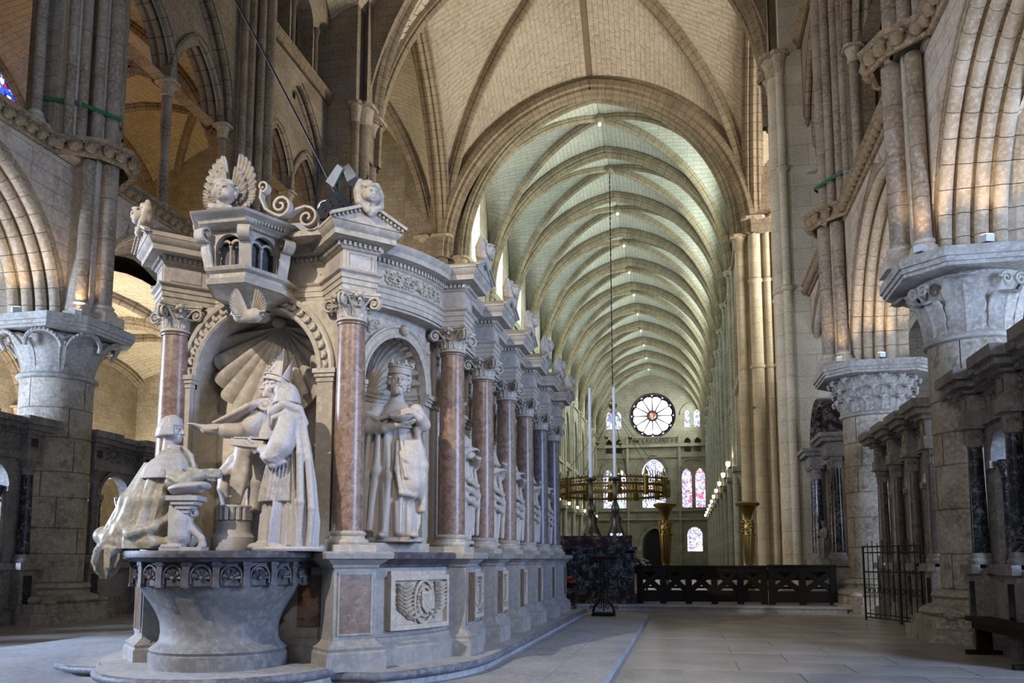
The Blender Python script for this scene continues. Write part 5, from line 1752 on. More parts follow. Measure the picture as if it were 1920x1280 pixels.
# upper wall, entablature between the columns
WO = -0.30                                             # wall behind the columns
ring_sweep([(o - 0.10, z) for o, z in EP], M_TOMB, 'entablature', tomb, off0=0.0, seg=14)
ring_sweep([(o - 0.10, z) for o, z in ECOR] + [(-0.3, ZA + .78), (-1.2, ZA + .86)], M_TOMB, 'cornice', tomb, seg=14)
part('roof_block', MB().box(-5.2, -3.75, 8.95, 10.6, ZA + .6, 5.42), M_TOMBG, tomb, False)
part('roof', MB().prism(plan(-1.1, 8), ZA + .6, ZA + .865), M_TOMBG, tomb, False)
part('entablature_soffit', MB().prism(plan(-0.12, 12), ZA - .03, ZA + .004), M_TOMB, tomb, False)
dn = MB()
A_ = [(p[0], p[1]) for p in plan(-0.065, 14)]
for i in range(15):
    a, b = A_[i], A_[i + 1]
    if i == 14: b = (a[0], YB)
    t = V((b[0] - a[0], b[1] - a[1], 0)).normalized()
    dent_line(dn, a, b, (t.y, -t.x), ZA + .453, step=0.055)
dent_line(dn, (A_[0][0] - 2.4, A_[0][1]), A_[0], (0, -1), ZA + .453, step=0.055)
o = part('dentil_row', dn, M_TOMB, tomb, False, kind='stuff')

def TC(off):
    def f(a, d, z):
        r = RC + off - d
        t = -PI / 4 + a / RC
        return V((CCR[0] + r * math.cos(t), CCR[1] + r * math.sin(t), z))
    return f
def TS(off): return lambda a, d, z: V((XW + off - d, a, z))
ARC = RC * PI / 4

def niche_bay(T, a0, a1, ac, r, zs, zb, nm=''):
    """wall with a round-headed niche, fluted shell above, imposts and archivolt"""
    mb = MB(); arch_wall(mb, T, a0, a1, ZT, ZA, ac, r, zs, r * 1.0001, 0.0, 0.06, 14)
    w = part('niche_wall', mb, M_TOMB, tomb, False)
    mb = MB(); rows = []
    n = 18
    for z in (zb, zs):
        rows.append([T(ac - r * math.cos(PI * j / n), 0.05 + r * 0.70 * math.sin(PI * j / n), z) for j in range(n + 1)])
    mb.grid(rows, flip=True)
    fl = [T(ac - r * math.cos(PI * j / n), 0.05 + r * 0.70 * math.sin(PI * j / n), zb) for j in range(n + 1)]
    mb.poly(fl)
    part('niche_back', mb, M_PLASTER, tomb)
    mb = MB(); rows = []
    nu, nv, NF = 10, 156, 13
    for i in range(nu + 1):
        u = i / nu
        su, cu = math.sin(u * PI / 2), math.cos(u * PI / 2)
        row = []
        for j in range(nv + 1):
            v = PI * j / nv
            fl_ = abs(math.sin(v * NF)) ** 0.55
            k = r * (1.03 - 0.12 * (1 - fl_) * min(1, u * 1.6))
            row.append(T(ac - k * su * math.cos(v), 0.05 + k * 0.70 * cu - (0.03 * (1 - fl_) if i == nu else 0), zs + k * su * math.sin(v) + 0.012 * (1 - su)))
        rows.append(row)
    mb.grid(rows, flip=True)
    part('shell', mb, M_TOMB, tomb, angle=80)
    # string under the shell
    prof = [(0, -.10), (.02, -.10), (.025, -.06), (.045, -.05), (.05, -.015), (.065, 0), (.065, .02), (0, .02)]
    path = [T(ac - r * math.cos(PI * j / n), 0.05 + r * 0.70 * math.sin(PI * j / n), zs) for j in range(n + 1)]
    c_ = T(ac, 0.0, zs)
    fr = [((c_ - p).normalized(), V((0, 0, 1))) for p in path]
    part('niche_string', MB().sweep(path, prof, fr), M_TOMB, tomb, angle=30)
    # imposts on both sides of the opening
    for q in (-1, 1):
        lo, hi = (a0 + 0.0, ac - r) if q < 0 else (ac + r, a1)
        mb = MB()
        for d, z0, z1 in ((0.03, zs - .11, zs - .06), (0.05, zs - .06, zs - .03), (0.075, zs - .03, zs + .02)):
            P = [T(lo, 0, z0), T(hi + .02 * (q < 0), 0, z0), T(hi + .02 * (q < 0), -d, z0), T(lo, -d, z0)]
            mb.prism([(p.x, p.y) for p in reversed(P)], z0, z1)
        part('impost', mb, M_TOMB, tomb, False)
    prof = [(0.0, 0.0), (0.0, -0.035), (0.03, -0.045), (0.05, -0.03), (0.10, -0.035), (0.115, -0.055), (0.14, -0.05), (0.14, 0.0)]
    mb = MB(); arch_sweep(mb, T, ac, r, zs, r * 1.0001, prof, 16)
    part('archivolt', mb, M_TOMB, tomb, angle=30)
    # masks and foliage above the arch
    km = MB(); p = T(ac, -0.06, zs + r + .09)
    km.ball(p, 0.06, 10, 7, 1.1)
    part('keystone_mask', km, M_TOMB, tomb)
    fo = MB(); rr = random.Random(int(ac * 100) % 97)
    for q in (-1, 1):
        for k in range(26):
            t = rr.random()
            a = ac + q * (r * 0.62 + t * r * 0.58); zz = zs + r * 1.22 - rr.random() * (0.06 + 0.28 * t * t * r / .5)
            if (a - ac) ** 2 + (zz - zs) ** 2 < (r + 0.15) ** 2 or zz > ZA - .05 or not (a0 + .02 < a < a1 - .02): continue
            fo.ball(T(a, -0.005, zz), rr.uniform(.018, .034), 7, 5)
    part('spandrel_foliage', fo, M_TOMB, tomb, kind='stuff')
    # plinth on which the statue stands
    P = [T(ac - r * .98, -0.10, 0), T(ac + r * .98, -0.10, 0), T(ac + r * .9, r * .6, 0), T(ac - r * .9, r * .6, 0)]
    part('statue_plinth', MB().prism([(p.x, p.y) for p in P], ZT, zb + .003), M_TOMB, tomb, False)

ZNS = 3.30
niche_bay(TC(WO), 0.02, ARC + 0.05, ARC * 0.47, 0.585, ZNS - .02, ZT + .10)
for k in range(5):
    yA = 9.57 + 1.55 * k
    niche_bay(TS(WO), yA, yA + 1.55, yA + 0.775, 0.46, ZNS, ZT + .10)
# solid core behind the niches
core = [(CCR[0] + .2, 9.1), (XW - 0.85, 9.8), (XW - .85, YB), (2 * TXC - XW + .85, YB), (2 * TXC - XW + .85, 9.8), (2 * TXC - CCR[0] - .2, 9.1)]
part('core', MB().prism(core, ZP, ZA + .5), M_TOMBG, tomb, False)
part('back_wall', MB().box(2 * TXC - XW, XW - .0, YB - .2, YB - .05, ZP, ZA + .4), M_TOMBG, tomb, False)
part('left_wall', MB().box(2 * TXC - XW + .02, 2 * TXC - XW + .3, 9.5, YB, ZP, ZA + .2), M_TOMB, tomb, False)
lw = MB().box(0, .1, 0, 1, 0, 1)
P = [mir(TC(WO)(a, 0, 0)) for a in np.linspace(0, ARC, 8)]
part('left_wall', MB().prism([(p[0], p[1]) for p in reversed(P)] + [(P[0][0], P[0][1] + .3), (P[-1][0] + .3, P[-1][1])][::-1], ZP, ZA), M_TOMB, tomb, False)

# ---- carved relief panel on the curved pedestal, and on the straight ones
def relief(T, ac, w, zb, zt, idx):
    fr = part('relief_field', MB(), M_TOMB, tomb)
    mb = MB()
    n = 8
    for j in range(n):
        a0, a1 = ac - w + 2 * w * j / n, ac - w + 2 * w * (j + 1) / n
        mb.poly([T(a0, -.03, zb), T(a1, -.03, zb), T(a1, -.03, zt), T(a0, -.03, zt)])
    fr.data = mesh_of('relief_field', mb, M_TOMB)
    mb = MB()
    for (a0, a1, z0, z1, d) in ((ac - w - .05, ac + w + .05, zt, zt + .05, .085), (ac - w - .03, ac + w + .03, zt + .05, zt + .10, .05), (ac - w - .05, ac + w + .05, zb - .05, zb, .085)):
        for j in range(n):
            b0, b1 = a0 + (a1 - a0) * j / n, a0 + (a1 - a0) * (j + 1) / n
            F = [T(b0, -d, z0), T(b1, -d, z0), T(b1, -d, z1), T(b0, -d, z1)]; B = [T(b0, 0, z0), T(b1, 0, z0), T(b1, 0, z1), T(b0, 0, z1)]
            mb.poly(F); mb.poly([F[3], F[2], B[2], B[3]]); mb.poly([B[0], B[1], F[1], F[0]])
            if j == 0: mb.poly([B[0], F[0], F[3], B[3]])
            if j == n - 1: mb.poly([F[1], B[1], B[2], F[2]])
    for q in (-1, 1):
        a0, a1 = sorted((ac + q * w, ac + q * (w + .05)))
        F = [T(a0, -.085, zb), T(a1, -.085, zb), T(a1, -.085, zt), T(a0, -.085, zt)]; B = [T(a0, 0, zb), T(a1, 0, zb), T(a1, 0, zt), T(a0, 0, zt)]
        mb.poly(F)
        mb.poly([B[0], F[0], F[3], B[3]]); mb.poly([F[1], B[1], B[2], F[2]])
    part('relief_frame', mb, M_TOMB, fr, False)
    zc_ = (zb + zt) / 2; ra, rz = 0.155, (zt - zb) / 2 * 0.98
    oc = ac + .02
    part('oval_ring', MB().tube([T(oc + ra * math.cos(2 * PI * i / 28), -.055, zc_ + rz * math.sin(2 * PI * i / 28)) for i in range(29)], 0.020, 8), M_TOMB, fr)
    mb = MB()
    shp = [(-.085, .11), (.085, .11), (.085, -.05), (0, -.13), (-.085, -.05)]
    F = [T(oc + .02 + x, -.085, zc_ + z) for x, z in shp]; B = [T(oc + .02 + x, -.03, zc_ + z) for x, z in shp]
    mb.poly(F[::-1])
    for i in range(5):
        j = (i + 1) % 5
        mb.poly([F[i], F[j], B[j], B[i]])
    sh_ = part('shield', mb, M_TOMB, fr, False)
    mb = MB()
    for (p, q) in (((-.07, .095), (.07, -.06)), ((-.03, .095), (.075, -.02)), ((-.075, .05), (.035, -.09)), ((-.085, .085), (.085, .085))):
        mb.tube([T(oc + .02 + p[0], -.086, zc_ + p[1]), T(oc + .02 + q[0], -.086, zc_ + q[1])], .006, 5)
    part('shield_band', mb, M_TOMB, fr)
    sc = MB(); rr = random.Random(idx)
    for i in range(26):
        a = 2 * PI * i / 26
        p = (oc + .02 + .105 * math.cos(a) * rr.uniform(.95, 1.08), zc_ + (rz - .07) * math.sin(a))
        sc.ball(T(p[0], -.045, p[1]), rr.uniform(.016, .03), 7, 5)
    part('strapwork', sc, M_TOMB, fr, kind='stuff')
    for q in (-1, 1):
        stem = [T(oc + q * (.12 + .17 * math.sin(min(1, t * 2.6) * PI / 2)), -.045, zb + .03 + (zt - zb - .08) * t) for t in [k / 8 for k in range(9)]]
        st = part('branch', MB().tube(stem, .009, 6), M_TOMB, fr)
        for k in range(9):
            t = (k + .6) / 9.5
            a = oc + q * (.12 + .17 * math.sin(min(1, t * 2.6) * PI / 2)); z = zb + .03 + (zt - zb - .08) * t
            for sgn in (-1, 1):
                ang = PI / 2 + sgn * (0.95 + .15 * rr.random())
                le = MB()
                L_ = 0.125
                prev = None; rows = []
                for i in range(6):
                    u = i / 5
                    wd = .030 * math.sin(PI * (u * .9 + .08)) + .002
                    c0 = (a + math.cos(ang) * L_ * u, z + math.sin(ang) * L_ * u * .9)
                    if not (ac - w + .02 < c0[0] < ac + w - .02): c0 = (min(max(c0[0], ac - w + .02), ac + w - .02), c0[1])
                    c0 = (c0[0], min(c0[1], zt - .015))
                    nx, nz = -math.sin(ang), math.cos(ang)
                    rows.append([T(c0[0] + nx * wd * s_, -.036 - .045 * (1 - abs(s_)) - .02 * u, c0[1] + nz * wd * s_) for s_ in (-1, -.5, 0, .5, 1)])
                le.grid(rows)
                if (a + math.cos(ang) * .05 - oc) ** 2 / (ra + .01) ** 2 + (z - zc_) ** 2 / rz ** 2 > 1.0:
                    part('leaf', le, M_TOMB, fr)
relief(TC(0.0), ARC * .5, 0.42, ZP + .40, ZT - .30, 3)
for k in range(5):
    relief(TS(0.0), 9.57 + 1.55 * k + .775, 0.36, ZP + .40, ZT - .30, 10 + k)

# ---- carved scrolls of the frieze, curved bay and front
def scroll(T, ac, zc_, q, s=1.0):
    """rinceau: one curled acanthus spiral with leaf lobes all round"""
    mb = MB()
    pts = []
    for i in range(30):
        t = i / 29
        a = -PI / 2 + q * t * 2 * PI * 1.7
        r = .080 * s * (1 - t) + .006
        pts.append(T(ac + r * math.cos(a), -.014, zc_ + r * math.sin(a)))
    mb.tube(pts, .011 * s, 6, scale=lambda t: 1 - .3 * t)
    mb.ball(T(ac, -.022, zc_), .020 * s, 7, 5)
    for k in range(9):
        a = -PI / 2 + q * (k + .5) * 2 * PI / 9
        r = .092 * s
        mb.ball(T(ac + r * math.cos(a), -.006, zc_ + r * math.sin(a)), .019 * s, 6, 4, .8)
        mb.ball(T(ac + r * .62 * math.cos(a + .3), -.004, zc_ + r * .62 * math.sin(a + .3)), .013 * s, 6, 4, .8)
    return mb
TF = TC(-0.10)
ZF = ZA + .315
stem_ = [TF(ARC * (.20 + .60 * i / 48), -.010, ZF + .075 * math.sin(i / 48 * PI * 9)) for i in range(49)]
part('frieze_stem', MB().tube(stem_, .010, 6), M_TOMB, tomb)
for k in range(9):
    a = ARC * (0.24 + 0.066 * k)
    if k == 4:
        mb = MB().ball(TF(a, -.02, ZF + .01), .055, 10, 7, 1.15).ball(TF(a - .06, -.01, ZF - .03), .035, 8, 5).ball(TF(a + .06, -.01, ZF - .03), .035, 8, 5)
        part('frieze_mask', mb, M_TOMB, tomb)
    else:
        part('frieze_scroll', scroll(TF, a, ZF, 1 if k % 2 else -1, .88), M_TOMB, tomb)
YF = plan(0)[0][1]            # front wall line
TFR = lambda off: (lambda a, d, z: V((a, YF - off + d, z)))
for a, q in ((-3.86, 1), (-3.70, -1), (-5.12, -1), (-5.28, 1)):
    part('frieze_scroll', scroll(TFR(-.10), a, ZF, q, .9), M_TOMB, tomb)

# ---- front bay: arch with the great shell behind the group
FA, FR_, FZ = -4.56, 0.74, 3.36
T = TFR(-0.02)
mb = MB(); arch_wall(mb, T, -5.40, -3.58, ZT, ZA, FA, FR_, FZ, FR_ * 1.0001, 0.0, 0.10, 18)
part('front_wall', mb, M_TOMB, tomb, False)
part('front_back', MB().box(-5.45, -3.53, YF + .52, YF + .60, ZP, ZA), M_PLASTER, tomb, False)
for x in (FA - FR_, FA + FR_):
    part('front_jamb', MB().box(x - (.16 if x < FA else 0), x + (.16 if x > FA else 0), YF + .121, YF + .55, ZT, FZ), M_TOMB, tomb, False)
mb = MB()
rows = []
for d in (0.101, 0.52):
    rows.append([T(FA + a, d, FZ + z) for a, z, _, _ in arch2(FR_, FR_ * 1.0001, 16)])
mb.grid(rows)
part('front_soffit', mb, M_TOMB, tomb)
prof = [(-.02, 0.02), (-.02, -0.03), (0.0, -0.05), (0.03, -0.04), (0.04, -.01), (0.115, -.01), (0.125, -.05), (0.16, -.06), (0.18, -.04), (0.18, .02)]
mb = MB(); arch_sweep(mb, T, FA, FR_, FZ, FR_ * 1.0001, prof, 24)
part('archivolt', mb, M_TOMB, tomb, angle=30)
for k in range(23):
    a = PI * (k + .5) / 23
    p = T(FA - (FR_ + .08) * math.cos(a), -.02, FZ + (FR_ + .08) * math.sin(a))
    mb = MB().ball((0, 0, 0), .04, 8, 6, .7).ball((.028, -.01, .012), .022, 7, 5).ball((-.028, -.01, .012), .022, 7, 5)
    link('arch_rosette', mesh_of('arch_rosette', mb, M_TOMB) if k == 0 else ros_me, tomb, M=Matrix.Translation(p) @ Matrix.Rotation(-a + PI / 2, 4, 'Y'))
    if k == 0: ros_me = bpy.data.meshes['arch_rosette']
for q in (-1, 1):
    xc = FA + q * (FR_ + .10)
    part('pilaster', MB().box(xc - .09, xc + .09, YF - .06, YF + .05, ZT + .12, FZ - .12), M_TOMB, tomb, False)
    part('pilaster_base', MB().box(xc - .12, xc + .12, YF - .09, YF + .05, ZT, ZT + .12), M_TOMB, tomb, False)
    mb = MB()
    for w_, z0, z1 in ((.10, FZ - .14, FZ - .09), (.115, FZ - .09, FZ - .05), (.13, FZ - .05, FZ)):
        mb.box(xc - w_, xc + w_, YF - w_ + .03, YF + .05, z0, z1)
    part('pilaster_capital', mb, M_TOMB, tomb, False)
# great shell, hinge at the top, lobes hanging down
SC = V((FA + .02, YF + .50, FZ + .20)); SR = .67
hin = SC + V((0.03, -.02, .46))
NL = 13
mb = MB(); rows = []
NU, NV = 14, NL * 12
for i in range(NU + 1):
    u = i / NU
    row = []
    for j in range(NV + 1):
        v = j / NV
        th = math.radians(148) + math.radians(244) * v
        lob = abs(math.sin(v * NL * PI))
        rim = SC + V((SR * (1 + .05 * lob) * math.cos(th), 0, SR * (1 + .05 * lob) * math.sin(th)))
        p = hin.lerp(rim, u)
        p = p + V((0, -(.10 * math.sin(u * PI * .55) + (.085 * (lob ** .8) + .0) * u + .05 * u * u), 0))
        row.append(p)
    rows.append(row)
mb.grid(rows, flip=True)
back = [[p + V((0, .022, 0)) for p in r] for r in rows[-2:]]
mb.grid([rows[-1], back[-1]])
part('great_shell', mb, M_TOMB, tomb, angle=85)
part('shell_hinge', MB().ball(hin + V((0, -.09, .02)), .085, 12, 8, .8), M_TOMB, tomb)

# ---- corbelled canopy over the front niche
def semioct(cx_, yf, hw, dep, k=1.0):
    s_ = hw * 1.9
    return [(cx_ - s_, yf + dep), (cx_ - s_, yf + dep * .55), (cx_ - hw, yf), (cx_ + hw, yf), (cx_ + s_, yf + dep * .55), (cx_ + s_, yf + dep)]
CX = -4.55
def oct_stack(levels, mat, name, parent=tomb, angle=30):
    """levels: (front half width, front y, z)"""
    rows = [[(p[0], p[1], z) for p in semioct(CX, y_, hw, YF + .1 - y_)] for hw, y_, z in levels]
    mb = MB().grid(rows, closed=True)
    n = 6; b = len(mb.v)
    mb.face([b - n + i for i in range(n)]); mb.face([b - n * len(rows) + i for i in reversed(range(n))])
    return part(name, mb, mat, parent, angle=angle)
yf = 7.28
cb = oct_stack([(.02, 7.95, 3.947), (.05, 7.88, 3.980), (.06, 7.82, 4.032), (.09, 7.71, 4.078), (.15, 7.56, 4.117), (.20, 7.46, 4.150)], M_TOMB, 'corbel')
part('pendant', MB().ball((CX, 7.90, 3.953), .06, 10, 7).ball((CX, 7.90, 3.900), .035, 8, 6), M_TOMB, cb)
oct_stack([(.215, 7.42, 4.150), (.22, 7.40, 4.203), (.20, 7.44, 4.224), (.20, 7.44, 4.266), (.225, 7.40, 4.287), (.23, 7.385, 4.319), (.21, 7.42, 4.340)], M_TOMB, 'canopy_base')
cbody = oct_stack([(.15, 7.58, 4.340), (.15, 7.58, 4.720)], M_TOMBD, 'canopy_core')
pts6 = semioct(CX, 7.44, .205, YF + .1 - 7.44)
for i in range(1, 4):
    a, b = V((*pts6[i], 0)), V((*pts6[i + 1], 0))
    L_ = (b - a).length
    d = (b - a).normalized(); nrm = V((-d.y, d.x, 0))
    Tq = lambda s_, dd, z, a=a, d=d, nrm=nrm: a + d * s_ + nrm * dd + V((0, 0, z))
    mb = MB(); arch_wall(mb, Tq, 0, L_, 4.340, 4.720, L_ / 2, L_ * .34, 4.540, L_ * .34 * 1.0001, 0, .06, 8)
    part('canopy_arcade', mb, M_TOMB, cbody, False)
    for q in (-1, 1):
        mb = MB(); arch_sweep(mb, Tq, L_ / 2 + q * L_ * .16, L_ * .14, 4.560, L_ * .14 * 1.001, [(0, .05), (0.025, .05), (0.025, .08), (0, .08)], 8)
        part('small_arch', mb, M_TOMB, cbody)
    p = Tq(L_ / 2, .06, 0)
    part('mullion', MB().lathe([(.022, 4.340), (.015, 4.370), (.015, 4.540), (.026, 4.570)], (p.x, p.y), 8), M_TOMB, cbody)
# scroll brackets on the corners
for i in (1, 2, 3, 4):
    p = V((*pts6[i], 0)); c0 = V((CX, YF, 0)); n_ = (p - c0).normalized()
    b_ = V((-n_.y, n_.x, 0))
    path = []
    for k in range(26):
        t = k / 25
        a = -PI * .6 + t * 2 * PI * 1.25
        r = .075 * (1 - t) + .012
        path.append(p + n_ * (.085 + r * math.cos(a)) + V((0, 0, 4.660 + r * math.sin(a))))
    path = [p + n_ * .0 + V((0, 0, 4.319)), p + n_ * .02 + V((0, 0, 4.400)), p + n_ * .05 + V((0, 0, 4.500))] + path
    rows = []
    mb = MB()
    for s_ in (-.055, .055):
        pass
    fr = []
    for k in range(len(path)):
        tt = (path[min(k + 1, len(path) - 1)] - path[max(k - 1, 0)]).normalized()
        fr.append((b_, tt.cross(b_)))
    mb.sweep(path, [(-.06, -.011), (.06, -.011), (.06, .011), (-.06, .011)], fr, caps=True)
    part('scroll_bracket', mb, M_TOMB, cbody)
oct_stack([(.23, 7.38, 4.720), (.24, 7.36, 4.741), (.26, 7.31, 4.755), (.27, 7.29, 4.797), (.30, 7.22, 4.825), (.305, 7.20, 4.850), (.29, 7.23, 4.860)], M_TOMB, 'canopy_cornice')
cd = MB()
for (a, b, nr) in (((CX - .25, 7.34), (CX + .25, 7.34), (0, -1)), ((CX + .25, 7.34), (CX + .48, 7.72), (.85, -.5))):
    dent_line(cd, a, b, nr, 4.759, .02, .036, .035, .03)
part('canopy_dentils', cd, M_TOMB, tomb, False, kind='stuff')
# winged cherub on the canopy
ck = Clay((-0.18, -0.17, -0.12), (0.18, 0.17, 0.30), 0.0055)
head(ck, child=True)
ck.chain([(-.09, -.03, -.02), (-.03, -.075, -.045), (.03, -.075, -.045), (.09, -.03, -.02)], .028, .015)
wc_ = V((-4.60, 7.38, 4.96))
big = part('winged_cherub', ck.mesh(Matrix.Translation(wc_) @ Matrix.Rotation(.15, 4, 'Z') @ Matrix.Rotation(.16, 4, 'Y') @ Matrix.Scale(1.12, 4)), M_TOMB, tomb)
oc_ = wc_ + V((0, .12, .17))
for q in (-1, 1):
    for row, (nf, r0, sc_) in enumerate(((13, .16, 1.0), (9, .07, .66))):
        for k in range(nf):
            t = k / (nf - 1)
            ang = math.radians(-58 + 132 * t)
            tip = V((.03 + .27 * math.cos(ang) * sc_, 0, (.45 if ang > 0 else .20) * math.sin(ang) * sc_))
            bs_ = V((.02 + r0 * .45 * math.cos(ang), 0, r0 * .5 * math.sin(ang) - .02))
            dv_ = tip - bs_
            le = leaf_strip(.045, .075 * (1 if row == 0 else .85), dv_.length * 1.06, .02, .03, 7, .012)
            th_ = math.atan2(q * dv_.x, dv_.z)
            M = Matrix.Translation(oc_ + V((q * bs_.x, -.03 * row + .003 * k, bs_.z))) @ Matrix.Rotation(th_, 4, 'Y')
            part('feather', MB().add(le, M), M_TOMB, big)
part('cherub_back', MB().ball(wc_ + V((0, .145, .13)), .19, 14, 8, 1.15, Matrix.Diagonal((1, .15, 1, 1))), M_TOMB, big)
# scroll crest beside the cherub
def crest(path, r):
    fr = []
    P = [V(p) for p in path]
    mb = MB()
    b_ = V((0, 1, 0))
    for k in range(len(P)):
        tt = (P[min(k + 1, len(P) - 1)] - P[max(k - 1, 0)]).normalized()
        fr.append((b_, tt.cross(b_).normalized()))
    mb.sweep(P, [(-.045, -r), (.045, -r), (.045, r), (-.045, r)], fr, caps=True)
    return mb
def spiral(c, r0, a0, turns, n=26, d=1):
    return [(c[0] + (r0 * (1 - i / n) + .012) * math.cos(a0 + d * turns * 2 * PI * i / n), c[1], c[2] + (r0 * (1 - i / n) + .012) * math.sin(a0 + d * turns * 2 * PI * i / n)) for i in range(n)]
cr = part('scroll_crest', crest([(-4.24, 7.55, 5.18), (-4.25, 7.55, 5.08), (-4.20, 7.57, 4.96), (-4.11, 7.6, 4.91)] + spiral((-4.06, 7.62, 5.01), .105, -PI / 2, 1.6), .012), M_TOMB, tomb)
part('crest_scroll', crest([(-4.10, 7.62, 4.90), (-3.98, 7.68, 4.93), (-3.92, 7.72, 5.00), (-3.84, 7.74, 5.03)] + spiral((-3.82, 7.75, 4.91), .105, PI / 2, 1.5, d=-1), .012), M_TOMB, cr)
part('crest_scroll', crest([(-3.72, 7.78, 4.90), (-3.70, 7.80, 4.82), (-3.62, 7.82, 4.79)] + spiral((-3.60, 7.83, 4.85), .06, -PI / 2, 1.3), .011), M_TOMB, cr)
part('crest_scroll', crest(spiral((-4.23, 7.55, 5.20), .05, -PI / 2, 1.2, d=1), .010), M_TOMB, cr)
part('crest_scroll', crest([(-4.88, 7.62, 4.90), (-4.94, 7.65, 4.94)] + spiral((-5.0, 7.68, 4.88), .09, PI / 2, 1.4, d=1), .012), M_TOMB, cr)
part('crest_base', MB().box(-4.12, -3.66, 7.78, 8.0, 4.74, 4.80), M_TOMB, cr, False)

# ---- grey basin in front
def basin():
    zb = 0.30
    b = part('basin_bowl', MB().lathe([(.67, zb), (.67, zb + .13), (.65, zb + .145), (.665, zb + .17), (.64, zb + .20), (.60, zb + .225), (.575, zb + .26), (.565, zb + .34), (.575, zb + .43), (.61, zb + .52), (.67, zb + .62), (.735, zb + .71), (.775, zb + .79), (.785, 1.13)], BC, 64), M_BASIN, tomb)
    band = part('basin_band', MB().lathe([(.80, 1.09), (.83, 1.10), (.83, 1.32), (.80, 1.325)], BC, 64), M_TOMBD, tomb)
    part('basin_rim', MB().lathe([(.84, 1.31), (.88, 1.325), (.90, 1.35), (.95, 1.36), (.955, 1.40), (.945, ZT + .004), (.3, ZT + .005)], BC, 64), M_TOMBD, tomb)
    nn = 20
    dome = MB()
    # little shell niche and pilaster strip, repeated round the band
    sn = MB(); rows = []
    for i in range(7):
        u = i / 6
        row = []
        for j in range(37):
            v = PI * j / 36
            f = abs(math.sin(v * 4.5)) ** .7
            row.append((-.078 * u * math.cos(v) * (1 + .07 * f), -.012 - .022 * f * u + .012 * (1 - u), .085 * u * math.sin(v) * (1 + .07 * f)))
        rows.append(row)
    sn.grid(rows, flip=True)
    sn.ball((0, -.02, .008), .02, 8, 5)
    me_sn = mesh_of('band_shell', sn, M_TOMBD, angle=80)
    st = MB().box(-.03, .03, -.04, .02, 1.085, 1.32).box(-.04, .04, -.05, .02, 1.285, 1.32).box(-.036, .036, -.046, .02, 1.085, 1.115)
    me_st = mesh_of('band_strip', st, M_TOMBD, False)
    ar = MB()
    pth = [V((.092 * math.cos(PI * i / 14), -.014, 1.19 + .098 * math.sin(PI * i / 14))) for i in range(15)]
    ar.tube([V((.092, -.014, 1.12))] + pth + [V((-.092, -.014, 1.12))], .012, 6)
    me_ar = mesh_of('band_arch', ar, M_TOMBD)
    for k in range(nn):
        a = PI + PI * (k + .5) / nn * 2 - PI / 2 * 0
        a = 2 * PI * k / nn
        if math.sin(a) > .45: continue
        M = Matrix.Translation((BC[0], BC[1], 0)) @ Matrix.Rotation(a + PI / 2, 4, 'Z') @ Matrix.Translation((0, -.83, 0))
        link('band_shell', me_sn, band, M=M @ Matrix.Translation((0, 0, 1.165)))
        link('band_arch', me_ar, band, M=M)
        M = Matrix.Translation((BC[0], BC[1], 0)) @ Matrix.Rotation(a + PI / nn + PI / 2, 4, 'Z') @ Matrix.Translation((0, -.83, 0))
        link('band_strip', me_st, band, M=M)
basin()
# red marble panels on the front wall beside the basin
for x0_, x1_ in ((-5.48, -5.05), (-3.98, -3.60)):
    part('marble_panel', MB().box(x0_, x1_, YF - .015, YF + .02, ZP + .40, ZT - .25), M_REDP, tomb, False)
# dove under the canopy
dv = Clay((-.22, -.2, -.12), (.22, .22, .22), .006)
dv.cap((-.10, -.02, .0), (.08, .02, .0), .05, .07, .02)
dv.ell((-.14, -.03, .045), (.045, .038, .038), .02); dv.cap((-.17, -.035, .045), (-.20, -.04, .035), .014, .006, .01)
dv.ell((.17, .05, .02), (.09, .05, .018), .02)
me_dv = dv.mesh(Matrix.Translation((-4.38, 7.58, 3.84)) @ Matrix.Rotation(-.35, 4, 'Z') @ Matrix.Scale(1.1, 4))
dove = part('dove', me_dv, M_TOMB, tomb)
for q in (-1, 1):
    for k in range(9):
        t = k / 8
        le = leaf_strip(.05, .06, .24 - .09 * t, .02, .02, 6, .008)
        M = Matrix.Translation((-4.36 + .03 * t, 7.56 + .02 * q, 3.88)) @ Matrix.Rotation(q * (.35 + 1.25 * t), 4, 'Y') @ Matrix.Translation((q * .03, 0, .02)) @ Matrix.Rotation(.25, 4, 'X')
        part('wing_feather', MB().add(le, M), M_TOMB, dove)
# low mound of zinc fittings on the roof: see the small things
# ================================================================== STATUES
YAWM = Matrix.Rotation(math.radians(11.84), 4, 'Z')
def aim(o, d, palm):
    """matrix at o with -z along d and -y towards palm"""
    z = -V(d).normalized(); y = -V(palm); y = (y - z * y.dot(z)).normalized(); x = y.cross(z)
    return Matrix(((x.x, y.x, z.x, o[0]), (x.y, y.y, z.y, o[1]), (x.z, y.z, z.z, o[2]), (0, 0, 0, 1)))
def head_part(parent, M, mat, scale, **k):
    c = Clay((-0.135, -0.15, -0.13), (0.135, 0.155, 0.29), 0.0045)
    head(c, **k)
    return part('head', c.mesh(M @ Matrix.Scale(scale, 4)), mat, parent)

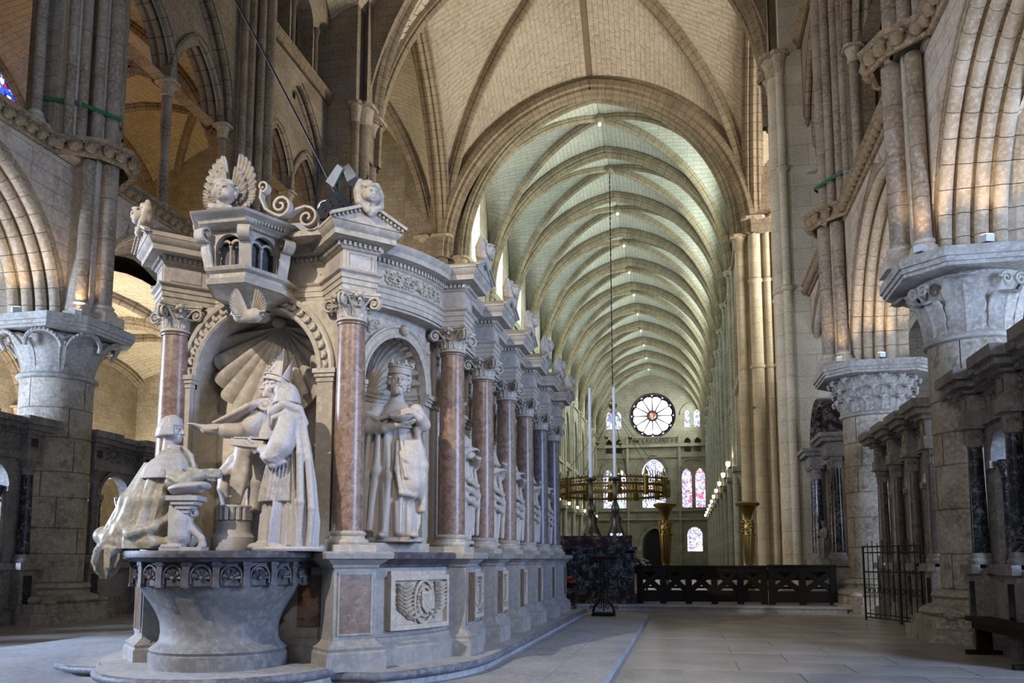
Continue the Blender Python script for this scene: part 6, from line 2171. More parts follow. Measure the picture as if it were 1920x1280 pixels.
# ---- king with a dish, in the curved niche
def king(name, label, pos, turn, mat, hh=0.0085, group=None, mirror=1):
    k = 0.0062
    st = thing(name, label, 'statue', pos, group)
    M0 = Matrix.Translation(V(pos)) @ Matrix.Rotation(turn, 4, 'Z') @ Matrix.Diagonal((mirror, 1, 1, 1))
    P = lambda a, b, y=0.0: ((a - 750) * k, y, (1003 - b) * k)
    c = Clay((-.48, -.46, -.01), (.50, .36, 1.70), hh)
    c.robe([(0.02, -.02, 0, .27, .20, .02), (.18, -.02, 0, .29, .22, .035), (.55, -.02, 0, .30, .22, .035), (.85, -.01, 0, .285, .205, .025), (1.15, .0, 0, .255, .18, .015), (1.38, .0, 0.01, .24, .16, .006), (1.50, .0, .02, .17, .12, .0), (1.58, .01, .02, .07, .07, 0)],
           [(11, .6, 1.2, .6), (7, 2.0, -.8, .5), (17, 1.0, .3, .25)], .02)
    # shoulders and cape edge
    for q in (-1, 1): c.ell((q * .20, .02, 1.38), (.09, .10, .10), .06)
    c.chain([P(700, 775, -.10), P(720, 788, -.19), P(745, 783, -.22), P(775, 772, -.20), P(798, 775, -.12)], [.03, .028, .026, .028, .03], .02)
    # arms
    c.chain([P(714, 768, -.02), P(706, 798, -.08)], [.08, .085], .03)
    c.chain([P(706, 800, -.08), P(735, 805, -.23), P(762, 800, -.30)], [.075, .055, .040], .025)
    c.chain([P(787, 768, -.02), P(802, 796, -.10)], [.08, .08], .03)
    c.chain([P(802, 796, -.10), P(796, 787, -.22), P(786, 780, -.28)], [.075, .055, .040], .025)
    # hands
    hand(c, aim(P(762, 801, -.30), (1, -.15, .12), (0, .15, 1)), 1.15, .25, -1)
    hand(c, aim(P(786, 778, -.28), (-1, -.35, -.15), (0, .2, -1)), 1.15, .75, 1)
    # drapery: long folds from the waist, a swag falling over the left hip
    for (a, b, y, r) in ([(722, 815, -.19, .02), (718, 880, -.24, .03), (712, 960, -.21, .02)], [(735, 820, -.21, .02), (740, 890, -.26, .032), (738, 985, -.20, .02)], [(702, 820, -.12, .025), (697, 890, -.14, .032), (697, 985, -.12, .025)],
                        [(752, 820, -.22, .02), (757, 870, -.26, .025), (754, 930, -.25, .03), (763, 985, -.20, .02)])[0:0]: pass
    def F(a, b, d=.0):      # point on the front of the robe
        x = (a - 750) * k + .02
        z = (1003 - b) * k
        ry = np.interp(z, [0, .18, .55, .85, 1.15], [.20, .22, .22, .205, .18])
        return (x - .02, -ry * math.sqrt(max(.05, 1 - (x / .31) ** 2)) - d, z)
    for ch in ([(722, 815), (720, 880), (708, 985)], [(738, 820), (743, 890), (736, 990)], [(703, 820), (698, 890), (698, 985)], [(757, 940), (760, 990)]):
        c.chain([F(*q) for q in ch], [.022, .04, .032][:len(ch)], .05)
    # mantle gathered over the left hip: a broad bag with a few edge folds
    c.ell(F(778, 868, -.06), (.16, .15, .28), .05)
    c.ell(F(780, 905, -.05), (.15, .14, .17), .05)
    c.chain([F(757, 830, .02), F(758, 880, .05), F(768, 922, .06), F(788, 925, .05), F(803, 890, .05)], [.02, .028, .03, .028, .02], .03)
    c.chain([F(762, 820, .03), F(772, 862, .08), F(788, 872, .08), F(802, 845, .06)], [.018, .022, .022, .018], .025)
    c.chain([F(764, 850, .06), F(775, 893, .085), F(792, 897, .08), F(804, 868, .06)], [.014, .02, .02, .014], .025)
    c.chain([P(790, 805, -.14), P(803, 870, -.10), P(802, 950, -.06)], [.03, .05, .04], .05)
    for q in (733, 790): c.ell(P(q, 997, -.24), (.055, .11, .04), .02)
    part('body', c.mesh(M0), mat, st)
    Mh = M0 @ Matrix.Translation(P(752, 738, -.02)) @ Matrix.Rotation(.22, 4, 'Z') @ Matrix.Rotation(.10, 4, 'Y') @ Matrix.Rotation(.05, 4, 'X')
    cp_ = Clay((-.36, -.34, 1.18), (.36, .30, 1.66), .009)
    cp_.robe([(1.24, .0, .0, .275, .215, .006), (1.32, .0, .0, .265, .205, .006), (1.42, .0, .01, .215, .165, .003), (1.50, .0, .015, .15, .12, 0), (1.56, .0, .015, .10, .095, 0), (1.60, .0, .01, .085, .085, 0)], [(7, .5, .5, .8)], .01)
    part('cape', cp_.mesh(M0), mat, st)
    head_part(st, Mh, mat, 1.30, hair='curl', beard=True)
    # crown
    cr = MB()
    Mc = Mh @ Matrix.Scale(1.30, 4) @ Matrix.Translation((0, .012, .175))
    cr.lathe([(.098, 0), (.106, .005), (.106, .016), (.100, .02), (.102, .055), (.112, .06), (.112, .07), (.100, .072), (.09, .06), (.09, 0)], (0, 0), 24)
    for i in range(10):
        a = 2 * PI * i / 10
        b = V((.106 * math.cos(a), .106 * math.sin(a), .072))
        big_ = i % 2 == 0
        cr.ball(b + V((0, 0, .022)), .020 if big_ else .014, 8, 5)
        if big_:
            for q in (-1, 1): cr.ball(b + V((-math.sin(a) * q * .022, math.cos(a) * q * .022, .010)), .013, 7, 5)
            cr.ball(b + V((0, 0, .044)), .013, 7, 5)
    part('crown', MB().add(cr, Mc), mat, st)
    d = MB().lathe([(.05, -.045), (.075, -.04), (.11, -.012), (.135, .012), (.14, .024), (.132, .026), (.10, .006), (.02, 0)], (0, 0), 28)
    part('dish', MB().add(d, M0 @ Matrix.Translation(P(766, 789, -.32)) @ Matrix.Rotation(.10, 4, 'X')), mat, st)
    b = MB().lathe([(.30, -.045), (.33, -.03), (.33, .005), (.29, .02)], (0, 0), 28, sy=.75)
    part('statue_base', MB().add(b, M0), mat, st)
    return st
kpos = (-3.21, 8.86, ZT + .149)
king('king_statue', 'pale stone statue of a crowned bearded king holding a dish', kpos, math.radians(12), M_STAT)

# ---- standing figure for the niches behind the columns
def robed(name, label, pos, turn, mat, arm, kind, group, seed):
    st = thing(name, label, 'statue', pos, group)
    M0 = Matrix.Translation(V(pos)) @ Matrix.Rotation(turn, 4, 'Z')
    c = Clay((-.45, -.40, -.01), (.45, .36, 1.60), 0.012)
    c.robe([(0.02, 0, 0, .28, .22, .03), (.5, 0, 0, .29, .22, .035), (.9, .0, 0, .27, .20, .02), (1.25, 0, 0, .23, .17, .008), (1.42, 0, 0, .15, .12, 0), (1.5, 0, 0, .07, .07, 0)], [(9, seed, .9, .6), (13, seed * 2, -.5, .45)], .02)
    for q in (-1, 1):
        c.ell((q * .19, .0, 1.30), (.11, .12, .12), .06)
        e = (q * .29, -.12, 1.02); w = (q * .13 + arm * .02, -.29, 1.06 + (.10 if q == arm else 0))
        c.chain([(q * .22, -.02, 1.3), e, w], [.09, .085, .05], .03)
        hand(c, aim(w, (-q * .8, -.5, .25), (0, .3, -.8)), 1.1, .6, q)
    for i in range(7):
        a = seed + i * .8
        c.chain([(.24 * math.cos(a), -.15, 1.05), (.26 * math.cos(a + .3), -.22, .6), (.27 * math.cos(a + .2), -.2, .1)], [.02, .035, .025], .03)
    for dy in (0, .12, .25): c.chain([(-.24, -.1, .95 - dy), (-.08, -.27, .78 - dy), (.14, -.26, .72 - dy), (.27, -.08, .85 - dy)], [.02, .035, .035, .02], .03)
    part('body', c.mesh(M0), mat, st)
    Mh = M0 @ Matrix.Translation((0, -.03, 1.52)) @ Matrix.Rotation(.25 * arm, 4, 'Z')
    head_part(st, Mh, mat, 1.1, hair='curl', beard=(kind == 'crown'))
    if kind == 'mitre':
        part('mitre', MB().add(mitre_mb(), Mh @ Matrix.Scale(1.1, 4) @ Matrix.Translation((0, .01, .17))), mat, st)
    else:
        cr = MB().lathe([(.10, 0), (.108, .01), (.104, .05), (.114, .07), (.09, .06), (.09, 0)], (0, 0), 20)
        for i in range(8):
            cr.ball((.108 * math.cos(i * PI / 4), .108 * math.sin(i * PI / 4), .085), .02, 7, 5)
        part('crown', MB().add(cr, Mh @ Matrix.Scale(1.1, 4) @ Matrix.Translation((0, .01, .175))), mat, st)
    part('statue_base', MB().add(MB().lathe([(.30, -.045), (.33, -.03), (.33, .005), (.29, .02)], (0, 0), 24, sy=.75), M0), mat, st)
    return st

def mitre_mb():
    """bishop's mitre: two pointed leaves, front and back, with raised border"""
    mb = MB()
    for q in (-1, 1):
        rows = []
        n = 12
        for i in range(n + 1):
            t = i / n
            row = []
            for j in range(13):
                s = (j - 6) / 6
                top = .30 * (1 - abs(s) ** 1.25 * .97) + .012
                a = s * PI / 2
                rx = .100 + .016 * math.sin(PI * t * .6); ry = (.108 + .01 * math.sin(PI * t)) * (1 - .55 * t)
                row.append((rx * math.sin(a) * (1 - .10 * t), -q * ry * math.cos(a), top * t))
            rows.append(row)
        mb.grid(rows, flip=(q < 0))
        inner = [[(p[0] * .93, p[1] * .88, p[2] * .985) for p in r] for r in rows]
        mb.grid(inner, flip=(q > 0))
        mb.grid([rows[-1], inner[-1]], flip=(q < 0))
        rim = [V(p) for p in rows[-1]]
        mb.tube(rim, .006, 5)
    mb.tube([V((.104 * math.cos(2 * PI * i / 24), .112 * math.sin(2 * PI * i / 24), .008)) for i in range(25)], .011, 6)
    mb.tube([V((.108 * math.cos(2 * PI * i / 24), .116 * math.sin(2 * PI * i / 24), .05)) for i in range(25)], .006, 6)
    for k in range(5):
        mb.ball((0, -.112 + .012 * k, .085 + .036 * k), .012, 7, 5)
    for q in (-1, 1):
        for k in range(3): mb.ball((q * .05, -.097 + .015 * k, .07 + .035 * k), .013, 7, 5)
    return mb

names = ['second', 'third', 'fourth', 'fifth', 'sixth']
cols_ = ['third and fourth', 'fourth and fifth', 'fifth and sixth', 'sixth and seventh', 'seventh and eighth']
for k in range(5):
    lab = 'robed stone statue glimpsed between the %s red column of the tomb' % cols_[k]
    robed('niche_statue', lab.replace('red column', 'columns'), (XW - .22, 9.57 + 1.55 * k + .775, ZT + .148), PI / 2 - .25, M_STAT, 1 if k % 2 else -1, 'mitre' if k in (1, 2) else 'crown', 'statues in the side niches', k * 1.7)

# ---- the three figures of the group on the basin
GK = 0.00526
def kneeler():
    pos = V((-4.96, 7.36, ZT + .004))
    st = thing('kneeling_statue', 'kneeling statue in a long cloak with clasped hands on the basin', 'statue', pos)
    M0 = Matrix.Translation(pos) @ YAWM
    P = lambda a, b, y=0.0: ((a - 330) * GK, y, (1033 - b) * GK)
    c = Clay((-.80, -.42, -.30), (.55, .42, 1.12), .0095)
    # legs under the cloak
    c.chain([P(300, 960, 0), P(362, 1008, -.10)], [.15, .09], .05); c.chain([P(362, 1012, -.10), P(290, 1012, -.10)], [.085, .08], .05)
    c.chain([P(300, 960, .1), P(362, 1008, .12)], [.15, .09], .05)
    # cloak falling back from the shoulders
    c.robe([(.02, -.27, 0, .42, .33, .03), (.12, -.27, 0, .39, .32, .045), (.30, -.215, 0, .33, .29, .05), (.49, -.155, 0, .275, .265, .045), (.68, -.10, 0, .215, .245, .03), (.82, -.06, 0, .17, .22, .012), (.92, -.03, 0, .12, .15, .0), (1.0, -.02, 0, .07, .07, 0)], [(11, .4, 1.0, .7), (17, 1.7, -.6, .35)], .03)
    for ch, r in (([(283, 872, -.17), (252, 940, -.20), (214, 1005, -.17)], (.02, .05, .04)), ([(296, 872, -.21), (272, 940, -.24), (244, 1000, -.26)], (.02, .05, .05)), ([(308, 874, -.22), (300, 940, -.26), (288, 1000, -.29)], (.02, .045, .04)), ([(320, 880, -.20), (322, 940, -.24), (314, 1010, -.26)], (.02, .045, .04)),
                  ([(275, 880, .1), (240, 950, .1), (205, 1010, .05)], (.03, .05, .04)), ([(335, 940, -.14), (345, 975, -.18), (352, 1005, -.18)], (.03, .05, .05))):
        c.chain([P(*q) for q in ch], r, .07)
    # train bunched on the rim and hanging over it
    c.ell(P(232, 1008, -.16), (.14, .12, .085), .04); c.ell(P(265, 1015, -.24), (.16, .07, .06), .04); c.ell(P(310, 1018, -.25), (.15, .08, .065), .04); c.ell(P(345, 1018, -.2), (.10, .09, .07), .04)
    c.ell(P(205, 1005, -.05), (.10, .16, .10), .04)
    c.robe([(-.27, -.60, -.12, .035, .05, .02), (-.20, -.60, -.12, .09, .11, .03), (-.10, -.60, -.12, .125, .15, .035), (.02, -.57, -.12, .13, .17, .03), (.09, -.54, -.12, .11, .16, .01)], [(7, .5, 2.0, .8), (11, 1.0, 0, .4)], .03)
    c.robe([(-.16, -.50, -.24, .05, .06, .012), (.03, -.48, -.22, .07, .09, .02)], [(5, .5, 1.0, .8)], .03)
    c.chain([P(235, 985, -.24), P(275, 1002, -.33), P(320, 990, -.31), P(345, 965, -.2)], [.02, .03, .03, .015], .05)
    # upper body, sleeves
    c.chain([P(318, 870, -.02), P(325, 930, 0)], [.16, .15], .06)
    c.chain([P(335, 876, -.13), P(345, 905, -.22), P(362, 907, -.24)], [.085, .10, .09], .03)
    c.chain([P(358, 905, -.25), P(390, 892, -.20)], [.085, .055], .03)
    c.chain([P(335, 872, .16), P(358, 905, .14), P(392, 892, .02)], [.10, .09, .055], .03)
    for i in range(5): c.chain([P(371 + 4 * i, 880 + 1 * i, -.24), P(369 + 4 * i, 893, -.30 + .012 * i), P(373 + 4 * i, 906 - 2 * i, -.24)], .011, .01)
    for i in range(4): c.chain([P(330 + 7 * i, 880 + 4 * i, -.28), P(340 + 6 * i, 900 + 3 * i, -.345), P(352 + 5 * i, 912, -.31)], .014, .02)
    # hands laid together
    hand(c, aim(P(390, 890, -.19), (1, .25, .06), (0, 1, -.25)), 1.15, .35, 1)
    hand(c, aim(P(392, 888, .0), (1, -.5, .02), (0, -1, -.2)), 1.15, .45, -1)
    part('body', c.mesh(M0), M_STATK, st)
    # shoulder cape with its hem
    m = Clay((-.42, -.44, .62), (.36, .44, 1.10), .009)
    m.robe([(.70, -.06, 0, .285, .335, .008), (.78, -.055, 0, .27, .315, .008), (.88, -.045, 0, .215, .26, .004), (.955, -.035, 0, .135, .16, 0), (.985, -.03, 0, .092, .095, 0), (1.05, -.03, 0, .088, .09, 0)], [(9, .5, .5, .8)], .02)
    m.chain([P(345, 838, -.06), P(362, 855, -.10), P(372, 878, -.14)], [.02, .022, .018], .02)
    part('cape', m.mesh(M0), M_STAT2, st)
    Mh = M0 @ Matrix.Translation(P(318, 832, -.01)) @ Matrix.Rotation(math.radians(80), 4, 'Z') @ Matrix.Rotation(-.05, 4, 'X')
    head_part(st, Mh, M_STAT2, 1.14, hair='bowl')
    return st
kneeler()

def prie_dieu():
    pos = V((-4.72, 7.10, ZT + .004))
    t = thing('prayer_stool', 'small stone prayer stool with scrolled leg under the clasped hands', 'stool', pos)
    M0 = Matrix.Translation(pos) @ YAWM
    P = lambda a, b, y=0.0: ((a - 362) * GK * .97, y, (1033 - b) * GK * .97)
    c = Clay((-.25, -.2, .45), (.30, .2, .72), .009)
    c.ell(P(374, 914, 0), (.20, .15, .05), .02, Matrix.Rotation(-.10, 4, 'Y')); c.ell(P(402, 911, 0), (.05, .13, .035), .02)
    c.chain([P(345, 922, 0), P(395, 920, 0)], .03, .03)
    part('cushion', c.mesh(M0), M_STAT2, t)
    mb = MB()
    for z, w, d in ((.52, .15, .13), (.48, .11, .11), (.44, .07, .09), (.40, .05, .07)):
        mb.box(-.02 - w + .06, -.02 + w + .06, -d, d, z - .045, z)
    part('stool_neck', MB().add(mb, M0), M_STAT2, t, False)
    c = Clay((-.2, -.12, -.01), (.3, .12, .50), .009)
    c.box(P(352, 985, 0), (.045, .08, .19), .01, .01)
    c.chain([P(358, 940, 0), P(362, 975, 0), P(362, 1005, 0)], [.05, .085, .10], .03)
    c.box(P(352, 1027, 0), (.10, .10, .03), .008, .01)
    c.chain([P(372, 952, 0), P(378, 962, 0), P(377, 985, 0), P(388, 998, 0), P(401, 1010, 0), P(404, 1023, 0), P(396, 1030, 0)], [.03, .036, .036, .034, .034, .036, .03], .01)
    c.ell(P(385, 963, 0), (.045, .05, .045), .01); c.ell(P(385, 963, -.05), (.02, .03, .02), .005, cut=True)
    part('scrolled_leg', c.mesh(M0), M_STAT2, t)
    part('foot', MB().add(MB().box(P(330, 0)[0], P(408, 0)[0], -.10, .10, 0, .035), M0), M_STAT2, t, False)
prie_dieu()

def monk():
    pos = V((-3.86, 7.58, ZT + .004))
    st = thing('monk_statue', 'standing monk statue in a pleated surplice and hooded cloak', 'statue', pos)
    M0 = Matrix.Translation(pos) @ YAWM
    P = lambda a, b, y=0.0: ((a - 545) * GK, y, (1030 - b) * GK)
    c = Clay((-.48, -.36, -.01), (.42, .36, 1.48), .008)
    # cassock
    c.robe([(.05, -.04, 0, .23, .20, .05), (.3, -.03, 0, .22, .20, .045), (.56, -.02, 0, .20, .19, .02)], [(7, .3, .8, .9), (11, 1.2, 0, .4)], .02)
    # surplice with fine pleats
    c.robe([(.485, -.055, 0, .235, .215, .014), (.80, -.035, 0, .20, .19, .010), (1.05, -.005, 0, .175, .18, .008), (1.25, .0, 0, .14, .16, 0), (1.34, -.01, 0, .07, .08, 0)], [(34, 0, 0, .9), (7, 1.0, .6, .7)], .004)
    # cloak down the back
    c.robe([(.04, .12, .02, .185, .20, .03), (.3, .125, .02, .18, .20, .035), (.7, .095, .02, .16, .19, .03), (1.05, .06, .02, .14, .18, .02), (1.22, .03, .02, .13, .17, .0)], [(9, .9, .9, .7), (5, 2, -.4, .5)], .012)
    for ch in ([(575, 790, -.12), (588, 860, -.16), (596, 950, -.15), (592, 1020, -.12)], [(562, 780, -.14), (573, 850, -.19), (577, 940, -.2), (574, 1020, -.16)]):
        c.chain([P(*q) for q in ch], [.03, .036, .036, .025], .02)
    # hood round the neck
    c.chain([P(512, 792, -.08), P(517, 770, -.15), P(540, 757, -.17), P(565, 765, -.12), P(578, 790, -.10)], [.03, .045, .05, .045, .03], .02)
    c.chain([P(512, 800, -.05), P(522, 782, -.17), P(545, 772, -.20), P(566, 782, -.16), P(580, 815, -.14)], [.016, .024, .028, .026, .02], .012)
    # near arm with the wide sleeve
    c.chain([P(548, 790, -.15), P(540, 835, -.23), P(525, 855, -.24)], [.10, .115, .10], .03)
    c.chain([P(525, 855, -.24), P(505, 842, -.19), P(494, 838, -.15)], [.075, .05, .04], .03)
    for i in range(5): c.chain([P(506 + 5 * i, 846 - 2 * i, -.26), P(514 + 5 * i, 862 - i, -.32), P(534 + 4 * i, 868 - 6 * i, -.29)], .013, .012)
    c.chain([P(505, 856, -.23), P(528, 874, -.26), P(548, 866, -.24)], [.022, .03, .022], .02)
    hand(c, aim(P(494, 838, -.15), (-1, -.1, .25), (.1, .2, 1)), 1.1, .3, 1)
    c.ell(P(500, 1022, -.12), (.12, .06, .045), .02); c.ell(P(535, 1024, -.2), (.10, .06, .04), .02)
    part('body', c.mesh(M0), M_STAT2, st)
    Mh = M0 @ Matrix.Translation(P(533, 766, -.01)) @ Matrix.Rotation(math.radians(-104), 4, 'Z')
    head_part(st, Mh, M_STAT2, 1.14, hair='bowl')
    mb = MB().lathe([(.36, 0), (.37, .02), (.35, .045)], (.0, 0), 28, sy=.75)
    part('statue_base', MB().add(mb, M0), M_STAT2, st)
    # open book on his hands
    B = M0 @ Matrix.Translation(P(480, 828, -.09)) @ Matrix.Rotation(.12, 4, 'Y') @ Matrix.Rotation(-.2, 4, 'Z')
    bk = thing('stone_book', 'thick open stone book resting on the hands of the monk statue', 'book', B.translation)
    part('lower_cover', MB().add(MB().box(-.19, .17, -.12, .13, -.05, -.035), B), M_STAT2, bk, False)
    part('page_block', MB().add(MB().box(-.185, .165, -.112, .125, -.035, .02), B), M_STAT, bk, False)
    part('upper_cover', MB().add(MB().box(-.16, .20, -.12, .13, .0, .014), B @ Matrix.Rotation(-.06, 4, 'Y') @ Matrix.Translation((0.01, 0, .028))), M_STAT2, bk, False)
monk()

def bishop():
    K = 0.00562
    pos = V((-4.50, 8.02, ZT + .004))
    st = thing('bishop_statue', 'seated bishop statue in a tall mitre stretching out one hand', 'statue', pos)
    M0 = Matrix.Translation(pos) @ YAWM
    P = lambda a, b, y=0.0: ((a - 480) * K, y, (1032 - b) * K)
    c = Clay((-.62, -.52, .0), (.42, .42, 1.62), .010)
    # seat block and tunic
    c.box(P(510, 930, .12), (.22, .20, .50), .03, .03)
    c.robe([(.70, .12, .05, .25, .24, .01), (.95, .14, .04, .22, .20, .01), (1.25, .14, .03, .25, .17, .005), (1.45, .16, .02, .15, .12, 0), (1.56, .155, .02, .08, .08, 0)], [(9, 0, .5, .8)], .03)
    # thighs and shins, feet on the stool
    c.chain([P(505, 870, .0), P(482, 850, -.30), P(474, 905, -.34), P(466, 950, -.36)], [.15, .11, .085, .065], .04)
    c.chain([P(520, 870, .05), P(512, 855, -.26), P(506, 905, -.28), P(500, 955, -.26)], [.15, .11, .09, .07], .04)
    c.ell(P(458, 956, -.42), (.075, .10, .035), .02); c.ell(P(494, 958, -.36), (.07, .10, .035), .02)
    # alb hanging from the lap, cope falling at the side
    for ch, r in (([(500, 838, -.2), (462, 868, -.30), (436, 888, -.28)], (.06, .075, .04)), ([(500, 848, -.24), (470, 880, -.34), (448, 890, -.32)], (.05, .06, .03)), ([(440, 885, -.18), (436, 915, -.18), (446, 955, -.16)], (.06, .055, .04)), ([(428, 885, -.12), (428, 915, -.12), (436, 950, -.12)], (.045, .04, .03)),
                  ([(515, 840, -.22), (525, 900, -.28), (528, 960, -.26)], (.06, .06, .05)), ([(490, 835, -.34), (488, 890, -.39), (478, 945, -.40)], (.03, .035, .02)), ([(476, 838, -.36), (470, 890, -.39), (462, 940, -.40)], (.02, .03, .02))):
        c.chain([P(*q) for q in ch], r, .03)
    # cope: a sheet from the shoulder down to its tip, over the outstretched arm
    for i in range(9):
        t = i / 8
        yy = -.27 + .34 * t
        c.chain([P(500 - 4 * t, 748 + 4 * t, -.10 + .10 * t), P(478, 763 + 3 * math.sin(i * 1.9), yy * .75 - .04), P(450, 779 + 2 * math.sin(i * 2.3), yy * .95), P(417 + 6 * t, 795, yy)], [.045, .030, .026, .014], .012)
    # arm, cuff and hand
    c.chain([P(490, 778, -.06), P(472, 807, -.20), P(408, 809, -.33)], [.10, .080, .050], .02)
    c.cap(P(463, 811, -.26), P(444, 811, -.30), .085, .080, .008)
    for i in range(6): c.chain([P(432 - 4 * i, 800, -.31), P(431 - 4 * i, 809, -.37 + .004 * i), P(432 - 4 * i, 818, -.31)], .012, .006)
    hand(c, aim(P(408, 808, -.33), (-1, -.12, .42), (-.2, .1, -1)), 1.15, .25, 1)
    # clasp and collar
    for i in range(12): c.ell(P(507 + 11 * math.cos(i * PI / 6), 758 + 9 * math.sin(i * PI / 6), -.165), (.022, .02, .022), .008)
    c.ell(P(507, 758, -.165), (.035, .03, .035), .01)
    c.chain([P(498, 742, -.06), P(510, 748, -.13), P(528, 745, -.08)], [.03, .03, .03], .02)
    c.chain([P(545, 770, -.05), P(560, 820, -.12), P(540, 850, -.24)], [.10, .09, .06], .03)
    part('body', c.mesh(M0), M_STAT, st)
    Mh = M0 @ Matrix.Translation(P(512, 746, -.03)) @ Matrix.Rotation(math.radians(-58), 4, 'Z') @ Matrix.Rotation(-.12, 4, 'X')
    head_part(st, Mh, M_STAT, 1.2, hair='curl')
    part('mitre', MB().add(mitre_mb(), Mh @ Matrix.Scale(1.27, 4) @ Matrix.Translation((0, .012, .150)) @ Matrix.Rotation(-.22, 4, 'X')), M_STAT, st)
bishop()
# fluted stump that carries the bishop's foot
sp = V((-4.47, 7.62, ZT + .004))
ft = thing('foot_block', 'round stone block with fluted drum under the bishop statue', 'block', sp)
part('drum', MB().lathe([(.21, 0), (.22, .03), (.215, .14), (.19, .16), (.165, .20), (.16, .30), (.15, .31)], sp.xy, 32).add(MB(), None), M_STAT2, ft)
ft.children[0].location = (0, 0, sp.z)
for i in range(16):
    a = 2 * PI * i / 16
    part('flute', MB().tube([sp + V((.15 * math.cos(a), .15 * math.sin(a), .31)), sp + V((.15 * math.cos(a), .15 * math.sin(a), .44))], .028, 8), M_STAT2, ft)
part('drum_top', MB().lathe([(.17, sp.z + .43), (.175, sp.z + .445), (.165, sp.z + .46)], sp.xy, 28), M_STAT2, ft)
